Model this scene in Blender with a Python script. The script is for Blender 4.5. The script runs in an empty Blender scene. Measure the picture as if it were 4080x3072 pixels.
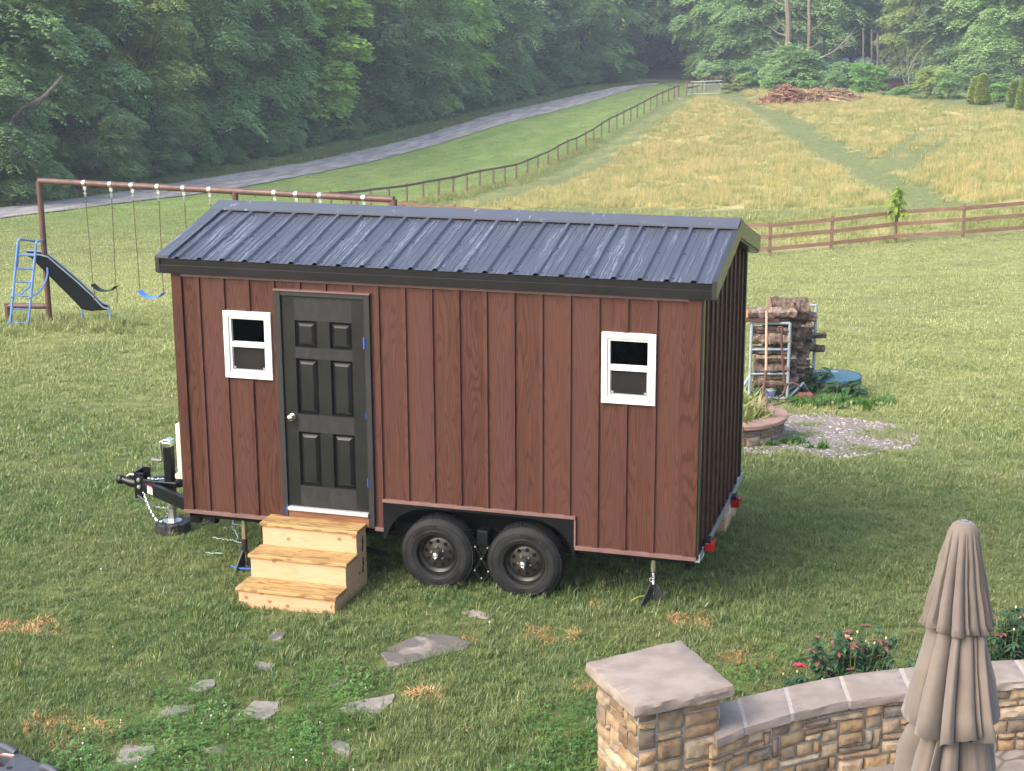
import bpy, math, random
import numpy as np
from mathutils import Vector, Matrix
random.seed(7); rng = np.random.default_rng(11)
SC = bpy.context.scene
COL = SC.collection
PI = math.pi
# ------------------------------------------------------------------ camera
CAM = np.array([7.20645, -13.10949, 4.86468]); YAW, PITCH, ROLL = -0.28859, 0.24391, -0.00443
FPX = 6282.43; K = 4080/2212
_f = np.array([math.sin(YAW)*math.cos(PITCH), math.cos(YAW)*math.cos(PITCH), -math.sin(PITCH)])
_r0 = np.array([math.cos(YAW), -math.sin(YAW), 0.0]); _u0 = np.cross(_r0, _f)
RT = math.cos(ROLL)*_r0 + math.sin(ROLL)*_u0; UP = -math.sin(ROLL)*_r0 + math.cos(ROLL)*_u0; FW = _f
cd = bpy.data.cameras.new('camera'); cam = bpy.data.objects.new('camera', cd); COL.objects.link(cam)
cd.sensor_width = 36; cd.lens = FPX/4080*36; cd.clip_start = 0.1; cd.clip_end = 2000
M = Matrix(((RT[0], UP[0], -FW[0], CAM[0]), (RT[1], UP[1], -FW[1], CAM[1]), (RT[2], UP[2], -FW[2], CAM[2]), (0, 0, 0, 1)))
cam.matrix_world = M
SC.camera = cam
def ray(u, v):                       # a point of the photograph (2212 px wide) as a direction
    return FW + RT*((u*K-2040)/FPX) - UP*((v*K-1536)/FPX)
def at(u, v, d):                     # the point at horizontal distance d along it
    r = ray(u, v); return CAM + r*(d/math.hypot(r[0], r[1]))
def on(u, v, axis, val):
    r = ray(u, v); return CAM + r*((val-CAM[axis])/r[axis])
def project(P):
    D = np.asarray(P, float)-CAM; z = D@FW
    return np.stack([(2040+FPX*(D@RT)/z)/K, (1536-FPX*(D@UP)/z)/K], -1), z
# ------------------------------------------------------------------ terrain
_ctl = [(-14,-8,-.75),(-6,-7,-.62),(0,-7,-.56),(6,-7,-.56),(14,-7,-.6),(-14,0,-1.2),(-6,0,-.85),(-.93,1.28,-.75),(.52,.1,-.62),(1.4,-.8,-.6),(2.6,0,-.535),(3.45,0,-.535),
        (4.6,.1,-.54),(8,0,-.55),(14,0,-.75),(5,2.5,-.68),(2,4,-.8),(-4,5,-1.1),(9,5,-.85),(16,6,-1.1),(8.6,8.5,-1.15),(25,10,-1.6),(-25,10,-2.4),(-30,0,-1.7),(30,0,-1.0),(0,-20,-.5),(40,-20,-.5),(-40,-20,-1.2),
        (20,200,-7.5),(-10,215,-7),(60,190,-6.5),(-60,200,-6),(0,330,-4),(80,300,-4),(-80,60,-7.5),(-75,130,-7),(-80,330,-6),(120,200,-6),(110,80,-4.5),(60,20,-2),(100,-20,-1),(140,330,-4),(-100,0,-4),(45,45,-3.4)]
_px = [(108,703,32),(25,700,32.2),(1662,552,57),(1795,540,57),(2079,516,57),(2212,505,57.5),(880,447,88),(1184,364,116),(1464,212,163),(675,475,75),(0,455,85),(400,403,97),(600,372,107),(800,331,121),(1000,282,138),
       (1200,230,160),(1390,187,185),(1525,205,165),(1600,207,155),(1750,225,148),(2000,224,140),(2212,243,132),(1900,330,100),(1300,420,90),(1900,450,70),(2212,440,66),(1960,118,262),(1945,198,190),(1700,870,24.5)]
_C = np.array(_ctl + [tuple(at(*q)) for q in _px], float)
def _phi(d2): return np.where(d2 > 1e-9, .5*d2*np.log(d2+1e-12), 0)
_sc = 50.0
def _fit():
    X = _C[:, :2]/_sc; n = len(X)
    A = np.zeros((n+3, n+3)); d2 = ((X[:, None]-X[None])**2).sum(-1)
    A[:n, :n] = _phi(d2)+np.eye(n)*2e-4; A[:n, n] = 1; A[:n, n+1:] = X; A[n, :n] = 1; A[n+1:, :n] = X.T
    return X, np.linalg.solve(A, np.concatenate([_C[:, 2], [0, 0, 0]]))
_X, _W = _fit()
def H(x, y):
    q = np.stack(np.broadcast_arrays(np.asarray(x, float), np.asarray(y, float)), -1)/_sc
    sh = q.shape[:-1]; q = q.reshape(-1, 2); out = np.empty(len(q))
    for i in range(0, len(q), 20000):
        b = q[i:i+20000]; d2 = ((b[:, None]-_X[None])**2).sum(-1)
        out[i:i+20000] = _phi(d2)@_W[:-3] + _W[-3] + b@_W[-2:]
    return out.reshape(sh)
def hz(x, y): return float(H(np.array([x]), np.array([y]))[0])
def ground(u, v):                    # where that line of sight meets the terrain
    r = ray(u, v); t = np.concatenate([np.linspace(8, 60, 400), np.linspace(60.2, 420, 1200)])/math.hypot(r[0], r[1])
    p = CAM+np.outer(t, r); below = p[:, 2] < H(p[:, 0], p[:, 1])
    i = int(np.argmax(below)) if below.any() else len(t)-1
    a, b = t[max(i-1, 0)], t[i]
    for _ in range(18):
        m = (a+b)/2; q = CAM+r*m
        if q[2] < hz(q[0], q[1]): b = m
        else: a = m
    q = CAM+r*b; return np.array([q[0], q[1], hz(q[0], q[1])])
def inside(px, py, poly):
    poly = np.asarray(poly); r = np.zeros(px.shape, bool); n = len(poly)
    for i in range(n):
        x0, y0 = poly[i][:2]; x1, y1 = poly[i-1][:2]
        c = ((y0 > py) != (y1 > py)) & (px < (x1-x0)*(py-y0)/((y1-y0) or 1e-9)+x0); r ^= c
    return r
def seg_dist(px, py, pts):
    d = np.full(px.shape, 1e9)
    for a, b in zip(pts[:-1], pts[1:]):
        ax, ay = a[:2]; dx, dy = b[0]-ax, b[1]-ay
        t = np.clip(((px-ax)*dx+(py-ay)*dy)/(dx*dx+dy*dy+1e-12), 0, 1)
        d = np.minimum(d, np.hypot(px-ax-t*dx, py-ay-t*dy))
    return d
def vnoise(x, y, s=1.0, seed=0):     # cheap smooth value noise
    x = np.asarray(x)/s+seed*17.3; y = np.asarray(y)/s-seed*9.1
    xi, yi = np.floor(x), np.floor(y); fx, fy = x-xi, y-yi; fx = fx*fx*(3-2*fx); fy = fy*fy*(3-2*fy)
    h = lambda a, b: np.modf(np.abs(np.sin(a*127.1+b*311.7+seed)*43758.5453))[0]
    return (h(xi, yi)*(1-fx)+h(xi+1, yi)*fx)*(1-fy)+(h(xi, yi+1)*(1-fx)+h(xi+1, yi+1)*fx)*fy
# ------------------------------------------------------------------ nodes / materials
class NT:
    def __init__(s, m):
        m.use_nodes = True; s.t = m.node_tree; s.t.nodes.clear()
    def n(s, typ, out=0, **kw):
        nd = s.t.nodes.new(typ)
        for k, v in kw.items():
            if k.startswith('i_'):
                key = k[2:]; key = int(key) if key.isdigit() else key.replace('_', ' ')
                s.put(nd.inputs[key], v)
            else: setattr(nd, k, v)
        return nd.outputs[out]
    def put(s, sock, v):
        if isinstance(v, bpy.types.NodeSocket): s.t.links.new(v, sock)
        elif isinstance(v, (tuple, list)) and len(v) == 3 and sock.type == 'RGBA': sock.default_value = (*v, 1)
        else: sock.default_value = v
    def coord(s, k='Object'):
        nd = s.t.nodes.new('ShaderNodeTexCoord'); return nd.outputs[k]
    def pos(s): return s.n('ShaderNodeNewGeometry')
    def vm(s, op, a, b): 
        nd = s.t.nodes.new('ShaderNodeVectorMath'); nd.operation = op; s.put(nd.inputs[0], a); s.put(nd.inputs[1], b); return nd.outputs[0]
    def mul(s, v, sc): return s.vm('MULTIPLY', v, sc)
    def m(s, op, a, b=0.0, c=None, clamp=False):
        nd = s.t.nodes.new('ShaderNodeMath'); nd.operation = op; nd.use_clamp = clamp
        s.put(nd.inputs[0], a); s.put(nd.inputs[1], b)
        if c is not None: s.put(nd.inputs[2], c)
        return nd.outputs[0]
    def noise(s, v, scale, detail=4.0, rough=.55, dist=0.0):
        nd = s.t.nodes.new('ShaderNodeTexNoise'); s.put(nd.inputs['Vector'], v); nd.inputs['Scale'].default_value = scale
        nd.inputs['Detail'].default_value = detail; nd.inputs['Roughness'].default_value = rough; nd.inputs['Distortion'].default_value = dist
        return nd.outputs[0]
    def ramp(s, f, lo, hi, a=0.0, b=1.0):
        nd = s.t.nodes.new('ShaderNodeMapRange'); nd.clamp = True; nd.interpolation_type = 'SMOOTHSTEP'
        s.put(nd.inputs[0], f)
        for i, v in enumerate((lo, hi, a, b)): s.put(nd.inputs[i+1], v)
        return nd.outputs[0]
    def mix(s, f, a, b, mode='MIX'):
        nd = s.t.nodes.new('ShaderNodeMix'); nd.data_type = 'RGBA'; nd.blend_type = mode
        s.put(nd.inputs[0], f); s.put(nd.inputs[6], a); s.put(nd.inputs[7], b); return nd.outputs[2]
    def sep(s, v):
        nd = s.t.nodes.new('ShaderNodeSeparateXYZ'); s.put(nd.inputs[0], v); return nd.outputs
    def comb(s, x, y, z):
        nd = s.t.nodes.new('ShaderNodeCombineXYZ')
        for i, v in enumerate((x, y, z)): s.put(nd.inputs[i], v)
        return nd.outputs[0]
    def bump(s, h, st=.3, d=.01):
        nd = s.t.nodes.new('ShaderNodeBump'); s.put(nd.inputs['Height'], h); nd.inputs['Strength'].default_value = st; nd.inputs['Distance'].default_value = d
        return nd.outputs[0]
    def attr(s, name, out='Color', typ='GEOMETRY'):
        nd = s.t.nodes.new('ShaderNodeAttribute'); nd.attribute_name = name; nd.attribute_type = typ; return nd.outputs[out]
    def bsdf(s, col, rough=.6, metal=0.0, normal=None, spec=.5, **kw):
        nd = s.t.nodes.new('ShaderNodeBsdfPrincipled'); s.put(nd.inputs['Base Color'], col); s.put(nd.inputs['Roughness'], rough)
        s.put(nd.inputs['Metallic'], metal); s.put(nd.inputs['Specular IOR Level'], spec)
        if normal is not None: s.put(nd.inputs['Normal'], normal)
        for k, v in kw.items(): s.put(nd.inputs[k.replace('_', ' ')], v)
        return nd.outputs[0]
    def out(s, sh, vol=None):
        nd = s.t.nodes.new('ShaderNodeOutputMaterial')
        if sh is not None: s.t.links.new(sh, nd.inputs[0])
        if vol is not None: s.t.links.new(vol, nd.inputs[1])
MATS = {}
def newmat(name):
    m = bpy.data.materials.new(name); MATS[name] = m; return m, NT(m)
def pmat(name, c1, c2=None, scale=8, rough=.6, metal=0.0, bump=0.0, stretch=(1, 1, 1), lo=.3, hi=.7, detail=5, spec=.5, bd=.01, r2=None, **kw):
    m, t = newmat(name); v = t.mul(t.coord(), stretch); f = t.noise(v, scale, detail)
    g = t.ramp(f, lo, hi); c = t.mix(g, c1, c2 or tuple(x*.75 for x in c1))
    nb = t.bump(f, bump, bd) if bump else None
    rr = rough if r2 is None else t.ramp(f, .3, .7, rough, r2)
    t.out(t.bsdf(c, rr, metal, nb, spec, **kw)); return m
# ------------------------------------------------------------------ meshes / objects
ORG = {}
def reg(o, loc): ORG[o.name] = np.array(loc, float)
def thing(name, label, cat, loc=(0, 0, 0), group=None, rz=0):
    o = bpy.data.objects.new(name, None); COL.objects.link(o); o.location = loc; o.rotation_euler = (0, 0, rz); o.empty_display_size = .2
    o['label'] = label; o['category'] = cat
    if group: o['group'] = group
    reg(o, loc); return o
def tag(o, label, cat=None, group=None, kind=None):
    o['label'] = label
    if cat: o['category'] = cat
    if group: o['group'] = group
    if kind: o['kind'] = kind
    return o
class MB:
    def __init__(s): s.v = []; s.f = []; s.mi = []; s.cur = 0
    def add(s, V, F):
        o = len(s.v); s.v.extend([tuple(map(float, p)) for p in V]); s.f.extend([tuple(i+o for i in q) for q in F]); s.mi.extend([s.cur]*len(F)); return s
    def box(s, a, b):
        x0, y0, z0 = a; x1, y1, z1 = b
        x0, x1 = sorted((x0, x1)); y0, y1 = sorted((y0, y1)); z0, z1 = sorted((z0, z1))
        return s.add([(x0,y0,z0),(x1,y0,z0),(x1,y1,z0),(x0,y1,z0),(x0,y0,z1),(x1,y0,z1),(x1,y1,z1),(x0,y1,z1)], [(0,3,2,1),(4,5,6,7),(0,1,5,4),(1,2,6,5),(2,3,7,6),(3,0,4,7)])
    def obox(s, c, X, Y, Z):         # oriented box: centre and three half vectors
        c, X, Y, Z = [np.asarray(q, float) for q in (c, X, Y, Z)]
        V = [c+sx*X+sy*Y+sz*Z for sz in (-1, 1) for sx, sy in ((-1,-1),(1,-1),(1,1),(-1,1))]
        return s.add(V, [(0,3,2,1),(4,5,6,7),(0,1,5,4),(1,2,6,5),(2,3,7,6),(3,0,4,7)])
    def beam(s, a, b, w, h, up=(0, 0, 1)):
        a, b = np.asarray(a, float), np.asarray(b, float); d = b-a; L = np.linalg.norm(d); d /= L
        sd = np.cross(d, up); sd /= np.linalg.norm(sd); u = np.cross(sd, d)
        return s.obox((a+b)/2, d*L/2, sd*w/2, u*h/2)
    def tube(s, pts, r, n=8, caps=True, closed=False):
        pts = [np.asarray(p, float) for p in pts]; m = len(pts); rr = r if hasattr(r, '__len__') else [r]*m
        base = len(s.v); prev = None
        for i, p in enumerate(pts):
            if closed: d = pts[(i+1) % m]-pts[i-1]
            else: d = pts[min(i+1, m-1)]-pts[max(i-1, 0)]
            d = d/(np.linalg.norm(d)+1e-12)
            if prev is None:
                a = np.array((0, 0, 1.0)) if abs(d[2]) < .9 else np.array((1.0, 0, 0))
                u = np.cross(d, a)
            else: u = prev-d*(prev@d)
            u /= np.linalg.norm(u)+1e-12; w = np.cross(d, u); prev = u
            for k in range(n):
                t = 2*PI*k/n; s.v.append(tuple(p+rr[i]*(math.cos(t)*u+math.sin(t)*w)))
        F = []
        for i in range(m if closed else m-1):
            j = (i+1) % m
            for k in range(n): k2 = (k+1) % n; F.append((base+i*n+k, base+i*n+k2, base+j*n+k2, base+j*n+k))
        if caps and not closed: F += [tuple(base+k for k in range(n))[::-1], tuple(base+(m-1)*n+k for k in range(n))]
        s.f += F; s.mi += [s.cur]*len(F); return s
    def lathe(s, prof, c=(0, 0, 0), ax=(0, 0, 1), n=32, close=False, caps=True):
        c = np.asarray(c, float); ax = np.asarray(ax, float); ax /= np.linalg.norm(ax)
        u = np.cross(ax, (0, 0, 1.0) if abs(ax[2]) < .9 else (1.0, 0, 0)); u /= np.linalg.norm(u); w = np.cross(ax, u)
        V = [c+ax*h+r*(math.cos(2*PI*k/n)*u+math.sin(2*PI*k/n)*w) for r, h in prof for k in range(n)]
        F = []; m = len(prof)
        for i in range(m if close else m-1):
            j = (i+1) % m
            for k in range(n): k2 = (k+1) % n; F.append((i*n+k, i*n+k2, j*n+k2, j*n+k))
        if not close and caps:
            if prof[0][0] > 1e-5: F.append(tuple(range(n))[::-1])
            if prof[-1][0] > 1e-5: F.append(tuple((m-1)*n+k for k in range(n)))
        return s.add(V, F)
    def prism(s, poly, d):           # closed 3-D polygon swept along d
        P = [np.asarray(p, float) for p in poly]; d = np.asarray(d, float); n = len(P)
        return s.add(P+[p+d for p in P], [tuple(range(n))[::-1], tuple(range(n, 2*n))]+[(i, (i+1) % n, n+(i+1) % n, n+i) for i in range(n)])
    def build(s, name, mats, parent=None, smooth=False, bevel=0, off=None, fixn=False):
        V = np.array(s.v, float).reshape(-1, 3)
        o0 = off if off is not None else (ORG.get(parent.name) if parent else None)
        loc = None
        if parent is None and off is None and len(V): loc = np.array([(V[:, 0].min()+V[:, 0].max())/2, (V[:, 1].min()+V[:, 1].max())/2, V[:, 2].min()]); o0 = loc
        if o0 is not None and len(V): V = V-o0
        me = bpy.data.meshes.new(name); me.from_pydata([tuple(p) for p in V], [], s.f)
        for mm in (mats if isinstance(mats, (list, tuple)) else [mats]): me.materials.append(MATS[mm] if isinstance(mm, str) else mm)
        if max(s.mi or [0]): me.polygons.foreach_set('material_index', s.mi)
        if smooth: me.polygons.foreach_set('use_smooth', [True]*len(me.polygons))
        o = bpy.data.objects.new(name, me); COL.objects.link(o)
        if fixn:
            import bmesh; bm = bmesh.new(); bm.from_mesh(me); bmesh.ops.recalc_face_normals(bm, faces=bm.faces); bm.to_mesh(me); bm.free()
        if bevel:
            b = o.modifiers.new('bevel', 'BEVEL'); b.width = bevel; b.segments = 2; b.limit_method = 'ANGLE'; b.angle_limit = .6
        if smooth: 
            try: me.set_sharp_from_angle(angle=math.radians(40))
            except Exception: pass
        if parent is not None: o.parent = parent; reg(o, ORG.get(parent.name, (0, 0, 0)) if off is None else off)
        else:
            if loc is not None: o.location = loc
            reg(o, loc if loc is not None else (0, 0, 0))
        return o
def fast_mesh(name, V, Q, mats, smooth=False):
    me = bpy.data.meshes.new(name); V = np.ascontiguousarray(V, np.float32); Q = np.ascontiguousarray(Q, np.int32); k = Q.shape[1]
    me.vertices.add(len(V)); me.vertices.foreach_set('co', V.ravel()); me.loops.add(Q.size); me.loops.foreach_set('vertex_index', Q.ravel())
    me.polygons.add(len(Q)); me.polygons.foreach_set('loop_start', np.arange(0, Q.size, k, dtype=np.int32)); me.polygons.foreach_set('loop_total', np.full(len(Q), k, np.int32))
    if smooth: me.polygons.foreach_set('use_smooth', [True]*len(Q))
    me.update(calc_edges=True)
    for mm in (mats if isinstance(mats, (list, tuple)) else [mats]): me.materials.append(MATS[mm] if isinstance(mm, str) else mm)
    return me
def link(name, me, parent=None, loc=None):
    o = bpy.data.objects.new(name, me); COL.objects.link(o)
    if parent: o.parent = parent; reg(o, ORG.get(parent.name, (0, 0, 0)))
    if loc is not None: o.location = loc
    return o
def copy_tree(o, parent=None):
    c = o.copy(); COL.objects.link(c)
    if parent is not None: c.parent = parent
    ORG[c.name] = ORG.get(o.name, np.zeros(3))
    for ch in list(o.children): copy_tree(ch, c)
    return c
def text_mesh(body, size, depth=.001, bold=0.0):
    cu = bpy.data.curves.new('lettering', 'FONT'); cu.body = body; cu.size = size; cu.extrude = depth; cu.align_x = 'CENTER'; cu.align_y = 'CENTER'; cu.offset = bold
    o = bpy.data.objects.new('lettering', cu); COL.objects.link(o)
    dg = bpy.context.evaluated_depsgraph_get(); me = bpy.data.meshes.new_from_object(o.evaluated_get(dg)); bpy.data.objects.remove(o); bpy.data.curves.remove(cu)
    V = np.array([v.co[:] for v in me.vertices]); F = [tuple(p.vertices) for p in me.polygons]; bpy.data.meshes.remove(me); return V, F
# point instancer for uncountable growth
def protos(name, meshes):
    c = bpy.data.collections.new(name)
    for i, me in enumerate(meshes):
        o = bpy.data.objects.new(f'{name}_{i:02d}', me); c.objects.link(o)
    return c
def scatter(name, P, coll, npro, label, smin=.8, smax=1.2, tilt=.12, seed=1, sc=None):
    r = np.random.default_rng(seed); n = len(P); me = bpy.data.meshes.new(name); me.vertices.add(n); me.vertices.foreach_set('co', np.asarray(P, np.float32).ravel())
    a = me.attributes.new('rot', 'FLOAT_VECTOR', 'POINT'); R = np.stack([r.normal(0, tilt, n), r.normal(0, tilt, n), r.uniform(0, 2*PI, n)], -1); a.data.foreach_set('vector', R.astype(np.float32).ravel())
    a = me.attributes.new('scl', 'FLOAT', 'POINT'); S = r.uniform(smin, smax, n); S = S if sc is None else S*sc; a.data.foreach_set('value', S.astype(np.float32))
    a = me.attributes.new('idx', 'INT', 'POINT'); a.data.foreach_set('value', r.integers(0, npro, n).astype(np.int32))
    o = bpy.data.objects.new(name, me); COL.objects.link(o); o['label'] = label; o['kind'] = 'stuff'
    g = bpy.data.node_groups.new(name, 'GeometryNodeTree'); g.interface.new_socket('Geometry', in_out='INPUT', socket_type='NodeSocketGeometry'); g.interface.new_socket('Geometry', in_out='OUTPUT', socket_type='NodeSocketGeometry')
    N = g.nodes; L = g.links; gi = N.new('NodeGroupInput'); go = N.new('NodeGroupOutput'); ip = N.new('GeometryNodeInstanceOnPoints'); ci = N.new('GeometryNodeCollectionInfo')
    ci.inputs[0].default_value = coll; ci.inputs[1].default_value = True; ci.inputs[2].default_value = True
    def na(nm, ty): q = N.new('GeometryNodeInputNamedAttribute'); q.data_type = ty; q.inputs[0].default_value = nm; return q.outputs[0]
    e = N.new('FunctionNodeEulerToRotation'); L.new(na('rot', 'FLOAT_VECTOR'), e.inputs[0])
    L.new(gi.outputs[0], ip.inputs['Points']); L.new(ci.outputs[0], ip.inputs['Instance']); ip.inputs['Pick Instance'].default_value = True
    L.new(na('idx', 'INT'), ip.inputs['Instance Index']); L.new(e.outputs[0], ip.inputs['Rotation']); L.new(na('scl', 'FLOAT'), ip.inputs['Scale']); L.new(ip.outputs[0], go.inputs[0])
    md = o.modifiers.new('scatter', 'NODES'); md.node_group = g
    return o
HAZE, SKY, SUN, EXPO = 0.0007, 0.15, 0.9, 1.65
# ------------------------------------------------------------------ zones on the ground (traced, then carried to the terrain)
def Z3(pts, s, ox, oy): return [ground((ox+x/s)/K, (oy+y/s)/K) for x, y in pts]
FIELD_A = Z3([(190,640),(300,580),(430,590),(560,650),(720,720),(900,860),(1080,920),(1230,1010),(1400,1110),(1530,1210),(1400,1235),(700,1248),(0,1240),(-490,1235),(-990,1245),(-1330,1240),(-900,1215),(-690,1145),(-505,1115),(-336,1020),(-193,908),(0,775)], 1.4946, 2600, 0)
FIELD_B = Z3([(530,545),(1000,560),(1300,570),(1700,630),(2212,680),(2500,720),(2500,1240),(1740,1210),(1700,1180),(1540,1090),(1400,990),(1200,880),(950,740),(700,640),(560,590)], 1.4946, 2600, 0)
FIELD_C = Z3([(-1300,1275),(0,1275),(700,1285),(1400,1270),(2500,1240),(2500,1330),(1450,1440),(560,1500),(0,1470),(-1300,1330)], 1.4946, 2600, 0)
PATHC = Z3([(430,540),(500,580),(640,655),(800,760),(960,862),(1150,968),(1330,1065),(1500,1150),(1640,1210)], 1.4946, 2600, 0)
TRACKS = [Z3([(1390,1000),(1410,940),(1480,880),(1600,800),(1700,770)], 1.4946, 2600, 0), Z3([(1520,1020),(1545,960),(1600,920),(1700,870),(1800,830),(1950,800)], 1.4946, 2600, 0)]
WALLF = [(5.735,-3.345),(5.774,-3.289),(5.914,-3.075),(6.154,-2.827),(6.443,-2.56),(6.78,-2.32),(7.12,-2.11),(7.509,-1.90),(7.80,-1.757),(8.2,-1.62),(8.7,-1.50)]
WALLB = [(5.56,-2.84),(5.60,-2.80),(5.73,-2.70),(5.93,-2.50),(6.227,-2.24),(6.512,-2.01),(6.86,-1.80),(7.3,-1.57),(7.65,-1.42),(8.05,-1.27),(8.6,-1.13)]
PATIO = [(5.2,-3.7)]+WALLB+[(14,-.6),(14,-14),(5.2,-14)]
OX = lambda pts: [ground((1300+x/1.58)/K, (2300+y/1.58)/K) for x, y in pts]
OL = lambda pts: [ground((x/1.58)/K, (2300+y/1.58)/K) for x, y in pts]
STONES = [
 ('large grey flagstone with a dark wet patch, biggest of the stepping stones', OX([(345,495),(430,440),(520,400),(610,372),(700,362),(820,385),(925,415),(880,455),(740,495),(600,530),(400,580)])),
 ('small sliver of grey stone showing in the grass just below the wooden steps', OL([(1690,385),(1740,340),(1790,335),(1800,360),(1770,395),(1720,400)])),
 ('small flat grey stone midway between the wooden steps and the clover patch', OL([(1600,560),(1640,540),(1720,550),(1715,590),(1620,595)])),
 ('pointed grey stone half grown over by grass, upper one of the left pair', OL([(1180,710),(1270,660),(1350,650),(1350,690),(1290,725)])),
 ('long thin grey stone below a yellowish tuft, lower one of the left pair', OL([(1010,860),(1090,815),(1250,815),(1210,840),(1130,870),(1020,885)])),
 ('square grey stepping stone with one corner pointing at the camera', OL([(1530,850),(1600,790),(1760,795),(1745,850),(1670,905),(1600,895)])),
 ('pale grey stepping stone lowest and leftmost, set among white clover', OL([(725,1160),(790,1060),(850,1075),(970,1070),(975,1110),(890,1165),(800,1195)])),
 ('small pale stone chip lying in the middle of the white clover', OL([(1280,1095),(1350,1070),(1430,1080),(1440,1100),(1350,1110)])),
 ('tiny grey stone tip just left of and above the long wedge shaped stone', OX([(10,690),(60,655),(120,655),(110,680),(20,700)])),
 ('long wedge shaped grey stone beside a straw coloured patch of grass', OX([(75,850),(150,800),(300,770),(430,740),(430,780),(350,855),(150,865)])),
 ('grey stone triangle at the bottom edge between clover and grass', OX([(10,1075),(70,1030),(140,1060),(165,1110),(150,1140),(60,1110)])),
 ('thin grey stone in front of the left trailer wheel', OX([(860,225),(930,215),(1050,250),(1030,265),(900,250)]))]
DEAD = [(ground(u/K, v/K), rx, ry) for u, v, rx, ry in ((2211,2547,.14,.09),(1651,2771,.13,.08),(2338,2730,.1,.07),(2423,2430,.06,.05),(2742,2471,.14,.10),(2984,2640,.14,.11),(209,2882,.13,.14),(386,2904,.13,.08),(20,2515,.3,.12),(150,2512,.25,.08),(240,2983,.1,.1),(1840,2548,.2,.06))]
CLOVER = [ground(u, v) for u, v in ((110,1660),(230,1545),(430,1490),(560,1560),(690,1440),(800,1440),(850,1500),(780,1560),(760,1662),(760,1760),(100,1760))]
CLOVER2 = [ground(u, v) for u, v in ((1180,1560),(1300,1490),(1300,1760),(1050,1760))]
CLOVER3 = [ground(u, v) for u, v in ((1500,1480),(1700,1420),(1860,1430),(1640,1490),(1560,1505))]
GRAVEL_C = ground(1746, 937)
PIT = None
def dead_amt(x, y):
    d = np.zeros(np.shape(x))
    for c, rx, ry in DEAD: d = np.maximum(d, 1-np.sqrt(((x-c[0])/rx)**2+((y-c[1])/ry)**2)*.75+(vnoise(x, y, .05, 3)-.5)*.5)
    return np.clip(d, 0, 1)
# ------------------------------------------------------------------ ground materials
def lawn_colour(t, fld=True):
    p = t.pos(); n1 = t.noise(p, .55, 4); n2 = t.noise(p, 3.2, 4); n3 = t.noise(p, .12, 3)
    dry = t.attr('dry', 'Fac'); fresh = t.attr('fresh', 'Fac')
    return p, n1, n2, n3, dry, fresh
m, t = newmat('lawn_ground'); p, n1, n2, n3, dry, fresh = lawn_colour(t)
c = t.mix(t.ramp(n2, .35, .65), (.058,.078,.028), (.105,.125,.044))
c = t.mix(t.m('MULTIPLY', dry, t.ramp(n1, .25, .7, .45, 1.0)), c, t.mix(t.ramp(n2, .35, .65), (.18,.20,.075), (.27,.27,.115)))
c = t.mix(t.m('MULTIPLY', fresh, .9), c, t.mix(t.ramp(t.noise(t.mul(p, (.6,.15,1)), 1.2, 5), .3, .7), (.105,.19,.042), (.185,.255,.075)))
sb = t.noise(t.mul(p, (.25, 2.2, 1)), 2.0, 4)
c = t.mix(t.ramp(sb, .45, .7, 0, .45), c, t.mix(.5, c, (.21,.20,.085)))
fl = t.attr('field', 'Fac'); fc = t.mix(t.ramp(n1, .35, .65), (.30,.27,.11), (.42,.355,.16)); fc = t.mix(t.ramp(n3, .45, .62), fc, (.22,.235,.08)); mw = t.attr('mow', 'Fac'); c = t.mix(mw, c, t.mix(t.ramp(n2, .3, .7), (.12,.145,.056), (.165,.18,.074)))
c = t.mix(fl, c, fc)
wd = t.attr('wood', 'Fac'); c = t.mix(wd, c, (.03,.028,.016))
t.out(t.bsdf(c, .95, 0, t.bump(n2, .6, .05), .1))
def blade_mat(name, cs, dryc, tr=.35, usedry=True):
    m, t = newmat(name); p = t.pos(); isl = t.n('ShaderNodeNewGeometry', out='Random Per Island')
    n1 = t.noise(p, .7, 3); n2 = t.noise(p, 2.6, 3); n3 = t.noise(p, .16, 2)
    oi = t.n('ShaderNodeObjectInfo', out='Random')
    c = t.mix(t.ramp(n2, .35, .65), cs[0], cs[1]); c = t.mix(t.m('MULTIPLY', t.ramp(n1, .4, .66), .75), c, cs[2])
    f = t.m('ADD', t.m('MULTIPLY', isl, .55), t.m('MULTIPLY', oi, .35))
    c = t.mix(t.ramp(f, .62, .80), c, dryc); c = t.mix(t.m('MULTIPLY', isl, .35), c, t.mul(c, (1.5,1.4,1.3)))
    if usedry:
        y = t.sep(p)[1]; dd = t.m('MULTIPLY', t.m('MULTIPLY', t.ramp(t.m('ADD', y, t.m('MULTIPLY', t.sep(p)[0], .10)), 1.5, 15), t.ramp(y, 43, 50, 1, .42)), t.ramp(n1, .25, .7, .55, 1.0)); c = t.mix(dd, c, t.mix(n2, (.29,.325,.125), (.42,.42,.19)))
    d = t.n('ShaderNodeBsdfDiffuse', i_Color=c); q = t.n('ShaderNodeBsdfTranslucent', i_Color=t.mul(c, (1.25,1.3,.8))); g = t.n('ShaderNodeBsdfGlossy', i_Color=(1,1,1), i_Roughness=.42)
    s = t.n('ShaderNodeMixShader', i_Fac=tr); s_ = s.node; t.put(s_.inputs[1], d); t.put(s_.inputs[2], q)
    s2 = t.n('ShaderNodeMixShader', i_Fac=.035).node; t.put(s2.inputs[1], s); t.put(s2.inputs[2], g); t.out(s2.outputs[0]); return m
blade_mat('grass_blade', ((.094,.160,.050),(.148,.212,.070),(.182,.208,.082)), (.27,.255,.115))
blade_mat('clover_leaf', ((.065,.16,.035),(.095,.215,.045),(.085,.18,.045)), (.12,.20,.06), usedry=False)
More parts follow.
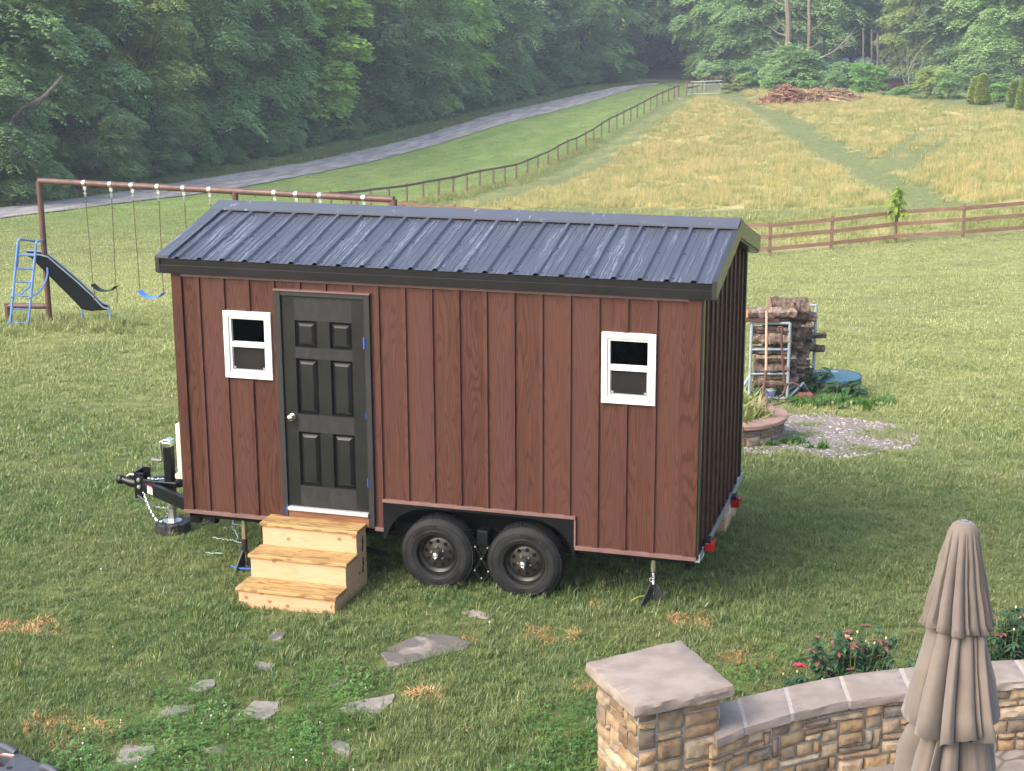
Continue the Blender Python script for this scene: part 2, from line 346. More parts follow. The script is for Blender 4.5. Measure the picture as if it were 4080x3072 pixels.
blade_mat('field_blade', ((.42,.335,.15),(.53,.425,.205),(.34,.32,.135)), (.24,.27,.10), .3, usedry=False)
blade_mat('meadow_green', ((.21,.24,.075),(.28,.285,.10),(.17,.22,.07)), (.45,.37,.16), .3, usedry=False)
blade_mat('straw_blade', ((.42,.26,.11),(.52,.34,.16),(.33,.20,.09)), (.30,.17,.07), .2, usedry=False)
blade_mat('weed_leaf', ((.10,.15,.05),(.14,.18,.06),(.17,.175,.07)), (.25,.22,.11), .3, usedry=False)
pmat('clover_white', (.75,.75,.66), (.62,.64,.5), 40, .8)
m, t = newmat('road_surface'); p = t.pos(); a = t.noise(p, .35, 5); b = t.noise(t.mul(p, (1.6,.35,1)), 1.0, 6, .65); d = t.noise(p, 7, 4)
c = t.mix(t.ramp(b, .35, .68), (.17,.162,.16), (.33,.315,.305)); c = t.mix(t.ramp(d, .5, .72, 0, .5), c, (.09,.088,.085)); c = t.mix(t.ramp(a, .62, .74, 0, .75), c, (.36,.30,.22)); t.out(t.bsdf(c, .95, 0, t.bump(d, .5, .03), .2))
m, t = newmat('patio_paving'); p = t.pos(); d = t.noise(p, 5, 6); b = t.noise(p, 1.1, 4)
vr = t.t.nodes.new('ShaderNodeTexVoronoi'); vr.feature = 'DISTANCE_TO_EDGE'; vr.inputs['Scale'].default_value = 1.6; t.put(vr.inputs['Vector'], p)
c = t.mix(t.ramp(d, .3, .7), (.17,.145,.125), (.26,.225,.2)); c = t.mix(t.ramp(vr.outputs[0], .0, .03, 1, 0), c, (.10,.085,.07)); t.out(t.bsdf(c, .85, 0, t.bump(d, .4, .01), .3))
m, t = newmat('flagstone'); p = t.pos(); d = t.noise(p, 9, 6, .6); b = t.noise(p, 2.3, 3, .5, .5); wet = t.attr('wet', 'Fac')
c = t.mix(t.ramp(d, .3, .7), (.175,.155,.138), (.265,.238,.212)); c = t.mix(t.ramp(t.m('ADD', b, t.m('MULTIPLY', wet, .25)), .60, .66), c, (.118,.107,.098)); t.out(t.bsdf(c, .85, 0, t.bump(d, .8, .012), .3))
# ------------------------------------------------------------------ terrain sheet
def axis(*segs):
    o = []
    for a, b, st in segs: o += list(np.arange(a, b-1e-6, st))
    return np.array(o+[segs[-1][1]])
gx = axis((-130,-60,6),(-60,-24,1.2),(-24,-10,.7),(-10,16,.35),(16,30,.8),(30,70,1.6),(70,150,6)); gy = axis((-30,-10,2.5),(-10,12,.35),(12,60,.8),(60,200,1.4),(200,270,3),(270,345,8))
GX, GY = np.meshgrid(gx, gy); GZ = H(GX, GY)
fieldw = np.zeros(GX.shape)
wob = (vnoise(GX, GY, 2.2, 5)-.5)*1.6
for P_, w in ((FIELD_A, 1.0), (FIELD_B, 1.0), (FIELD_C, .45)): fieldw = np.maximum(fieldw, inside(GX+wob, GY+wob*.6, P_)*w)
for T_ in TRACKS: fieldw *= np.clip(seg_dist(GX, GY, T_)/1.2-.3, 0, 1)
fieldw *= np.clip((seg_dist(GX, GY, PATHC)-.7)/.6, 0, 1)
for (x0, y0), (x1, y1) in zip(WALLF[:-1], WALLF[1:]): pass
GZ = np.where(inside(GX, GY, PATIO), np.minimum(GZ, -.72), GZ)
dryw = np.clip((GY+.1*GX-0)/15, 0, 1)*np.where(GX < -21.5, .35, 1)
freshw = np.clip((-(GX+21.5))/1.5, 0, 1)*np.clip((GY-44)/10, 0, 1)*np.clip((185-GY)/20, 0, 1)
mow = np.clip((GY-49)/4, 0, 1)*np.clip((GX+21)/1.5, 0, 1)
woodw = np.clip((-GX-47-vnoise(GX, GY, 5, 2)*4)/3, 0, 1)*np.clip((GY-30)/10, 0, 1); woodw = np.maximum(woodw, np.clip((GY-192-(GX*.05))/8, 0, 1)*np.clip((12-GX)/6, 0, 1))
ny, nx = GX.shape; V = np.stack([GX, GY, GZ], -1).reshape(-1, 3); ii = np.arange(nx*ny).reshape(ny, nx)
Q = np.stack([ii[:-1, :-1], ii[:-1, 1:], ii[1:, 1:], ii[1:, :-1]], -1).reshape(-1, 4)
me = fast_mesh('ground', V, Q, 'lawn_ground', True)
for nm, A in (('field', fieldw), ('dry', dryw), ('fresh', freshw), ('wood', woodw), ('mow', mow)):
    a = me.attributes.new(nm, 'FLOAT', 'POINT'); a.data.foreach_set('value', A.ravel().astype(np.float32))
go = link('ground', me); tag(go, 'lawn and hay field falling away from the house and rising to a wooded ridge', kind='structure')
# ------------------------------------------------------------------ road up the hill, far road, patio
RU = [(-350,880),(0,829),(443,775),(886,702),(1300,633),(1743,525),(1996,448),(2249,392),(2420,355),(2540,338),(2620,330)]
RL = [(-350,925),(0,872),(443,816),(886,762),(1300,683),(1743,576),(1996,497),(2249,437),(2420,385),(2540,350),(2620,339)]
def strip(name, A, B, mat_, lift, label, n=90, kx=7):
    A = [ground(u/K, v/K) for u, v in A]; B = [ground(u/K, v/K) for u, v in B]
    def rs(P):
        P = np.array(P)[:, :2]; s = np.r_[0, np.cumsum(np.hypot(*np.diff(P, axis=0).T))]; q = np.linspace(0, s[-1], n); return np.stack([np.interp(q, s, P[:, i]) for i in (0, 1)], -1)
    a, b = rs(A), rs(B); ed = (rng.random((n, 1))-.5)*.35
    V = []
    for k in range(kx):
        f = k/(kx-1); q = a*(1-f)+b*f + (ed*(b-a)/np.linalg.norm(b-a, axis=1, keepdims=True) if k in (0, kx-1) else 0); V.append(np.c_[q, H(q[:, 0], q[:, 1])+lift])
    V = np.array(V); ii = np.arange(kx*n).reshape(kx, n); Q = np.stack([ii[:-1, :-1], ii[1:, :-1], ii[1:, 1:], ii[:-1, 1:]], -1).reshape(-1, 4)
    o = link(name, fast_mesh(name, V.reshape(-1, 3), Q, mat_, True)); tag(o, label, kind='structure'); return a, b
ra, rb = strip('road', RU, RL, 'road_surface', .05, 'worn grey gravel lane climbing beside the trees')
strip('far_road', [(3300,236),(3500,225),(3700,222),(4150,224)], [(3300,262),(3500,250),(3700,244),(4150,246)], 'road_surface', .05, 'grey road glimpsed through the trees beyond the hay field')
mb = MB(); P_ = [(x, y, -.63) for x, y in ([(5.45,-3.6)]+[(a*.45+b*.55, c*.45+d*.55) for (a, c), (b, d) in zip(WALLF, WALLB)]+[(14,-.9),(14,-14),(5.45,-14)])]
mb.prism([(x, y, -.9) for x, y, _ in P_], (0, 0, .28)); o = mb.build('patio', 'patio_paving'); tag(o, 'brown stone paved patio inside the curved stone wall', kind='structure')
# ------------------------------------------------------------------ stepping stones
for lab, P_ in STONES:
    c = np.mean([q[:2] for q in P_], 0); z = hz(*c); mb = MB(); n = len(P_); top = []; 
    dense = []
    for i in range(n):
        a, b = np.array(P_[i][:2]), np.array(P_[(i+1) % n][:2]); L = np.linalg.norm(b-a); k = max(2, int(L/.05))
        for j in range(k): dense.append(a+(b-a)*j/k+rng.normal(0, .006, 2))
    dense = np.array(dense); nn = len(dense); V = []; F = []
    for f, dz in ((1.0, -.09), (1.0, .004), (.985, .016), (.6, .017), (.25, .018)): V += [(*(c+(q-c)*f), z+dz+(rng.normal(0, .002) if dz > 0 else 0)) for q in dense]
    for r in range(4): F += [(r*nn+i, r*nn+(i+1) % nn, (r+1)*nn+(i+1) % nn, (r+1)*nn+i) for i in range(nn)]
    F.append(tuple(4*nn+i for i in range(nn))); mb.add(V, F); o = mb.build('stepping_stone', 'flagstone', smooth=True); tag(o, lab, 'stepping stone', 'stepping stones in the lawn')
    a = o.data.attributes.new('wet', 'FLOAT', 'POINT'); a.data.foreach_set('value', [1.0 if 'wet' in lab else 0.0]*len(o.data.vertices))
# ------------------------------------------------------------------ grass
def blades(n, R, h0, h1, w, mat_, seed, lean=.5, seg=2, cl=0):
    r = np.random.default_rng(seed); a = r.uniform(0, 2*PI, n); q = R*np.sqrt(r.random(n)); bx, by = q*np.cos(a), q*np.sin(a)
    if cl:
        cx = r.normal(0, R*.5, (cl, 2)); k = r.integers(0, cl, n); bx, by = cx[k, 0]+r.normal(0, R*.12, n), cx[k, 1]+r.normal(0, R*.12, n)
    h = r.uniform(h0, h1, n); th = r.uniform(0, 2*PI, n); ln = np.abs(r.normal(lean*.6, lean*.5, n)); dx, dy = np.cos(th), np.sin(th); px, py = -dy, dx
    ww = w*r.uniform(.6, 1.3, n); V = []; 
    for s in ([0, .55, 1] if seg == 2 else [0, 1]):
        off = h*ln*s*s; z = h*s*(1-.25*ln*s); k = (1-.25*s) if s < 1 else .12
        V += [np.stack([bx+dx*off-px*ww*k/2, by+dy*off-py*ww*k/2, z-.01], -1), np.stack([bx+dx*off+px*ww*k/2, by+dy*off+py*ww*k/2, z-.01], -1)]
    V = np.stack(V, 1).reshape(-1, 3); b = np.arange(n)[:, None]*(len([0]*2*(3 if seg == 2 else 2))); Q = [np.concatenate([b+0, b+1, b+3, b+2], 1)]
    if seg == 2: Q.append(np.concatenate([b+2, b+3, b+5, b+4], 1))
    return fast_mesh('tuft', V, np.concatenate(Q), mat_)
def visible(P, m=120, dmax=1e9):
    q, z = project(P); return (q[:, 0] > -m) & (q[:, 0] < 2212+m) & (q[:, 1] > -200) & (q[:, 1] < 1666+m) & (z > 0) & (z < dmax)
def blocked(x, y, pad=-.14):
    b = inside(x, y, PATIO) | ((x > .93) & (x < 1.88) & (y > -.78) & (y < -.02)) | (np.hypot(x-PITC[0], y-PITC[1]) < .86) | (np.hypot(x+.875, y-1.28) < .21)
    for lab, P_ in STONES:
        c = np.mean([q[:2] for q in P_], 0); b |= inside(x, y, [c+(np.array(q[:2])-c)*1.06 for q in P_]) | (seg_dist(x, y, list(P_)+[P_[0]]) < .065)
    return b
PITC = ground(2894/K, 1740/K)[:2]+np.array([0, 0.0])
def jgrid(x0, x1, y0, y1, s, seed):
    r = np.random.default_rng(seed); X, Y = np.meshgrid(np.arange(x0, x1, s), np.arange(y0, y1, s)); X = (X+r.uniform(-.6*s, .6*s, X.shape)).ravel(); Y = (Y+r.uniform(-.6*s, .6*s, Y.shape)).ravel(); return X, Y
def P3(x, y): return np.stack([x, y, H(x, y)], -1)
near = protos('grass_near', [blades(150, .17, .020, .058, .0050, 'grass_blade', 100+i, .85, 2, 11) for i in range(6)])
mid = protos('grass_mid', [blades(150, .34, .03, .075, .011, 'grass_blade', 200+i, .7, 2, 12) for i in range(5)])
far = protos('grass_far', [blades(170, .7, .025, .07, .02, 'grass_blade', 300+i, .6, 1) for i in range(4)])
def gravel_zone(x, y):
    return (((x-GRAVEL_C[0])/1.42)**2+((y-GRAVEL_C[1])/1.75)**2) + (vnoise(x, y, .35, 8)-.5)*.4
x, y = jgrid(-7, 13, -5.6, 7.5, .115, 1); P_ = P3(x, y); k = visible(P_, 160, 19.5) & ~blocked(x, y); da = dead_amt(x, y); k &= (rng.random(len(x)) > da*2.4)
thin = vnoise(x, y, .5, 31); k &= rng.random(len(x)) < .60+.7*thin
k &= (gravel_zone(x, y) > 1.0)
cl = inside(x, y, CLOVER) | inside(x, y, CLOVER2) | inside(x, y, CLOVER3); k2 = k & cl & (vnoise(x, y, .4, 14) > .28); k &= ~(k2 & (rng.random(len(x)) < .8))
tall = 1+.75*np.clip(vnoise(x, y, 1.1, 4)-.45, 0, 1)+.45*(vnoise(x, y, .22, 6)-.5)
scatter('lawn_grass', P_[k], near, 6, 'tousled lawn grass round the house and in the foreground', .8, 1.15, .15, 3, tall[k])
def clovers(seed):
    r = np.random.default_rng(seed); V = []; Q = []; n = 26
    for i in range(n):
        a = r.uniform(0, 2*PI); q = .15*math.sqrt(r.random()); x0, y0, z0 = q*math.cos(a), q*math.sin(a), r.uniform(.02, .07)
        for j in range(3):
            b = a+2.094*j; L = r.uniform(.011, .018); t = r.uniform(-.3, .4); d = np.array([math.cos(b), math.sin(b), t]); s = np.array([-math.sin(b), math.cos(b), 0])*L*.5; c = np.array([x0, y0, z0]); o = len(V)
            V += [c, c+d*L*.7-s, c+d*L*1.15, c+d*L*.7+s]; Q.append((o, o+1, o+2, o+3))
    return fast_mesh('clover', np.array(V), np.array(Q), 'clover_leaf')
clo = protos('clover_proto', [clovers(400+i) for i in range(4)])
scatter('clover_patch', P_[k2], clo, 4, 'bright green clover spreading through the near lawn', .9, 1.4, .2, 5)
fl = MB(); fl.lathe([(0, .07), (.007, .072), (.010, .08), (.007, .088), (0, .091)], n=7); fl.tube([(0, 0, 0), (0, 0, .075)], .0015, 4); fm = fl.build('clover_flower', 'clover_white'); fm_me = fm.data; bpy.data.objects.remove(fm)
flc = protos('clover_flower_proto', [fm_me]); kk = k2 & (rng.random(len(x)) < .22) & (vnoise(x, y, .5, 21) > .35); kk |= k & (y < 0) & (rng.random(len(x)) < .002)
scatter('clover_flowers', P_[kk], flc, 1, 'tiny white clover flowers dotted over the clover', .55, .85, .3, 6)
kd = visible(P_, 160, 19.5) & ~blocked(x, y) & (rng.random(len(x)) < da*4)
stw = protos('straw_proto', [blades(230, .14, .012, .036, .0065, 'straw_blade', 450+i, 2.0, 2) for i in range(3)])
scatter('dead_grass', P_[kd], stw, 3, 'scorched orange straw patches in the green lawn', .8, 1.2, .2, 7)
x, y = jgrid(-16, 24, 2.5, 25, .26, 2); P_ = P3(x, y); _, z = project(P_); k = visible(P_, 120) & (z > 18.5) & (z < 34) & ~blocked(x, y) & (gravel_zone(x, y) > 1.0) & (rng.random(len(x)) < .65+.5*vnoise(x, y, 1.3, 9))
scatter('lawn_grass', P_[k], mid, 5, 'mown lawn grass on the slope behind the tiny house', .8, 1.15, .12, 8, (.75+.5*vnoise(x, y, .8, 12))[k])
x, y = jgrid(-42, 20, 12, 60, .5, 3); P_ = P3(x, y); _, z = project(P_); rdx = np.interp(y, np.r_[rb[:, 1]], np.r_[rb[:, 0]]); k = visible(P_, 80) & (z > 33) & ((y < 44.0) | (x < -22)) & (x > rdx+.3) & (rng.random(len(x)) < .55+.6*vnoise(x, y, 3, 19))
scatter('lawn_grass', P_[k], far, 4, 'sunlit lawn grass running down to the rail fence', .8, 1.15, .1, 9)
xs, ys = jgrid(-42, -21.3, 60, 185, .85, 33); Ps = P3(xs, ys); rdx = np.interp(ys, rb[:, 1], rb[:, 0]); ks = visible(Ps, 60) & (xs > rdx+.4) & (rng.random(len(xs)) < .45+.6*vnoise(xs, ys, 2.5, 29))
scatter('lawn_grass', Ps[ks], far, 4, 'fresh green mown strip between the lane and the long fence', .9, 1.3, .1, 39)
xs, ys = jgrid(-21, 30, 48, 150, .9, 34); Ps = P3(xs, ys); ks = visible(Ps, 60) & ~inside(xs, ys, FIELD_A) & ~inside(xs, ys, FIELD_B) & ~inside(xs, ys, FIELD_C) & (rng.random(len(xs)) < .7)
scatter('lawn_grass', Ps[ks], far, 4, 'mown green paths round the hay', .8, 1.2, .1, 40)
# hay field
hay = protos('hay_proto', [blades(150, .6, .22, .55, .014, 'field_blade', 500+i, .4, 1, 22) for i in range(5)]); hayg = protos('hay_green_proto', [blades(150, .7, .10, .36, .020, 'meadow_green', 520+i, .5, 1, 16) for i in range(4)])
x, y = jgrid(-24, 60, 42, 165, .78, 4); P_ = P3(x, y); wob = (vnoise(x, y, 2.2, 5)-.5)*1.6
k = visible(P_, 60) & (inside(x+wob*.5, y+wob*.3, FIELD_A) | inside(x+wob*.5, y+wob*.3, FIELD_B)); tr = np.minimum(seg_dist(x, y, TRACKS[0]), seg_dist(x, y, TRACKS[1])); k &= (tr > .72) & (seg_dist(x, y, PATHC) > 1.15)
dn = vnoise(x, y, 3.5, 41)*.6+vnoise(x, y, 14, 42)*.7; kh = k & (rng.random(len(x)) < .25+.95*np.clip(dn-.25, 0, 1))
scatter('hay_field', P_[kh], hay, 5, 'tall golden hay grass on the rise behind the fence', .6, 1.1, .12, 10, (.55+.7*vnoise(x, y, 5, 43))[kh])
kc = visible(P_, 60) & inside(x, y, FIELD_C) & (rng.random(len(x)) < .75); kg = (k & (rng.random(len(x)) < .62)) | kc
scatter('hay_field', P_[kg], hayg, 4, 'short greenish yellow meadow grass under the hay', .7, 1.2, .12, 11)
# ------------------------------------------------------------------ tiny house materials
def wood_siding():
    m, t = newmat('siding_wood'); x, y, z = t.sep(t.coord()); q = t.m('ADD', x, t.m('MULTIPLY', y, 1.0)); idx = t.m('FLOOR', t.m('DIVIDE', t.m('ADD', q, 7.9085), .2562))
    h = t.m('FRACT', t.m('MULTIPLY', t.m('SINE', t.m('MULTIPLY', idx, 12.9898)), 43758.5))
    v = t.comb(t.m('ADD', t.m('MULTIPLY', q, 6.5), t.m('MULTIPLY', h, 57)), t.m('MULTIPLY', h, 31), t.m('MULTIPLY', z, .62))
    n = t.noise(v, 1.0, 1.5, .4); ring = t.m('SINE', t.m('MULTIPLY', n, 135)); ring = t.ramp(ring, .1, .95)
    fine = t.noise(t.comb(t.m('MULTIPLY', q, 170), h, t.m('MULTIPLY', z, 5)), 1.0, 3)
    c = t.mix(t.ramp(fine, .3, .7), (.053,.0188,.0122), (.080,.0315,.0210)); c = t.mix(t.m('MULTIPLY', ring, .6), c, (.023,.0072,.0052)); c = t.mix(t.ramp(h, 0, 1, 0, .40), c, (.098,.044,.034))
    t.out(t.bsdf(c, .5, 0, t.bump(t.m('ADD', t.m('MULTIPLY', ring, -.6), fine), .25, .002), .22))
wood_siding()
pmat('trim_pink', (.17,.10,.088), (.13,.072,.064), 6, .5, 0, 0, (1,1,1))
pmat('black_trim', (.006,.006,.007), (.010,.010,.011), 5, .42, 0, .05, spec=.25)
pmat('gable_metal', (.020,.021,.018), (.030,.030,.026), 5, .28, 0, .05, spec=.6)
pmat('door_black', (.008,.0085,.009), (.0125,.013,.0135), 4, .30, 0, .03, (1,1,1), .35, .65, spec=.55)
pmat('door_scuffed', (.011,.0108,.0108), (.027,.026,.0255), 7, .62, 0, .1, (2.5,1,1), .42, .8, spec=.4)
m, t = newmat('door_frame_paint'); p = t.coord(); n = t.noise(t.mul(p, (26,26,7)), 1, 6, .7); sc = t.ramp(n, .665, .72); t.out(t.bsdf(t.mix(sc, t.mix(t.noise(p, 5), (.010,.0105,.011), (.024,.0245,.0255)), (.42,.43,.44)), .55, 0, t.bump(n, .3, .004), .4))
pmat('white_vinyl', (.66,.66,.64), (.61,.605,.585), 3, .45, spec=.4)
pmat('window_glass', (.010,.011,.016), (.015,.016,.021), 2, .08, spec=.7)
pmat('insect_screen', (.010,.0095,.0095), (.017,.016,.0155), 4, .75, spec=.15)
pmat('sill_white', (.52,.52,.54), (.40,.40,.42), 20, .4, .2, 0, (4,1,1))
pmat('raw_wood_sill', (.20,.085,.035), (.11,.045,.02), 5, .7, 0, .2, (1,8,8))
pmat('nickel', (.72,.68,.62), (.62,.59,.54), 6, .22, 1.0)
pmat('blue_tape', (.03,.12,.62), (.03,.10,.5), 6, .6)
pmat('black_paint', (.004,.0045,.0055), (.007,.0075,.0085), 6, .3, 0, .04, spec=.3)
pmat('wheel_well', (.004,.004,.005), (.006,.006,.006), 3, .85, spec=.1)
pmat('tyre_rubber', (.0115,.0115,.012), (.020,.0197,.0195), 9, .72, 0, .1, (1,1,1), spec=.2)
pmat('tyre_letters', (.004,.004,.004), (.006,.006,.006), 9, .4, spec=.5)
pmat('rim_black', (.010,.0095,.009), (.018,.0165,.014), 4, .34, .3, 0, spec=.5)
pmat('rim_disc', (.024,.022,.019), (.045,.040,.032), 5, .36, .4, 0); pmat('rim_hub', (.040,.037,.032), (.055,.05,.043), 6, .5, .3); pmat('crank_grey', (.16,.16,.17), (.12,.12,.13), 9, .5); pmat('chrome', (.80,.82,.84), (.68,.70,.72), 8, .16, 1.0)
pmat('zinc', (.62,.63,.62), (.45,.46,.45), 30, .34, .9)
pmat('red_lens', (.36,.006,.010), (.28,.005,.008), 20, .18, spec=.6)
pmat('cream_plastic', (.62,.56,.44), (.56,.50,.38), 3, .5)
pmat('label_white', (.75,.68,.66), (.68,.60,.58), 30, .6); pmat('label_red', (.55,.05,.05), (.5,.04,.04), 30, .6)
pmat('angle_steel', (.40,.40,.43), (.30,.30,.33), 6, .38, .5)
m, t = newmat('roof_metal'); x, y, z = t.sep(t.coord()); me_ = t.noise(t.comb(t.m('MULTIPLY', x, 5), t.m('MULTIPLY', y, 4.2), 0), 1, 3); xx = t.m('ADD', x, t.m('MULTIPLY', me_, .085))
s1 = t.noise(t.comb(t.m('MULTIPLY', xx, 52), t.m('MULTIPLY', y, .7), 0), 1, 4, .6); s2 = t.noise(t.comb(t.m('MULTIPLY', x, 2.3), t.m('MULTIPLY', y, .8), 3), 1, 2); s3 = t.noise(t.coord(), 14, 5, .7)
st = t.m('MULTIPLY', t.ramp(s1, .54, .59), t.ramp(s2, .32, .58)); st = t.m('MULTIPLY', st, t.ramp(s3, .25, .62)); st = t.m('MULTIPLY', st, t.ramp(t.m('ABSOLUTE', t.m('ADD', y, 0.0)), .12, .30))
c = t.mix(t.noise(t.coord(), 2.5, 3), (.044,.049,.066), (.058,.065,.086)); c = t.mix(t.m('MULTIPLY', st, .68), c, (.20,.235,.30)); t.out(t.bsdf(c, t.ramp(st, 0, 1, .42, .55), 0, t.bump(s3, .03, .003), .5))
m, t = newmat('ridge_metal'); x, y, z = t.sep(t.coord()); s1 = t.noise(t.comb(t.m('MULTIPLY', x, 16), t.m('MULTIPLY', y, 5), 0), 1, 4, .7, .8); s2 = t.noise(t.coord(), 3, 2)
st = t.m('MULTIPLY', t.ramp(s1, .62, .66), t.ramp(s2, .42, .6)); c = t.mix(st, t.mix(s2, (.060,.066,.083), (.075,.081,.10)), (.25,.27,.32)); t.out(t.bsdf(c, .42, 0, None, .5))
# ------------------------------------------------------------------ tiny house
L_, W_ = 5.003, 2.548
HOUSE = thing('tiny_house', 'brown board and batten tiny house on a two axle trailer with dark metal roof', 'tiny house', (2.5, 1.274, -.54))
PIT_X = .2562; BX = [.2725+PIT_X*k for k in range(18)]
HOLES = [(1.042,1.978,-1,2.215),(.53,.975,1.384,1.984),(4.16,4.602,1.39,1.984),(2.062,3.905,-1,.272)]
def wallstrips(mb, fn, n_, z1, z0=0.0, x1=None, holes=(), ends=(.094, 4.893), bx=None, rise=None):
    """board and batten skin: fn(x, y, z) maps wall coordinates into the house; y is the outward relief."""
    bx = bx or BX; ivs = []; xs = sorted(set([ends[0], ends[1]]+[v for b in bx for v in (b-.046, b) if ends[0] < v < ends[1]]+[v for h in holes for v in h[:2]]))
    bat = lambda x: any(b-.046 < x < b for b in bx)
    prev = 0.0
    def col(xa, xb):
        xm = (xa+xb)/2; segs = [(z0, z1 if rise is None else None)]
        zt = (lambda x: z1) if rise is None else rise
        cuts = [(h[2], h[3]) for h in holes if h[0] < xm < h[1]]; cur = z0; out = []
        for a, b in sorted(cuts):
            if a > cur: out.append((cur, a, a))
            cur = max(cur, b)
        out.append((cur, zt(xa), zt(xb))); return out
    for xa, xb in zip(xs[:-1], xs[1:]):
        r = .019 if bat((xa+xb)/2) else 0.0
        for a, b0, b1 in col(xa, xb):
            if b0-a < .005: continue
            mb.add([fn(xa, r, a), fn(xb, r, a), fn(xb, r, b1), fn(xa, r, b0)], [(0, 1, 2, 3)])
            if r:
                for xq, o in ((xa, 0), (xb, 1)):
                    zz = b0 if o == 0 else b1
                    mb.add([fn(xq, 0, a), fn(xq, r, a), fn(xq, r, zz), fn(xq, 0, zz)], [(0, 1, 2, 3) if o == 0 else (3, 2, 1, 0)])
                mb.add([fn(xa, 0, a), fn(xb, 0, a), fn(xb, r, a), fn(xa, r, a)], [(0, 1, 2, 3)])
mb = MB(); wallstrips(mb, lambda x, y, z: (x, -y, z), 0, 2.335, 0, holes=HOLES)
mb.build('wall', 'siding_wood', HOUSE)
GS = .2500
rz = lambda y: 2.47+(y if y < 1.274 else 2.548-y)*GS-.09
by = [.2725-.02+PIT_X*k for k in range(10)]
mb = MB(); wallstrips(mb, lambda y, r, z: (L_+r, y, z), 0, 2.4, 0, ends=(.02, 2.53), bx=by, rise=rz); mb.build('wall', 'siding_wood', HOUSE)
mb = MB(); wallstrips(mb, lambda y, r, z: (-r, 2.548-y, z), 0, 2.4, 0, ends=(.02, 2.53), bx=by, rise=rz); mb.build('wall', 'siding_wood', HOUSE)
mb = MB(); wallstrips(mb, lambda x, r, z: (L_-x, W_+r, z), 0, 2.335, 0, ends=(.02, 4.98)); mb.build('wall', 'siding_wood', HOUSE)
mb = MB(); mb.box((.02,.012,.30),(L_-.02,W_-.01,2.33)); mb.box((.02,.012,.002),(2.05,W_-.01,.30)); mb.box((3.915,.012,.002),(L_-.02,W_-.01,.30)); mb.box((2.05,.36,.002),(3.915,W_-.36,.30))
mb.prism([(.02,.02,2.33),(.02,W_-.02,2.33),(.02,1.274,2.69)], (L_-.04,0,0)); mb.build('wall_core', 'wheel_well', HOUSE)
for x0, x1 in ((-.012,.092),(4.895,L_+.006)):
    mb = MB(); mb.box((x0,-.024,.012),(x1,.0,2.335)); mb.build('corner_board', 'siding_wood', HOUSE, bevel=.003)
for y0, y1 in ((-.012,.05),(W_-.05,W_+.01)): mb = MB(); mb.box((L_,y0,.012),(L_+.026,y1,2.33)); mb.build('corner_trim', 'gable_metal', HOUSE, bevel=.003)
mb = MB()
for x0, x1, z in ((-.012,1.042,-.004),(1.978,2.064,-.004),(3.905,L_+.01,-.004)): mb.box((x0,-.030,z-.022),(x1,.01,z+.014))
mb.box((2.058,-.032,.262),(3.912,.01,.292)); mb.box((3.898,-.026,.0),(3.914,.01,.28)); mb.box((-.01,-.022,2.306),(L_,-.002,2.338)); mb.build('bottom_trim', 'trim_pink', HOUSE, bevel=.002)
mb = MB(); mb.box((L_-.0,-.03,-.032),(L_+.045,W_+.02,-.018)); mb.box((L_+.035,-.03,-.018),(L_+.045,W_+.02,.035)); mb.build('rear_sill_angle', 'angle_steel', HOUSE)
# roof: one folded sheet each side
RX0, RX1 = -.132, 5.128
def roofz(y): return 2.478+(y+.065)*GS
RB = [.085+.2312*k for k in range(-1, 22)]
prof = [(RX0, 0.0)]
for b in RB:
    for dx, h in ((-.030, 0), (-.014, .022), (.014, .022), (.030, 0)):
        if RX0+.01 < b+dx < RX1-.01: prof.append((b+dx, h))
    for c_ in (.085, .145):
        for dx, h in ((-.008, 0), (0, .004), (.008, 0)):
            if RX0+.04 < b+c_+dx < RX1-.04: prof.append((b+c_+dx, h))
prof.append((RX1, 0.0)); prof = sorted(set(prof))
mb = MB()
for side in (0, 1):
    ys = [-.065, .3, .7, 1.1, 1.274]; Y = (lambda y: y) if side == 0 else (lambda y: 2.548-y); base = []
    V = [(x, Y(y)-(h*.27 if side == 0 else -h*.27), roofz(y)+h) for y in ys for x, h in prof]; n = len(prof); F = []
    for j in range(len(ys)-1):
        for i in range(n-1):
            q = (j*n+i, j*n+i+1, (j+1)*n+i+1, (j+1)*n+i); F.append(q if side == 0 else q[::-1])
    mb.add(V, F)
ROOF = mb.build('roof', 'roof_metal', HOUSE)
mb = MB(); zr = roofz(1.274)
mb.prism([(RX0-.006,1.274-.20,zr-.20*GS+.020),(RX0-.006,1.274-.20,zr-.20*GS+.034),(RX0-.006,1.274-.185,zr-.185*GS+.036),(RX0-.006,1.274-.03,zr+.034),(RX0-.006,1.274,zr+.044),(RX0-.006,1.274+.03,zr+.034),(RX0-.006,1.274+.2,zr-.2*GS+.034),(RX0-.006,1.274+.2,zr-.2*GS+.020),(RX0-.006,1.274,zr+.022)], (RX1-RX0+.012,0,0)); mb.build('ridge_cap', 'ridge_metal', ROOF)
mb = MB()                             # gable edge flashing on the slope
for x0 in (RX0-.004,):
    for s in (0, 1):
        Y = (lambda y: y) if s == 0 else (lambda y: 2.548-y)
        mb.prism([(x0, Y(-.068), roofz(-.068)+.028), (x0+.135, Y(-.068), roofz(-.068)+.028), (x0+.135, Y(-.068), roofz(-.068)+.002), (x0, Y(-.068), roofz(-.068)+.002)], (0, (1.15 if s == 0 else -1.15), 1.15*GS))
mb.build('edge_flashing', 'roof_metal', ROOF, fixn=True)
mb = MB()
for y0, sgn in ((0, 1), (W_, -1)):
    mb.box((RX0,y0-sgn*.050,2.412),(RX1,y0+sgn*.03,2.476)); mb.box((RX0,y0-sgn*.062,2.336),(RX1-.004,y0+sgn*.0,2.414))
mb.box((RX0,-.05,2.335),(0,.06,2.36)); 
FAS = mb.build('fascia', 'black_trim', ROOF, bevel=.002)
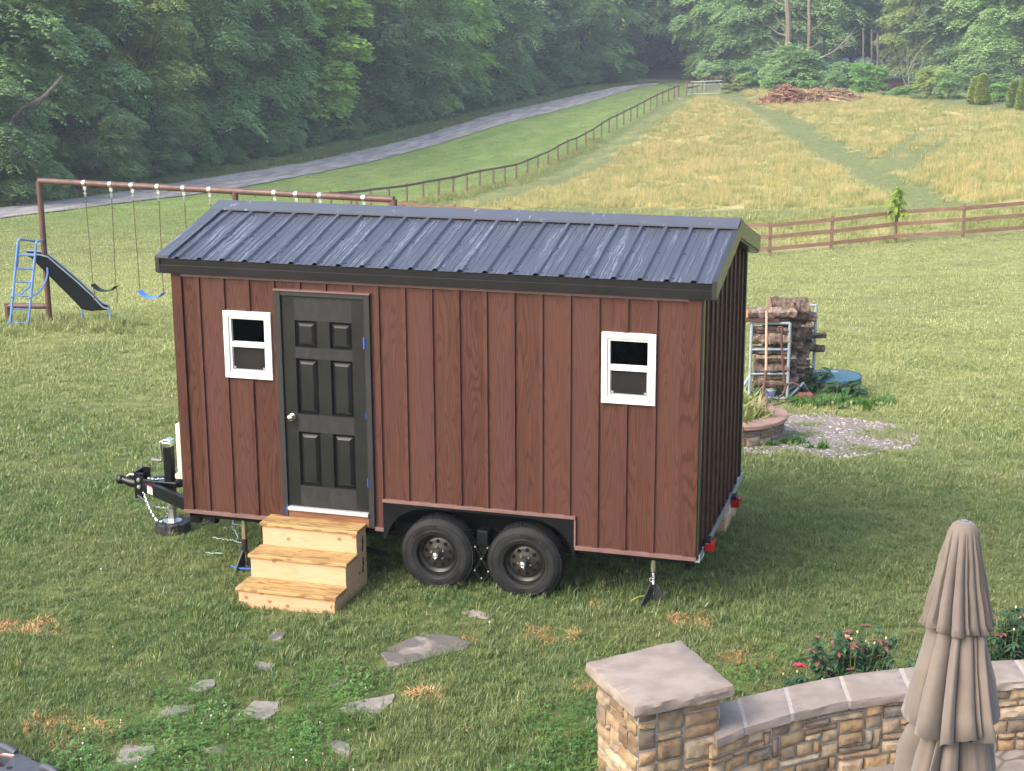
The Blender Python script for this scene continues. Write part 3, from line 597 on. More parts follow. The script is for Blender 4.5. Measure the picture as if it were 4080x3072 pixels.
for k in range(16): x = RX0+.1+k*.335; mb = MB(); mb.lathe([(0,0),(.007,0),(.006,.004),(0,.006)], (x,-.062,2.372), (0,-1,0), 6); mb.build('screw', 'black_trim', ROOF)
for k, b in enumerate(RB[1:-1]):
    for y in (.0, .52, 1.02): mb = MB(); mb.lathe([(0,0),(.008,0),(.006,.005),(0,.007)], (b+.045,y,roofz(y)), (0,-.25,1), 6); mb.build('screw', 'black_trim', ROOF)
mb = MB()                             # raked gable boards
for x0, x1, s in ((RX1-.03,RX1+.012,0),(RX1-.03,RX1+.012,1),(RX0-.012,RX0+.03,0),(RX0-.012,RX0+.03,1)):
    mb = MB()
    for _ in (0,):
        Y = (lambda y: y) if s == 0 else (lambda y: 2.548-y); a, b = -.066, 1.274
        mb.prism([(x0,Y(a),roofz(a)-.135),(x0,Y(b),roofz(b)-.135),(x0,Y(b),roofz(b)+.018),(x0,Y(a),roofz(a)+.018)], (x1-x0,0,0))
        mb.prism([(x0 if x0 > 2 else L_*0-.125,Y(a+.02),roofz(a+.02)-.10),(x0 if x0 > 2 else -.125,Y(b),roofz(b)-.10),(x0 if x0 > 2 else -.125,Y(b),roofz(b)-.085),(x0 if x0 > 2 else -.125,Y(a+.02),roofz(a+.02)-.085)], ((-.10 if x0 > 2 else .12),0,0))
        mb.prism([(L_+.02,Y(a+.1),roofz(a+.1)-.155),(L_+.02,Y(b),roofz(b)-.155),(L_+.02,Y(b),roofz(b)-.135),(L_+.02,Y(a+.1),roofz(a+.1)-.135)], (.1,0,0)) if x0 > 2 else None
    mb.build('gable_trim', 'gable_metal', ROOF, fixn=True)
# door
DX0, DX1, DZ0, DZ1 = 1.103, 1.919, .148, 2.172
mb = MB(); fy = -.034
for a, b in (((1.042,fy,.0),(DX0-.004,.02,2.222)),((DX1+.004,fy,-.005),(1.978,.02,2.222)),((DX0-.004,fy,DZ1+.004),(DX1+.004,.02,2.222))): mb.box(a, b)
FR = mb.build('door_frame', 'door_frame_paint', HOUSE, bevel=.004)
mb = MB(); mb.box((1.035,-.046,2.222),(1.985,0,2.236)); mb.build('drip_cap', 'trim_pink', FR)
mb = MB(); mb.box((DX0,-.055,.108),(DX1,.02,.142)); mb.build('threshold', 'sill_white', FR, bevel=.004)
mb = MB(); mb.box((DX0,-.030,.0),(DX1,.02,.106)); mb.build('sill_board', 'raw_wood_sill', FR)
mb = MB(); xs = [DX0, DX0+.125, DX0+.345, DX0+.470, DX0+.690, DX1]; zs = [DZ0, DZ0+.205, DZ0+.735, DZ0+.905, DZ0+1.44, DZ0+1.545, DZ0+1.80, DZ1]
for i in range(5):
    for j in range(7):
        x0, x1, z0, z1 = xs[i], xs[i+1], zs[j], zs[j+1]; y = -.012
        mb.cur = 0
        if i in (1, 3) and j in (1, 3, 5):
            R_ = [(0,0),(.010,.024),(.020,.026),(.052,-.006)]; rings = [[(x0+d,y+h,z0+d),(x1-d,y+h,z0+d),(x1-d,y+h,z1-d),(x0+d,y+h,z1-d)] for d, h in R_]
            V = [p for r in rings for p in r]; F = [(k*4+q, k*4+(q+1) % 4, (k+1)*4+(q+1) % 4, (k+1)*4+q) for k in range(3) for q in range(4)]+[(12,13,14,15)]; mb.add(V, F)
        else:
            mb.cur = 1 if (i in (1, 2, 3) and j in (0, 2, 4, 6)) else 0
            mb.add([(x0,y,z0),(x1,y,z0),(x1,y,z1),(x0,y,z1)], [(0,1,2,3)])
mb.cur = 0; mb.box((DX0,.017,DZ0),(DX1,.030,DZ1)); DOOR = mb.build('door', ['door_black','door_scuffed'], HOUSE)
mb = MB(); kx, kz = 1.167, 1.005; kq = on(630, 901, 1, -.03); kx, kz = kq[0], kq[2]
mb.lathe([(0,0),(.034,0),(.034,.006),(.014,.010),(.012,.03),(.022,.036),(.030,.048),(.029,.062),(.018,.072),(0,.074)], (kx,-.012,kz), (0,-1,0), 20); mb.build('door_knob', 'nickel', DOOR, smooth=True)
for z0, hgt, w in ((1.72,.11,.008),(1.06,.06,.004),(.40,.09,.0045)):
    mb = MB(); mb.tube([(DX1+.002,-.037,z0),(DX1+.002,-.037,z0+hgt)], w, 8); mb.build('hinge', 'blue_tape', DOOR)
mb = MB(); mb.tube([(DX0-.012,-.04,.06),(DX0-.014,-.045,.12),(DX0-.004,-.04,.155)], .004, 6); mb.build('blue_cord', 'blue_tape', FR)
# windows
def window(x0, x1, z0, z1):
    mb = MB(); y0 = -.036; w = .052
    for a, b in (((x0,y0,z0),(x1,.02,z0+w)),((x0,y0,z1-w),(x1,.02,z1)),((x0,y0,z0+w),(x0+w,.02,z1-w)),((x1-w,y0,z0+w),(x1,.02,z1-w))): mb.box(a, b)
    F_ = mb.build('window', 'white_vinyl', HOUSE, bevel=.004); mb = MB(); i = w+.001; zm = (z0+z1)/2+.005; k = .022
    for a, b in (((x0+i,y0+.014,z0+i),(x1-i,.03,z0+i+k)),((x0+i,y0+.014,z1-i-k),(x1-i,.03,z1-i)),((x0+i,y0+.014,z0+i+k),(x0+i+k,.03,z1-i-k)),((x1-i-k,y0+.014,z0+i+k),(x1-i,.03,z1-i-k)),((x0+i+k,y0+.008,zm-.026),(x1-i-k,.03,zm+.024))): mb.box(a, b)
    mb.build('sash', 'white_vinyl', F_, bevel=.003)
    mb = MB(); mb.box((x0+i+k,.012,zm+.024),(x1-i-k,.020,z1-i-k)); mb.build('pane', 'window_glass', F_)
    mb = MB(); mb.box((x0+i+k,-.004,z0+i+k),(x1-i-k,.0,zm-.026)); mb.build('screen', 'insect_screen', F_)
    mb = MB()
    for a, b in (((x0+i+k,-.010,z0+i+k),(x1-i-k,-.004,z0+i+k+.012)),((x0+i+k,-.010,z0+i+k+.012),(x0+i+k+.009,-.004,zm-.026)),((x1-i-k-.009,-.010,z0+i+k+.012),(x1-i-k,-.004,zm-.026))): mb.box(a, b)
    for xx in (x0+i+k+.004, x1-i-k-.030): mb.box((xx,-.014,z0+i+k+.010),(xx+.026,-.006,z0+i+k+.034))
    mb.build('screen_frame', 'angle_steel', F_)
window(.510,.996,1.364,2.004); window(4.139,4.622,1.370,2.004)
# wheel arch, chassis
mb = MB(); ac = [(2.591,-.10),(3.432,-.10)]; R_ = .42; out = []
arch = [(2.085,-.10)]+[(2.53-.435*math.cos(a), -.10+.335*math.sin(a)) for a in np.linspace(.15, PI/2, 9)]+[(3.45+.435*math.sin(a), -.10+.335*math.cos(a)) for a in np.linspace(0, PI/2-.15, 9)]+[(3.888,-.11)]
V = [(x, -.022, z) for x, z in arch]+[(max(2.06, min(3.903, x if 2.1 < x < 3.87 else (2.06 if x < 3 else 3.903))), -.022, .262) for x, z in arch]; n = len(arch)
V2 = [(x, .0, z) for x, y, z in V]; F = [(i, i+1, n+i+1, n+i) for i in range(n-1)]; mb.add(V+V2, F+[tuple(2*n+q for q in f[::-1]) for f in F]+[(i+1, i, 2*n+i, 2*n+i+1) for i in range(n-1)])
mb.add([(2.06,-.022,.262),(2.06,-.022,-.10),(2.085,-.022,-.10),(3.903,-.022,.262),(3.903,-.022,-.11),(3.888,-.022,-.11)], [(0,1,2),(5,4,3)])
mb.build('wheel_arch', 'black_paint', HOUSE)
mb = MB(); mb.box((2.06,.0,.255),(3.905,.36,.262)); mb.box((2.06,.34,-.2),(3.905,.36,.255)); mb.box((2.05,.0,-.1),(2.06,.36,.26)); mb.box((3.905,.0,-.1),(3.915,.36,.26)); mb.build('wheel_well', 'wheel_well', HOUSE)
mb = MB()
for y in (.26, W_-.36): mb.box((-.05,y,-.165),(L_-.06,y+.06,-.02))
for x in (.02,.6,1.3,1.98,3.95,4.4,4.86): mb.box((x,.10,-.10),(x+.05,W_-.1,-.022))
mb.box((0.0,.06,-.155),(.10,.14,-.02)); mb.box((.0,.06,-.085),(2.05,.10,-.022)); mb.box((3.92,.06,-.085),(L_-.02,.10,-.022)); mb.box((L_-.10,.1,-.13),(L_-.02,W_-.1,-.02)); mb.box((L_-.115,.10,-.165),(L_-.065,.16,-.02))
for x in (2.591,3.432): mb.tube([(x,.12,-.193),(x,W_-.12,-.193)], .03, 10)
mb.beam((.62,.18,-.10),(2.0,.18,-.33),.03,.05); mb.build('chassis', 'black_paint', HOUSE, bevel=.003)
mb = MB(); mb.tube([(.06,.08,-.16),(.14,.05,-.155),(.22,.05,-.12),(.25,.08,-.06)], .010, 8); mb.build('stabiliser_bar', 'black_paint', HOUSE)
mb = MB(); X0 = 3.012
for a, b in (((X0-.07,.02,-.08),(X0+.07,.02,-.34)),((X0+.07,.02,-.08),(X0-.08,.02,-.36)),((X0-.07,.02,-.34),(X0-.01,.02,-.42)),((X0+.07,.02,-.34),(X0+.02,.02,-.42))): mb.beam(a, b, .02, .028, (0,1,0))
mb.box((X0-.05,.03,-.10),(X0+.05,.2,.05)); mb.box((X0-.03,.03,-.22),(X0+.03,.14,-.08))
LK = mb.build('spring_link', 'black_paint', HOUSE, bevel=.003); 
for dx, z in ((-.06,-.10),(.06,-.10),(0,-.21),(-.065,-.33),(.065,-.33),(.0,-.40)): mb = MB(); mb.lathe([(0,0),(.008,0),(.008,.010),(0,.012)], (X0+dx,.005,z), (0,-1,0), 6); mb.build('bolt', 'zinc', LK)
# wheels
def wheel(first=True):
    w = bpy.data.objects.new('wheel', None); COL.objects.link(w); w.parent = HOUSE; w.empty_display_size = .2; ORG[w.name] = np.zeros(3)
    Rt = .348; mb = MB()
    mb.lathe([(.205,-.052),(.215,-.058),(.235,-.062),(.262,-.066),(.290,-.064),(.312,-.056),(.330,-.044),(.342,-.028),(.347,0),(.348,.05),(.347,.10),(.342,.13),(.325,.155),(.29,.165),(.23,.16),(.205,.15)], (0,.0,0), (0,1,0), 72, caps=False)
    ty = w; mb.build('tyre', 'tyre_rubber', w, smooth=True, off=np.zeros(3)); mb = MB()
    for k in range(76):                                              # tread blocks
        a = 2*PI*k/76
        for y0, y1, sh in ((-.030,.012,0),(.020,.058,.5),(.066,.104,0),(.110,.135,.5)):
            a2 = a+sh*2*PI/76; c = np.array([math.cos(a2), 0, math.sin(a2)]); tq = np.array([-math.sin(a2), 0, math.cos(a2)])
            mb.obox(c*.3475+np.array([0,(y0+y1)/2,0]), tq*.0105, np.array([0,(y1-y0)/2,0]), c*.0045)
    mb.build('tread', 'tyre_rubber', ty, off=np.zeros(3))
    mb = MB(); mb.tube([(.300*math.cos(a),-.0635,.300*math.sin(a)) for a in np.linspace(0,2*PI,72,endpoint=False)], .0022, 4, closed=True); mb.tube([(.232*math.cos(a),-.062,.232*math.sin(a)) for a in np.linspace(0,2*PI,72,endpoint=False)], .0025, 4, closed=True); mb.build('sidewall_ring', 'tyre_letters', ty, off=np.zeros(3))
    mb = MB()
    for word, ac_, in (('RAMBLER', 2.05), ('RAMBLER', 2.05+PI)):
        for i, ch in enumerate(word):
            a = ac_-(i-(len(word)-1)/2)*.150; V, F = text_mesh(ch, .052, .0015, .0012); r_ = np.array([math.cos(a), 0, math.sin(a)]); tq = np.array([math.sin(a), 0, -math.cos(a)])
            mb.add([r_*(.266+v[1])+tq*v[0]+np.array([0,-.0655-v[2],0]) for v in V], F)
    mb.build('lettering', 'tyre_letters', ty, off=np.zeros(3))
    mb = MB(); mb.lathe([(.207,.14),(.207,-.045),(.203,-.056),(.196,-.056),(.190,-.045),(.184,-.012),(.176,-.006),(.166,.004),(.155,.012),(.152,.020)], (0,0,0), (0,1,0), 64, caps=False)
    rm = w; mb.build('rim', 'rim_black', w, smooth=True, off=np.zeros(3)); mb = MB(); mb.lathe([(.153,.021),(.138,.008),(.112,.004),(.088,.002),(.070,-.006),(.045,-.008),(0,-.008)], (0,0,0), (0,1,0), 64); mb.build('wheel_disc', 'rim_disc', rm, smooth=True, off=np.zeros(3)); mb = MB()
    for k in range(9):
        a = 2*PI*k/9+.2; mb.lathe([(0,-.004),(.0175,-.004),(.0185,.004)], (.115*math.cos(a),.003,.115*math.sin(a)), (0,1,0), 14)  # solid dark discs paint the shade of open vent holes
    mb.build('dark_vent_discs', 'wheel_well', rm, off=np.zeros(3)); mb = MB()
    mb.lathe([(.040,.0),(.040,-.02),(.036,-.055),(.034,-.075),(.030,-.082)], (0,0,0), (0,1,0), 28); hb = w; mb.build('hub', 'rim_hub', w, smooth=True, off=np.zeros(3))
    mb = MB(); mb.lathe([(.027,-.078),(.028,-.092),(.023,-.097),(.020,-.090),(.013,-.091),(.008,-.095),(0,-.095)], (0,0,0), (0,1,0), 24); mb.build('hub_cap', 'zinc', hb, smooth=True, off=np.zeros(3)); mb = MB()
    for k in range(5):
        a = 2*PI*k/5+.5; mb.lathe([(.011,-.002),(.011,-.022),(.007,-.030),(0,-.031)], (.062*math.cos(a),0,.062*math.sin(a)), (0,1,0), 6)
    mb.build('lug_nuts', 'zinc', rm, off=np.zeros(3)); return w
wh = wheel(); wh.location = Vector((2.591,.0,-.193))-Vector(HOUSE.location)
w2 = copy_tree(wh, HOUSE); w2.location = Vector((3.432,.0,-.197))-Vector(HOUSE.location); w2.rotation_euler = (0, .9, 0)
# tongue, coupler, jack, chains
mb = MB(); tipx = -1.17
for y in (.52, 2.04): mb.beam((.05,y,-.245),(tipx,1.28+(-.045 if y < 1 else .045),-.235),.055,.135)
mb.beam((-.55,1.0,-.235),(-.55,1.56,-.235),.06,.10); mb.box((-1.0,1.20,-.20),(-.76,1.36,-.17)); TG = mb.build('tongue', 'black_paint', HOUSE, bevel=.004)
mb = MB(); mb.box((-1.265,1.20,-.375),(-1.235,1.36,-.075)); mb.box((-1.235,1.20,-.36),(-1.15,1.215,-.09)); mb.box((-1.235,1.345,-.36),(-1.15,1.36,-.06)); mb.build('channel_bracket', 'black_paint', TG, bevel=.003)
for z in (-.165,-.245): mb = MB(); mb.lathe([(0,0),(.024,0),(.024,.012),(.018,.022),(0,.024)], (-1.205,1.198,z), (0,-1,0), 12); mb.build('bolt', 'zinc', TG)
mb = MB(); mb.tube([(-1.26,1.28,-.235),(-1.36,1.28,-.225),(-1.44,1.28,-.205),(-1.50,1.28,-.205)], [.062,.05,.042,.045], 14); mb.lathe([(0,-.045),(.045,-.04),(.055,-.01),(.050,.02),(.03,.045),(0,.05)], (-1.47,1.28,-.205), (0,0,1), 16); mb.box((-1.36,1.265,-.19),(-1.27,1.295,-.15)); mb.build('coupler', 'black_paint', TG, smooth=True)
mb = MB(); mb.tube([(-1.40,1.28,-.165),(-1.36,1.28,-.14),(-1.29,1.28,-.14)], .008, 6); pmat('brass', (.62,.52,.25), (.5,.42,.2), 10, .35, .7); mb.build('latch_pin', 'brass', TG)
mb = MB(); mb.box((-.10,-.0005,-.06),(.10,.0,.06)); q0 = np.array([-1.07,1.28-.045-.10*.02,-.238])
bd = np.array([.05-tipx, .52-1.235, -.01]); bd /= np.linalg.norm(bd); nrm = np.array([bd[1], -bd[0], 0]); nrm = nrm if nrm[1] < 0 else -nrm; nrm /= np.linalg.norm(nrm); pc = np.array([tipx, 1.235, -.236])+bd*.17+nrm*.0290
mb = MB(); mb.obox(pc-np.array([0,0,.004]), bd*.052, nrm*.001, np.array([0,0,.046])); ST = TG; mb.build('sticker', 'label_white', TG); mb = MB(); mb.obox(pc+nrm*.001+np.array([0,0,.036]), bd*.052, nrm*.0012, np.array([0,0,.008])); mb.build('sticker_band', 'label_red', ST)
mb = MB()
for i in range(6):
    z = -.012-i*.011; mb.obox(pc+nrm*.001+np.array([0,0,z+.03]), bd*.042, nrm*.0011, np.array([0,0,.0012]))
pmat('print_grey', (.35,.31,.31), (.3,.27,.27), 20, .7); mb.build('sticker_print', 'print_grey', ST)
JX, JY = -.875, 1.28
mb = MB(); mb.box((JX-.045,JY-.045,-.32),(JX+.045,JY+.045,.215)); JK = mb.build('jack', 'black_paint', HOUSE, bevel=.006)
mb = MB(); mb.box((JX-.050,JY-.05,.215),(JX+.05,JY+.05,.262)); mb.prism([(JX-.05,JY-.05,.262),(JX+.05,JY-.05,.262),(JX+.05,JY-.05,.292),(JX-.03,JY-.05,.298)], (0,.10,0)); mb.build('jack_cap', 'chrome', JK, bevel=.006, fixn=True)
mb = MB(); mb.tube([(JX-.03,JY-.02,.265),(JX-.075,JY-.02,.262),(JX-.085,JY-.02,.23),(JX-.075,JY-.02,.10),(JX-.08,JY-.02,.055),(JX-.10,JY-.02,.048)], .013, 8); mb.build('jack_crank', 'zinc', JK, smooth=True)
mb = MB(); mb.tube([(JX-.09,JY-.02,.048),(JX-.12,JY-.02,.05),(JX-.19,JY-.02,.054),(JX-.20,JY-.02,.054)], [.016,.020,.018,.010], 10); mb.build('crank_grip', 'crank_grey', JK, smooth=True)
mb = MB(); mb.box((JX-.034,JY-.034,-.61),(JX+.034,JY+.034,-.31)); mb.lathe([(0,-.622),(.10,-.622),(.10,-.614),(.06,-.605),(.0,-.602)], (JX,JY,0), (0,0,1), 10); mb.build('jack_foot', 'zinc', JK, bevel=.003)
def chain(pts, L=.030, r=.0048):
    P_ = np.array(pts, float); s = np.r_[0, np.cumsum(np.linalg.norm(np.diff(P_, axis=0), axis=1))]; n = int(s[-1]/(L*.78)); mb = MB()
    for k in range(n):
        q = (k+.5)*s[-1]/n; c = np.array([np.interp(q, s, P_[:, i]) for i in range(3)]); e = np.array([np.interp(min(q+.01, s[-1]), s, P_[:, i]) for i in range(3)])-np.array([np.interp(max(q-.01, 0), s, P_[:, i]) for i in range(3)])
        d = e/(np.linalg.norm(e)+1e-9); a = np.cross(d, (0, 1, .3)); a /= np.linalg.norm(a); b = np.cross(d, a); w = a if k % 2 else b
        mb.tube([c+d*L*.55*math.cos(t)+w*L*.30*math.sin(t) for t in np.linspace(0, 2*PI, 10, endpoint=False)], r, 5, closed=True)
    return mb
def cat(a, b, sag, n=14):
    a, b = np.array(a, float), np.array(b, float); return [a*(1-f)+b*f-np.array([0,0,sag*4*f*(1-f)]) for f in np.linspace(0, 1, n)]
mb = chain(cat((-1.16,1.20,-.30),(-.80,1.14,-.36),.27)); mb.build('safety_chain', 'chrome', TG, smooth=True)
mb = chain(cat((-1.20,1.16,-.33),(-.82,1.40,-.44),.10)+cat((-.82,1.40,-.44),(-.30,1.2,-.40),.05)); mb.build('safety_chain', 'zinc', TG, smooth=True)
mb = chain([(-1.12,1.24,-.155),(-1.02,1.22,-.15),(-.95,1.26,-.15)], .032); mb.build('safety_chain', 'chrome', TG, smooth=True)
mb = MB(); mb.tube([(-.80,1.14,-.34),(-.775,1.13,-.37),(-.79,1.13,-.43),(-.81,1.13,-.42)], .008, 6); mb.build('chain_hook', 'chrome', TG, smooth=True)
mb = MB()
for k in range(7):
    ph = k*.7; mb.tube([(-.58+(.145-.006*k)*math.cos(t)+.015*k, 1.13+.03*k*.4, -.15+(.085-.004*k)*abs(math.sin(t))) for t in np.linspace(0.05, PI-.05, 14)], .008, 6)
mb.tube([(-.72,1.12,-.14),(-.9,1.14,-.15),(-1.05,1.18,-.16),(-1.15,1.2,-.16)], .008, 6); mb.build('cable_coil', 'black_paint', TG, smooth=True)
mb = MB(); mb.box((-.555,.86,.05),(-.06,1.75,.595)); CX0 = mb.build('condenser_box', 'cream_plastic', HOUSE, bevel=.02); mb = MB(); mb.box((-.585,.86,.0),(-.05,1.75,.055)); mb.build('box_foot', 'cream_plastic', CX0, bevel=.01)
# tail lights
for y0, y1, z0 in ((.20,.31,-.008),(1.74,1.85,-.085)):
    mb = MB(); mb.box((L_+.045,y0,z0),(L_+.10,y1,z0+.115)); mb.box((L_+.0,y0+.04,z0+.03),(L_+.05,y1-.04,z0+.09)); TL = mb.build('tail_light', 'black_paint', HOUSE, bevel=.004)
    mb = MB(); mb.box((L_+.1005,y0+.003,z0+.003),(L_+.130,y1-.003,z0+.10)); mb.box((L_+.050,y0-.004,z0+.004),(L_+.10,y0+.001,z0+.08)); mb.build('lens', 'red_lens', TL, bevel=.006)
    mb = MB(); mb.tube([(L_+.03,y0-.01,z0+.05),(L_+.045,y0-.03,z0-.02),(L_+.03,y0-.05,z0-.06)], .006, 6); mb.build('wire', 'blue_wire' if 'blue_wire' in MATS else pmat('blue_wire', (.45,.72,.75), (.4,.62,.66), 9, .5), TL)
# ------------------------------------------------------------------ wooden steps
m, t = newmat('pine_board'); x, y, z = t.sep(t.coord()); q = t.m('ADD', x, y); n = t.noise(t.comb(t.m('MULTIPLY', q, .9), 0, t.m('MULTIPLY', z, 7)), 1, 2); ring = t.ramp(t.m('SINE', t.m('MULTIPLY', n, 60)), .2, .95)
vo = t.t.nodes.new('ShaderNodeTexVoronoi'); vo.voronoi_dimensions = '2D'; vo.inputs['Scale'].default_value = 1.0; t.put(vo.inputs['Vector'], t.comb(t.m('MULTIPLY', q, 3.4), t.m('MULTIPLY', z, 4.3), 0.0))
kn = t.ramp(vo.outputs[0], .05, .10, 1, 0); c = t.mix(t.noise(t.coord(), 2.5, 4), (.48,.285,.165), (.56,.35,.215)); c = t.mix(t.m('MULTIPLY', ring, .30), c, (.42,.225,.10)); c = t.mix(t.m('MULTIPLY', kn, .85), c, (.27,.10,.04)); t.out(t.bsdf(c, .62, 0, t.bump(ring, .05, .002), .3))
m, t = newmat('tread_board'); x, y, z = t.sep(t.coord()); n = t.noise(t.comb(t.m('MULTIPLY', x, 1.3), t.m('MULTIPLY', y, 11), t.m('MULTIPLY', z, 3)), 1, 3, .5); ring = t.ramp(t.m('SINE', t.m('MULTIPLY', n, 55)), 0, .9)
c = t.mix(ring, (.37,.245,.10), (.21,.12,.045)); c = t.mix(t.ramp(t.noise(t.coord(), 4, 4), .5, .75, 0, .5), c, (.42,.29,.13)); t.out(t.bsdf(c, .58, 0, t.bump(ring, .15, .003), .3))
pmat('slot_black', (.008,.008,.008), (.012,.012,.012), 9, .8)
def steps():
    r = thing('wooden_steps', 'new pine wood steps of three treads standing below the black door', 'steps', (0, 0, 0)); z0 = -.66; o = np.zeros(3)
    S = [(0,.038,-.27),(1,-.182,-.545),(2,-.405,-.82)]          # tread tops and nosings
    for k, zt, yn in S:
        mb = MB(); mb.box((.905,yn,zt-.034),(1.895,-.005 if k == 0 else S[k-1][2]+.022,zt)); mb.build('tread', 'tread_board', r, bevel=.006, off=o)
        mb = MB(); zb = S[k+1][1] if k < 2 else z0; mb.box((.925,yn+.022,zb-.01),(1.875,yn+.046,zt-.035)); mb.build('riser', 'pine_board', r, bevel=.002, off=o)
    for x0, x1 in ((1.850,1.8755),(.9245,.95)):
        for k, zt, yn in S:
            mb = MB(); zb = S[k+1][1] if k < 2 else z0
            mb.box((x0+(.0 if k else 0),yn+.047,(zb-.036 if k < 2 else z0)),(x1,-.008,zt-.0355)); P_ = mb.build('side_board', 'pine_board', r, bevel=.002, off=o)
    mb = MB(); mb.box((.951,-.030,z0),(1.849,-.009,.003)); mb.build('back_board', 'pine_board', r, off=o)
    for z in (-.135,-.345):
        mb = MB(); c = (1.8765,-.105,z); mb.prism([(c[0],c[1]+a,c[2]+b) for a, b in ((-.02,-.075),(.006,-.07),(.004,-.02),(.022,0),(.012,.045),(.02,.07),(-.004,.078),(-.016,.03),(-.006,.0),(-.02,-.03))], (.004,0,0)); mb.build('latch_plate', 'slot_black', r, off=o, fixn=True)
    for y_ in (-.62,-.42,-.22): mb = MB(); mb.lathe([(0,0),(.007,0),(.006,.003),(0,.004)], (1.8755,y_,-.5), (1,0,0), 8); mb.build('screw', 'zinc', r, off=o)
    return r
ST1 = steps(); ST2 = copy_tree(ST1); ST2.rotation_euler = (0, 0, PI); ST2.location = (5.795, 2.575, -.10); ST2['label'] = 'pale wooden steps partly hidden behind the rear corner, under the far tail light'
# ------------------------------------------------------------------ jack stands, pad, twine
pmat('plated_steel', (.60,.57,.40), (.48,.46,.33), 6, .3, .8); pmat('stand_black', (.014,.014,.017), (.024,.024,.028), 6, .38); pmat('stand_edge', (.22,.22,.24), (.16,.16,.18), 8, .4); pmat('white_paint', (.8,.8,.8), (.72,.72,.72), 9, .6); pmat('yellow_strap', (.32,.34,.05), (.26,.28,.04), 6, .6)
def stand(loc, label, ztop, writing=False, rot=0.0):
    r = thing('jack_stand', label, 'jack stand', loc, 'screw jack stands under the trailer'); B = np.array(loc); H_ = ztop-loc[2]
    def put(mb, name, mt, par=r, **k): return mb.build(name, mt, par, off=np.zeros(3), **k)
    mb = MB(); mb.tube([(0,0,.20),(0,0,.335)], .030, 16); bd_ = put(mb, 'stand_tube', 'stand_black')
    for k in range(3):
        a = rot+k*2*PI/3; d = np.array([math.cos(a), math.sin(a), 0]); s = np.array([-d[1], d[0], 0]); mb = MB()
        mb.prism([d*.015+s*-.006+np.array([0,0,.215]), d*.030+s*-.006+np.array([0,0,.215]), d*.165+s*-.006+np.array([0,0,-.015]), d*.135+s*-.006+np.array([0,0,-.015]), d*.075+s*-.006+np.array([0,0,.045]), d*.012+s*-.006+np.array([0,0,.06])], s*.012)
        mb.beam(d*.030+np.array([0,0,.215]), d*.168+np.array([0,0,-.015]), .020, .006, tuple(d)); put(mb, 'leg', 'stand_black', fixn=True)
    mb = MB(); mb.tube([(0,0,.335),(0,0,H_-.085)], .023, 14); put(mb, 'screw_sleeve', 'plated_steel', smooth=True)
    mb = MB(); mb.tube([(0,0,H_-.09),(0,0,H_)], .012, 10); put(mb, 'screw', 'plated_steel', smooth=True)
    mb = MB(); mb.tube([(-.03,-.02,H_-.028),(.165,-.025,H_-.034)], .005, 6); put(mb, 'turning_bar', 'plated_steel')
    if writing:
        mb = MB(); word = 'EAZ-LIFT'
        for i, ch in enumerate(word):
            V, F = text_mesh(ch, .023, .0008, .0012); zc = .222+i*.0143
            for_ = [np.array([.0305*math.sin((v[1]+.004)/.0305+.22), -.0305*math.cos((v[1]+.004)/.0305+.22)-v[2], zc+v[0]]) for v in V]
            for_ = [np.array([.0308*math.sin((-v[1]+.004)/.0308+.15), -.0308*math.cos((-v[1]+.004)/.0308+.15)-v[2], zc+v[0]]) for v in V]; mb.add(for_, F)
        mb.tube([(.0318*math.sin(-.35+.75*math.cos(t)), -.0318*math.cos(-.35+.75*math.cos(t)), .258+.017*math.sin(t)) for t in np.linspace(0.3, 5.6, 18)], .0016, 5); put(mb, 'lettering', 'white_paint', bd_)
    return r
s1 = on(1410, 1306, 1, .12); s2 = on(524, 1229, 1, .12)
stand((4.603,.12,s1[2]-.01), 'black jack stand with white lettering under the rear corner, standing alone on the lawn', -.026, True, 1.94)
stand((.545,.12,s2[2]-.015), 'black jack stand beside the wooden steps with blue twine round its feet', -.026, False, 2.25)
mb = MB(); b0 = np.array([.545,.12,s2[2]]); mb.tube([b0+np.array(p) for p in ((-.13,-.05,.04),(.0,-.10,.045),(.13,-.07,.04))], .007, 6); o = mb.build('blue_strap', 'blue_tape'); tag(o, 'bright blue strap lying across the feet of the jack stand beside the steps', 'strap')
mb = MB(); b1 = np.array([4.603,.12,s1[2]]); mb.tube([b1+np.array(p) for p in ((-.20,-.02,.02),(-.14,.03,.05),(-.06,.08,.055),(.02,.10,.05),(.09,.08,.04))], .006, 6); o = mb.build('yellow_strap', 'yellow_strap'); tag(o, 'yellow strap curling behind the jack stand that has white lettering', 'strap')
pmat('twine_blue', (.28,.42,.55), (.22,.34,.46), 10, .7); pmat('twine_pale', (.42,.46,.44), (.34,.38,.36), 10, .7); pmat('twine_green', (.30,.55,.42), (.25,.46,.36), 10, .7)
def twine(pts, name, mt, lab, r=.004):
    Q_ = []
    for u, v in pts: g = ground(850/K+u/K/5.552, 2000/K+v/K/5.552); Q_.append(g+np.array([0,0,.045+.02*random.random()]))
    P_ = []
    for a, b in zip(Q_[:-1], Q_[1:]):
        for f in np.linspace(0, 1, 4, endpoint=False): P_.append(a*(1-f)+b*f+rng.normal(0, .004, 3))
    mb = MB(); mb.tube(P_+[Q_[-1]], r, 5); o = mb.build(name, mt); tag(o, lab, 'twine', 'loose twine under the trailer')
twine([(450,380),(430,460),(450,600),(470,680),(400,640),(500,770),(530,820),(560,900),(510,940)], 'twine', 'twine_blue', 'tangled blue twine hanging in the grass left of the jack stand', .006)
twine([(230,650),(300,690),(390,650),(480,610),(580,620),(660,660),(640,780),(520,820)], 'twine', 'twine_pale', 'loop of pale grey twine behind the blue tangle')
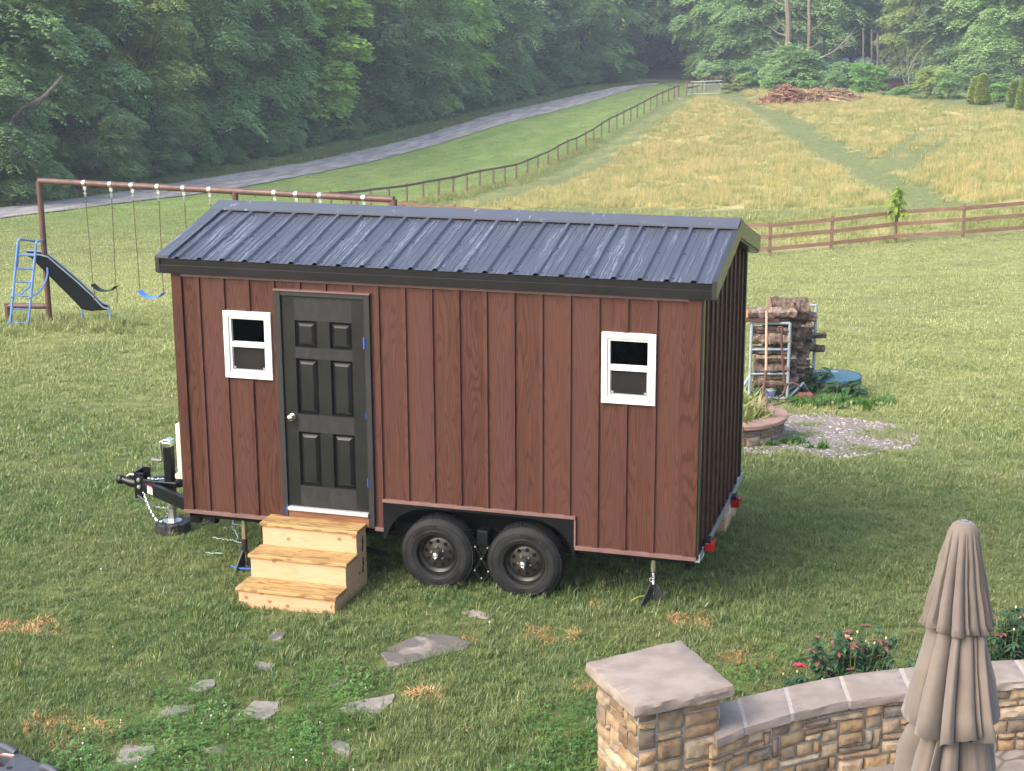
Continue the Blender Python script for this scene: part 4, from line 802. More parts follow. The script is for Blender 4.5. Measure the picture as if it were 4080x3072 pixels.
twine([(0,920),(200,935),(350,950),(450,970),(540,990),(640,1020)], 'twine', 'twine_pale', 'long straight strand of pale twine reaching the jack stand tube')
twine([(-150,1235),(0,1232),(215,1232)], 'twine', 'twine_green', 'short straight green cord lying out on the lawn', .005)
pmat('pad_black', (.014,.014,.016), (.022,.022,.024), 9, .6, 0, .1)
pz = hz(JX, JY); mb = MB(); ring = [(JX+.0+.19*math.cos(a), JY+.19*math.sin(a)) for a in np.linspace(PI/8, 2*PI+PI/8, 8, endpoint=False)]; zt = -.625
mb.prism([(x, y, min(pz, -.76)) for x, y in ring], (0, 0, zt-min(pz, -.76)))
for a in np.linspace(0, 2*PI, 8, endpoint=False): mb.obox((JX+.172*math.cos(a), JY+.172*math.sin(a), zt-.02), np.array([math.cos(a), math.sin(a), 0])*.012, np.array([-math.sin(a), math.cos(a), 0])*.015, (0, 0, .03))
o = mb.build('jack_pad', 'pad_black', bevel=.008); tag(o, 'black octagonal plastic pad on the grass under the trailer tongue jack', 'jack pad')
# ------------------------------------------------------------------ stone wall and pillar
m, t = newmat('wall_stone'); p = t.coord(); ca = t.attr('tint'); n = t.noise(p, 9, 6, .62); n2 = t.noise(p, 40, 4); n3 = t.noise(p, 4, 3)
c = t.mix(t.ramp(n, .34, .66), t.mul(ca, (.66,.62,.58)), t.mul(ca, (1.12,1.12,1.12))); c = t.mix(t.ramp(n3, .55, .75, 0, .45), c, (.36,.22,.11)); t.out(t.bsdf(c, .88, 0, t.bump(t.m('ADD', n, t.m('MULTIPLY', n2, .3)), .8, .012), .25))
pmat('mortar', (.31,.295,.275), (.235,.225,.212), 25, .95, 0, .4)
pmat('cap_stone', (.215,.178,.152), (.285,.240,.210), 5, .82, 0, .5, (1,1,1), .35, .7, 8, .3, .008); pmat('cap_joint', (.36,.32,.28), (.30,.265,.235), 20, .9, 0, .3)
PAL = [(.28,.205,.125),(.33,.25,.155),(.235,.165,.103),(.36,.29,.20),(.20,.145,.095),(.18,.145,.112),(.29,.20,.112),(.34,.265,.18),(.26,.205,.15),(.22,.19,.16)]
def ashlar(W, Hh, seed, rh=(.055,.12)):
    """irregular coursed stones: occupancy grid of small cells filled with random rectangles"""
    r = random.Random(seed); cw, chh = .072, .052; nx, ny = max(2, round(W/cw)), max(2, round(Hh/chh)); occ = [[0]*nx for _ in range(ny)]; out = []
    for j in range(ny):
        i = 0
        while i < nx:
            if occ[j][i]: i += 1; continue
            w = r.choice((2,2,3,3,4,5)); h = r.choice((1,2,2,2,3)) if w < 4 else r.choice((1,1,2)); w = min(w, nx-i); h = min(h, ny-j)
            while any(occ[j][q] for q in range(i, i+w)): w -= 1
            if nx-i-w == 1 and not occ[j][nx-1]: w += 1
            for a in range(j, j+h):
                for q in range(i, i+w): occ[a][q] = 1
            out.append((i*W/nx, (i+w)*W/nx, j*Hh/ny, (j+h)*Hh/ny)); i += w
    return out
def stone_face(V, F, T, rect, fn, seed, gap=.0075, dep=.030):
    r = random.Random(seed); x0, x1, z0, z1 = rect; x0 += gap; x1 -= gap; z0 += gap; z1 -= gap; tint = np.array(r.choice(PAL))*r.uniform(.8, 1.12); d = dep*r.uniform(.65, 1.15); b = len(V)
    nx, nz = max(3, int((x1-x0)/.022)), max(3, int((z1-z0)/.022)); ks = [r.uniform(-.008, .008) for _ in range(4)]; tx, tz = r.uniform(-.008, .008), r.uniform(-.006, .006)
    G = {}
    for j in range(nz+1):
        for i in range(nx+1):
            fx, fz = i/nx, j/nz; ex, ez = min(fx, 1-fx)*(x1-x0), min(fz, 1-fz)*(z1-z0); e = min(ex, ez); x = x0+(x1-x0)*fx+(ks[0]*(1-fz)+ks[1]*fz)*.8; z = z0+(z1-z0)*fz+(ks[2]*(1-fx)+ks[3]*fx)*.7
            rd = min(1, e/.010); rd = rd*(2-rd); h = d*(.45+.55*rd)+tx*(fx-.5)+tz*(fz-.5)+(r.gauss(0, .0022) if e > 0 else -.004)
            if e <= 0: x += r.uniform(-.003, .003); z += r.uniform(-.003, .003)
            G[i, j] = len(V); V.append(fn(x, h, z)); T.append(tint)
    for j in range(nz):
        for i in range(nx): F.append((G[i, j], G[i+1, j], G[i+1, j+1], G[i, j+1]))
    bd = [(i, 0) for i in range(nx)]+[(nx, j) for j in range(nz)]+[(i, nz) for i in range(nx, 0, -1)]+[(0, j) for j in range(nz, 0, -1)]; k0 = len(V)
    for i, j in bd:
        fx, fz = i/nx, j/nz; V.append(fn(x0+(x1-x0)*fx, -.02, z0+(z1-z0)*fz)); T.append(tint)
    for q in range(len(bd)): a, c = bd[q], bd[(q+1) % len(bd)]; F.append((G[a], k0+q, k0+(q+1) % len(bd), G[c]))
def stone_obj(name, parts, parent):
    V, F, T = [], [], []
    for W, Hh, fn, seed in parts:
        for k, rc in enumerate(ashlar(W, Hh, seed)): stone_face(V, F, T, rc, fn, seed*1000+k)
    mb = MB(); mb.add(V, F); o = mb.build(name, 'wall_stone', parent, smooth=True); a = o.data.attributes.new('tint', 'FLOAT_COLOR', 'POINT'); a.data.foreach_set('color', np.c_[np.array(T), np.ones(len(T))].astype(np.float32).ravel()); return o
PC = np.array([5.302, -3.152]); CL, CN, CR, CF = [np.array(q) for q in ((4.771,-3.120),(5.251,-3.735),(5.830,-3.214),(5.337,-2.543))]
PU = (CN-CL); PU /= np.linalg.norm(PU); PV = (CR-CN); PV /= np.linalg.norm(PV); PC = (CL+CN+CR+CF)/4
PZ1, PZ0 = .235, -.85
PIL = thing('stone_pillar', 'square tan stone pillar with a flat grey cap at the end of the patio wall', 'pillar', (*PC, PZ0)); hw = .318
mb = MB(); c3 = np.array([*PC, 0]); u3, v3 = np.array([*PU, 0]), np.array([*PV, 0]); mb.obox((*PC, (PZ0+PZ1)/2), u3*hw, v3*hw, (0, 0, (PZ1-PZ0)/2)); mb.build('mortar', 'mortar', PIL)
def pf(o_, d_, n_): return lambda x, h, z: tuple(np.array([*o_, PZ0])+np.array([*d_, 0])*x+np.array([*n_, 0])*h+np.array([0, 0, z]))
faces = [(2*hw, PZ1-PZ0, pf(PC-PU*hw-PV*hw, PU, -PV), 21), (2*hw, PZ1-PZ0, pf(PC+PU*hw-PV*hw, PV, PU), 22), (2*hw, PZ1-PZ0, pf(PC+PU*hw+PV*hw, -PU, PV), 23), (2*hw, PZ1-PZ0, pf(PC-PU*hw+PV*hw, -PV, -PU), 24)]
stone_obj('facing_stones', faces, PIL)
def slab(poly, z0, z1, seed, name, mt, par, sub=.03, rough=.006):
    r = np.random.default_rng(seed); P_ = [np.array(q[:2], float) for q in poly]; D = []
    for a, b in zip(P_, P_[1:]+P_[:1]):
        k = max(1, int(np.linalg.norm(b-a)/sub))
        for j in range(k): D.append(a+(b-a)*j/k)
    D = np.array(D); c = D.mean(0); n = len(D); V = []; sm = lambda q: (np.roll(q, 1)+2*q+np.roll(q, -1)+np.roll(q, 2)*.7+np.roll(q, -2)*.7)/3.0
    for f, z, s in ((.985, z0, .4), (1.0, z0+(z1-z0)*.25, 1), (1.002, z0+(z1-z0)*.7, 1), (.992, z1-.004, .5), (.97, z1, .2), (.6, z1+.001, 0), (.25, z1+.001, 0)):
        nn = (D-c)/np.linalg.norm(D-c, axis=1, keepdims=True); V += [(*(c+(q-c)*f+m_*e), z+ez) for q, m_, e, ez in zip(D, nn, sm(r.normal(0, rough*s+1e-9, n)), sm(r.normal(0, .003*s+1e-9, n)))]
    F = [(k*n+i, k*n+(i+1) % n, (k+1)*n+(i+1) % n, (k+1)*n+i) for k in range(6) for i in range(n)]+[tuple(6*n+i for i in range(n)), tuple(range(n))[::-1]]
    mb = MB(); mb.add(V, F); return mb.build(name, mt, par, smooth=True)
slab([CL, CN, CR, CF], .222, .305, 5, 'cap', 'cap_stone', PIL, .022, .007)
# curved wall
WT = -.05; WZ0 = -.95
WALL = thing('stone_wall', 'low curved tan stone wall with mortared grey cap stones edging the patio', 'wall', (7.0, -2.0, WZ0))
def polyl(P_, n):
    P_ = np.array(P_); s = np.r_[0, np.cumsum(np.hypot(*np.diff(P_, axis=0).T))]; q = np.linspace(0, s[-1], n); xs = np.stack([np.interp(q, s, P_[:, i]) for i in (0, 1)], -1)
    for _ in range(3): xs[1:-1] = (xs[:-2]+2*xs[1:-1]+xs[2:])/4
    return xs, s[-1]
wf, lf = polyl(WALLF, 60); wb, lb = polyl(WALLB, 60); ins = .035
def wfn(x, h, z):
    f = min(max(x/lf, 0), 1)*59; i = min(int(f), 58); a = wf[i]+(wf[i+1]-wf[i])*(f-i); d = wf[min(i+1, 59)]-wf[i]; d = d/np.linalg.norm(d); n_ = np.array([d[1], -d[0]]); q = a-n_*(ins+.01)+n_*h; return (q[0], q[1], WZ0+z)
stone_obj('facing_stones', [(lf, WT-.06-WZ0, wfn, 31)], WALL)
mb = MB(); n = 60; inn = lambda P_, k: P_+k*((wb-wf)/np.linalg.norm(wb-wf, axis=1, keepdims=True)); a, b = inn(wf, ins+.02), inn(wb, -.04)
V = [(*q, z) for z in (WZ0, WT-.055) for P_ in (a, b) for q in P_]; F = []
for i in range(n-1): F += [(i, i+1, 2*n+i+1, 2*n+i), (n+i+1, n+i, 3*n+i, 3*n+i+1), (2*n+i, 2*n+i+1, 3*n+i+1, 3*n+i)]
mb.add(V, F); mb.build('mortar', 'mortar', WALL)
JT = [0, .085, .20, .335, .475, .605, .735, .865, 1.0]
def edge(P_, f): f *= 59; i = min(int(f), 58); return P_[i]+(P_[i+1]-P_[i])*(f-i)
for k in range(len(JT)-1):
    f0, f1 = JT[k]+.0035, JT[k+1]-.0035; q = np.linspace(f0, f1, 7); slab([edge(wf, f) for f in q]+[edge(wb, f) for f in q[::-1]], WT-.068, WT+rng.normal(0, .002), 60+k, 'cap_stone', 'cap_stone', WALL, .022, .006)
mb = MB()
for f in JT[1:-1]:
    a0, a1, b1, b0 = edge(wf, f-.005), edge(wf, f+.005), edge(wb, f+.005), edge(wb, f-.005); i_ = lambda p_, q_: p_+(q_-p_)*.012
    mb.prism([(*i_(a0, b0), WT-.06), (*i_(a1, b1), WT-.06), (*i_(b1, a1), WT-.06), (*i_(b0, a0), WT-.06)], (0, 0, .0585))
mb.build('cap_joints', 'cap_joint', WALL)
# ------------------------------------------------------------------ closed umbrella
m, t = newmat('umbrella_cloth'); p = t.coord(); n = t.noise(p, 3, 5); w = t.noise(t.mul(p, (1,1,.3)), 16, 5); c = t.mix(t.ramp(n, .3, .7), (.120,.098,.083), (.165,.138,.117)); c = t.mix(t.ramp(w, .62, .8, 0, .3), c, (.10,.077,.058)); t.out(t.bsdf(c, .9, 0, t.bump(t.noise(t.mul(p, (1,1,.5)), 26, 6), .35, .006), .15, Sheen_Weight=.2))
pmat('pole_bronze', (.045,.035,.028), (.06,.05,.04), 6, .4, .3)
UB = at(2083, 1127, 8.35); UX, UY, UT = UB[0], UB[1], UB[2]
UM = thing('patio_umbrella', 'closed taupe patio umbrella with drooping tiered folds in front of the stone wall', 'umbrella', (UX, UY, -.62))
def tier(prof, hem, folds, amp, seed, name, n=380, gather=0.0):
    r = np.random.default_rng(seed); ph = np.sort(r.uniform(0, 2*PI, folds)); dep = r.uniform(.4, 1.4, folds); th = np.linspace(0, 2*PI, n, endpoint=False); wv = np.zeros(n); hemv = np.zeros(n)
    ed = np.r_[ph, ph[0]+2*PI]
    for k in range(folds):
        a, b = ed[k], ed[k+1]; tt = np.where(th < a, th+2*PI, th); mk = (tt >= a) & (tt < b); f = (tt-a)/(b-a); g = np.abs(np.sin(PI*np.clip(f, 0, 1)**r.uniform(.6, 1.6)))**.62; wv = np.where(mk, (g-.62)*dep[k], wv); hemv = np.where(mk, (1-g)*dep[k]*r.uniform(.3, 1)+r.uniform(-.3, .3), hemv)
    V = []; m_ = len(prof)
    for i, (z, R, k) in enumerate(prof):
        s = i/(m_-1); tw = .10*math.sin(s*3+seed)*s; rr = R*(1+amp*k*wv*(1+.15*np.sin(s*9+th*3)))+.003*np.sin(th*23+s*30)*k; zz = z+(hem*hemv if i == m_-1 else hem*hemv*max(0, s-.75)*2)
        V += [(UX+q*math.cos(a+tw), UY+q*math.sin(a+tw), UT+(zz[j] if hasattr(zz, '__len__') else zz)) for j, (a, q) in enumerate(zip(th, rr))]
    F = [(i*n+(j+1) % n, i*n+j, (i+1)*n+j, (i+1)*n+(j+1) % n) for i in range(m_-1) for j in range(n)]
    mb = MB(); mb.add(V, F); o = mb.build(name, 'umbrella_cloth', UM, smooth=True); md = o.modifiers.new('cloth', 'SOLIDIFY'); md.thickness = .004; md.offset = 0; return o
tier([(.0,.012,0),(-.004,.04,0),(-.018,.060,0),(-.042,.071,.05),(-.06,.075,.3),(-.11,.082,.7),(-.20,.096,1),(-.32,.117,1.1),(-.44,.139,1.15),(-.53,.155,1.2),(-.58,.166,1.25)], -.045, 21, .34, 4, 'top_canopy')
tier([(-.48,.09,.6),(-.56,.125,.8),(-.62,.145,.9),(-.70,.160,.8),(-.80,.178,.9),(-.92,.205,.95),(-1.04,.232,.9),(-1.14,.252,.9)], -.085, 8, .58, 9, 'main_canopy')
tier([(-1.02,.09,.8),(-1.14,.12,1.2),(-1.22,.165,1.3),(-1.34,.195,1.25),(-1.48,.215,1.2),(-1.66,.225,1.2)], -.06, 9, .6, 15, 'lower_canopy')
mb = MB(); mb.tube([(UX,UY,-.62),(UX,UY,UT-.02)], .019, 14); mb.build('pole', 'pole_bronze', UM, smooth=True)
mb = MB(); mb.lathe([(.0,0),(.26,0),(.27,.03),(.24,.06),(.06,.09),(.04,.25),(0,.25)], (UX,UY,-.62), (0,0,1), 28); mb.build('base', 'pole_bronze', UM, smooth=True)
mb = MB(); mb.lathe([(.018,.002),(.018,.008),(.008,.012),(0,.013)], (UX,UY,UT), (0,0,1), 14); mb.build('finial', 'zinc', UM, smooth=True)
# ------------------------------------------------------------------ moulded black tray at the lower left
pmat('tray_plastic', (.050,.053,.064), (.066,.070,.083), 30, .55, 0, .15, spec=.4); pmat('sticker_orange', (.75,.22,.10), (.65,.18,.08), 30, .6)
g0 = on(70, 1650, 2, -.36); a0 = on(0, 1612, 2, -.36); a1 = on(148, 1668, 2, -.36)
du = (a1-a0)[:2]; ln = np.linalg.norm(du); du /= ln; dv = np.array([du[1], -du[0]]); dv = dv if dv[1] < 0 else -dv
TR = thing('plastic_tray', 'dark grey moulded plastic tray with handle slots lying in the bottom left corner', 'tray', (*g0[:2], -.6))
T3 = lambda s, q, z: (a0[0]+du[0]*s+dv[0]*q, a0[1]+du[1]*s+dv[1]*q, z)
# body outline with chamfered corner, deck cut for an opening
def ringpoly(z, k): return [T3(-.75+k, .012+k, z), T3(.0, .012+k, z), T3(.22-k*.2, .0+k, z), T3(ln-.13-k*.3, .03+k, z), T3(ln-.02-k, .17+k*.2, z), T3(ln+.03-k, .45, z), T3(ln+.0-k, .75-k, z), T3(-.75+k, .75-k, z)]
mb = MB(); V = ringpoly(-.62, -.05)+ringpoly(-.40, -.01)+ringpoly(-.365, .0)+ringpoly(-.345, .02); n = 8; mb.add(V, [(k*n+i, k*n+(i+1) % n, (k+1)*n+(i+1) % n, (k+1)*n+i) for k in range(3) for i in range(n)])
op = [T3(.085,.125,-.345), T3(.235,.085,-.345), T3(.295,.205,-.345), T3(.15,.275,-.345)]; top = ringpoly(-.345, .02); b0_ = len(mb.v)
mb.add(top+op+[(p_[0], p_[1], -.47) for p_ in op], [(0,1,8),(1,9,8),(1,2,9),(2,3,9),(3,4,10,9),(4,5,10),(5,6,10),(6,11,10),(6,7,11),(7,0,8,11),(8,9,13,12),(9,10,14,13),(10,11,15,14),(11,8,12,15),(12,13,14,15)])
mb.build('deck', 'tray_plastic', TR, bevel=.006, fixn=True)
for s0, s1, q in ((.02,.21,.012),(ln-.19,ln-.03,.06)):
    mb = MB(); P_ = [np.array(T3(s, q+.02*math.sin(6*(s-s0)), -.345)) for s in np.linspace(s0, s1, 6)]; mb.tube([p_+np.array([0,0,.012*math.sin(PI*i/5)]) for i, p_ in enumerate(P_)], .026, 10); mb.build('lip', 'tray_plastic', TR, smooth=True)
mb = MB()
for s, q in ((.0,.155),(.345,.20)): mb.lathe([(0,.002),(.022,.0),(.026,-.004)], T3(s, q, -.342), (0,0,1), 16)
mb.obox(T3(ln-.10,.125,-.343), np.array([*du,0])*.035, np.array([*dv,0])*.012, (0,0,.003)); mb.obox(T3(.035,.06,-.343), np.array([*du,0])*.022, np.array([*dv,0])*.010, (0,0,.003)); mb.build('slots', 'slot_black', TR)
mb = MB(); e_ = np.array(op[1])-np.array(op[0]); sc_ = np.array(op[0])*.35+np.array(op[1])*.65; nn_ = np.array([*(-dv), 0]); mb.obox(sc_+nn_*.022+np.array([0,0,.003]), e_*.30, nn_*.010, (0,0,.001)); S_ = mb.build('sticker', 'label_white', TR); mb = MB(); mb.obox(sc_+nn_*.010+np.array([0,0,.0035]), e_*.32, nn_*.007, (0,0,.001)); mb.build('sticker_band', 'sticker_orange', S_)
# ------------------------------------------------------------------ swing set
pmat('rust_pipe', (.070,.034,.026), (.110,.054,.041), 4, .6, 0, .05, r2=.45); pmat('blue_pipe', (.10,.21,.50), (.17,.29,.55), 5, .5, .2, .05); pmat('chain_rust', (.17,.125,.07), (.11,.08,.05), 30, .7, .4)
pmat('blue_rubber', (.045,.17,.62), (.06,.20,.66), 4, .5); pmat('slide_black', (.007,.0085,.008), (.011,.013,.012), 4, .5, spec=.2); pmat('slide_rim', (.30,.36,.42), (.24,.29,.34), 6, .4)
A0 = at(108,703,32.0); A0[2] = hz(*A0[:2]); TZ = 1.37
pA = on(79,389,2,TZ); pE = on(851,431,2,TZ); dB = pE-pA; 
SW = thing('swing_set', 'tall brown pipe swing set frame with a long top beam on the lawn', 'swing set', (A0[0], A0[1], A0[2]))
pA = np.array([A0[0], A0[1], TZ]); dB = pE-pA
mb = MB(); mb.tube([pA-dB*.0, pE], .058, 14); BEAM = mb.build('beam', 'rust_pipe', SW, smooth=True)
mids = [pA, pA+dB*.578, pE]
for q in mids:
    gz = hz(q[0], q[1]); mb = MB(); mb.tube([(q[0],q[1],gz-.1),(q[0],q[1],TZ)], .057, 14); mb.build('post', 'rust_pipe', SW, smooth=True)
s0 = at(15,657,32.3); s0[2] = 0; kz = on(103,662,0,A0[0])[2]
mb = MB(); mb.tube([(A0[0],A0[1],kz),(s0[0],s0[1],kz-.0)], .055, 14); mb.build('side_rail', 'rust_pipe', SW, smooth=True)
mb = MB(); mb.tube([(s0[0],s0[1],kz+.05),(s0[0],s0[1],hz(s0[0],s0[1])-.1)], .055, 14); mb.build('side_post', 'rust_pipe', SW, smooth=True)
HG = [155,213,261,318,375,433,577,625,678,775]; HP = []
for u in HG:                          # clamps sit on the beam
    r_ = ray(u, 0); n2 = np.array([-r_[1], r_[0]]); t_ = ((CAM[:2]-pA[:2])@n2)/((dB[:2])@n2); q = pA+dB*t_; HP.append(q); d_ = dB/np.linalg.norm(dB)
    mb = MB(); mb.tube([q-d_*.035, q+d_*.035], .064, 16); mb.box(q+np.array([-.03,-.02,-.13]), q+np.array([.03,.02,-.05])); mb.tube([q+np.array([0,0,-.13]), q+np.array([0,0,-.26])], .016, 8); mb.lathe([(0,-.035),(.03,-.02),(.03,.02),(0,.035)], q+np.array([0,0,-.2]), (0,0,1), 8); mb.build('hanger', 'zinc', SW, smooth=True)
def swing(i, j, zs, mt, label, tail=0.0, up=0.05):
    a, b = HP[i], HP[j]; r = thing('swing', label, 'swing', (*((a+b)/2)[:2], zs), 'swings hanging from the pipe frame'); d = (b-a)/np.linalg.norm(b-a); w = .26; c = (a+b)/2; ends = []
    for p_, s in ((a, -1), (b, 1)):
        e = np.array([c[0]+d[0]*w*s*1.05, c[1]+d[1]*w*s*1.05, zs+.10]); ends.append(e); st = p_+np.array([0,0,-.26]); mb = MB(); m_ = 46
        for k in range(m_):
            f0, f1 = k/m_, (k+.86)/m_; P0, P1 = st+(e-st)*f0, st+(e-st)*f1; sd = np.array([d[0], d[1], 0])*.008 if k % 2 else np.array([-d[1], d[0], 0])*.008
            mb.tube([P0-sd*.3, (P0+P1)/2+sd, P1-sd*.3], .0075, 4); mb.tube([P0+sd*.3, (P0+P1)/2-sd, P1+sd*.3], .0075, 4)
        if tail:
            mb.tube([e, e+np.array([0,0,-tail*.5])+.02*d, e+np.array([0,0,-tail])], .010, 5)
        mb.build('chain', 'chain_rust', r)
    mb = MB(); n = np.array([-d[1], d[0], 0]); pts = [ends[0]*(1-f)+ends[1]*f-np.array([0,0,.02+.11*(1-abs(2*f-1)**2.6)]) for f in np.linspace(0, 1, 15)]; V = []; F = []
    for q in pts: V += [q-n*.075-np.array([0,0,.006]), q+n*.075-np.array([0,0,.006]), q+n*.075+np.array([0,0,.006]), q-n*.075+np.array([0,0,.006])]
    for k in range(14):
        for m_ in range(4): F.append((k*4+m_, k*4+(m_+1) % 4, k*4+4+(m_+1) % 4, k*4+4+m_))
    mb.add(V, F+[(3,2,1,0),(56,57,58,59)]); mb.build('seat', mt, r, smooth=True); return r
zz = lambda u, v, q: on(u, v, 0, q[0])[2]
swing(0, 1, zz(170,632,HP[0]), 'slide_black', 'swing with a curved black strap seat beside the slide', .35); swing(2, 3, zz(278,645,HP[2]), 'blue_rubber', 'swing with a bright blue strap seat'); swing(4, 5, zz(380,640,HP[4]), 'slide_black', 'swing whose chains drop behind the left end of the metal roof')
# ------------------------------------------------------------------ slide
foot = ground(42, 711); LX = math.hypot(*(foot-CAM)[:2]); Lp = lambda u, v, d=0.0: at(u, v, LX+d)
SL = thing('slide', 'playground slide with a blue pipe ladder and black chute beside the swing set post', 'slide', tuple(foot))
LT = [np.array(Lp(u, v)) for u, v in ((20,711),(39,522))]; RT_ = [np.array(Lp(u, v)) for u, v in ((59,713),(78,528))]
mb = MB()
for (a, b), top, drop in ((LT, (41,515), None), (RT_, (82,515), None)): mb.tube([a-np.array([0,0,.05]), b], .024, 8)
bk = .55
for (a, b), q in ((LT, (76,521)), (RT_, (96,518))):
    c_ = b+np.array([0,0,.05]); e = np.array(Lp(*q, bk)); mb.tube([b, c_+(e-c_)*.08, c_+(e-c_)*.5, e], .022, 8)
    mb.tube([c_+(e-c_)*.06, a+(b-a)*.72+(e-c_)*.10, a+(b-a)*.70], .020, 8)
mb.build('ladder_rail', 'blue_pipe', SL, smooth=True)
for v0, v1 in ((550,552),(579,580.5),(607,610),(637.5,639),(667,668.5),(697,698.5)):
    fl_ = lambda P_, v: P_[0]+(P_[1]-P_[0])*((project(P_[0])[0][1]-v)/(project(P_[0])[0][1]-project(P_[1])[0][1])); mb = MB(); mb.tube([fl_(LT, v0), fl_(RT_, v1)], .018, 8); mb.build('rung', 'blue_pipe', SL, smooth=True)
for u, v in ((20,711),(59,713)):
    mb = MB(); q = np.array(Lp(u, v)); mb.tube([q+np.array([0,0,.16]), q+np.array([-.10,.05,-.03])], .02, 6); mb.tube([q+np.array([0,0,.16]), q+np.array([.06,.03,-.03])], .02, 6); mb.build('ladder_foot', 'blue_pipe', SL)
# chute: side outline carried out to its own distance, swept across its width
wv_ = ray(140, 600); wv_ = np.array([wv_[0], wv_[1], 0]); wv_ /= np.linalg.norm(wv_)
up_ = [(57,549),(86,551),(104,556),(125,574),(165,608),(200,640),(216,658),(224,665),(236,668)]; lo_ = [(57,553),(66,556),(82,572),(100,590),(128,618),(160,650),(177,668),(196,672),(234,669.5)]
U_ = [np.array(Lp(u, v, .25)) for u, v in up_]; D_ = [np.array(Lp(u, v, .25)) for u, v in lo_]; W3 = wv_*.42; mb = MB(); n = len(U_)
def sheet(P0, P1):
    o = len(mb.v); V = P0+P1; mb.add(V, [(i, i+1, n+i+1, n+i) for i in range(n-1)])
T2 = lambda P_, o: [p_+o for p_ in P_]
for o_ in (np.zeros(3), W3): sheet(T2(U_, o_), T2(D_, o_)); sheet(T2(D_, o_+wv_*.02), T2(U_, o_+wv_*.02)); sheet(T2(U_, o_), T2(U_, o_+wv_*.02))
M_ = [u*.45+d*.55 for u, d in zip(U_, D_)]; sheet(M_, T2(M_, W3)); sheet(T2(D_, W3), D_); mb.build('chute', 'slide_black', SL)
mb = MB(); mb.tube(T2(U_, np.array([0,0,.006])), .016, 6); mb.tube(T2(U_, W3+np.array([0,0,.006])), .016, 6); mb.build('chute_rim', 'slide_rim', SL, smooth=True)
mb = MB(); e0 = U_[-1]; gz = hz(e0[0], e0[1]); mb.tube([e0, e0+np.array([0,0,-.02]), (e0[0]+.02, e0[1], gz-.05)], .022, 8); e1 = e0+W3; mb.tube([e1, (e1[0]+.02, e1[1], hz(e1[0], e1[1])-.05)], .022, 8); mb.tube([D_[-3], (D_[-3][0], D_[-3][1], hz(*D_[-3][:2])-.05)], .022, 8); mb.build('slide_foot', 'blue_pipe', SL, smooth=True)
for P_ in (((22,642),(45,635),(64,618),(70,600),(73,572)), ((62,644),(80,634),(92,621),(100,604),(103,590),(102,578))):
    mb = MB(); mb.tube([np.array(Lp(u, v, .24*i/len(P_)-.02)) for i, (u, v) in enumerate(P_)], .018, 8); mb.build('brace', 'blue_pipe', SL, smooth=True)
tuf = protos('tuft_proto', [blades(120, .30, .10, .26, .012, 'grass_blade', 700+i, .6, 2, 5) for i in range(3)])
pts = []
for q, n, s in ((A0, 9, .3), (foot+np.array([.2,.1,0]), 12, .5), (np.array(Lp(200,678,.3)), 40, .55), (np.array(Lp(225,680,.3)), 12, .3), (np.array([*s0[:2], 0]), 6, .25), (np.array(Lp(110,700,.3)), 16, .5)):
    for _ in range(n): x_, y_ = q[0]+rng.normal(0, s), q[1]+rng.normal(0, s); pts.append((x_, y_, hz(x_, y_)))
scatter('long_grass', np.array(pts), tuf, 3, 'longer unmown grass round the feet of the slide and swing set', .6, 1.1, .15, 12)
# ------------------------------------------------------------------ rail fences, gate
pmat('fence_board', (.110,.060,.039), (.165,.096,.064), 3, .8, 0, .2, (1,1,4)); pmat('fence_board_dark', (.105,.060,.040), (.155,.092,.063), 3, .8, 0, .2, (1,1,4)); pmat('gate_steel', (.56,.58,.60), (.46,.48,.50), 5, .4, .7); 
def fence(posts, name, label, mt, hgt, rails, rh=.13, tops=None):
    r = thing(name, label, 'fence', posts[0]); n = len(posts)
    for i, p_ in enumerate(posts): mb = MB(); h_ = hgt*(1+random.uniform(-.03,.03)); mb.box((p_[0]-.055,p_[1]-.055,p_[2]-.3),(p_[0]+.055,p_[1]+.055,p_[2]+h_)); mb.build('post', mt, r, bevel=.008)
    for i in range(n-1):
        for z in rails:
            a, b = np.array(posts[i]), np.array(posts[i+1]); d = b-a; nn_ = np.array([d[1], -d[0], 0]); nn_ /= np.linalg.norm(nn_); nn_ = nn_ if nn_@(CAM-a) > 0 else -nn_; mb = MB(); mb.beam(a+np.array([0,0,z+random.uniform(-.015,.015)])+nn_*.075-d*.008, b+np.array([0,0,z+random.uniform(-.015,.015)])+nn_*.075+d*.008, .035, rh); mb.build('rail', mt, r)
    return r
# right hand fence: three rails; corner behind the house
RF = [ground(u, v) for u, v in ((1662,552),(1795,540),(1934,524),(2079,516),(2218,505),(2360,496))]
cor = ground(675, 474); f0 = RF[0]; N_ = 8; back = [cor+(f0-cor)*k/N_ for k in range(N_)]; back = [np.array([p_[0], p_[1], hz(p_[0], p_[1])]) for p_ in back]
fence(back+RF, 'rail_fence', 'brown three rail board fence running across the slope behind the house', 'fence_board', 1.25, (1.10,.68,.24))
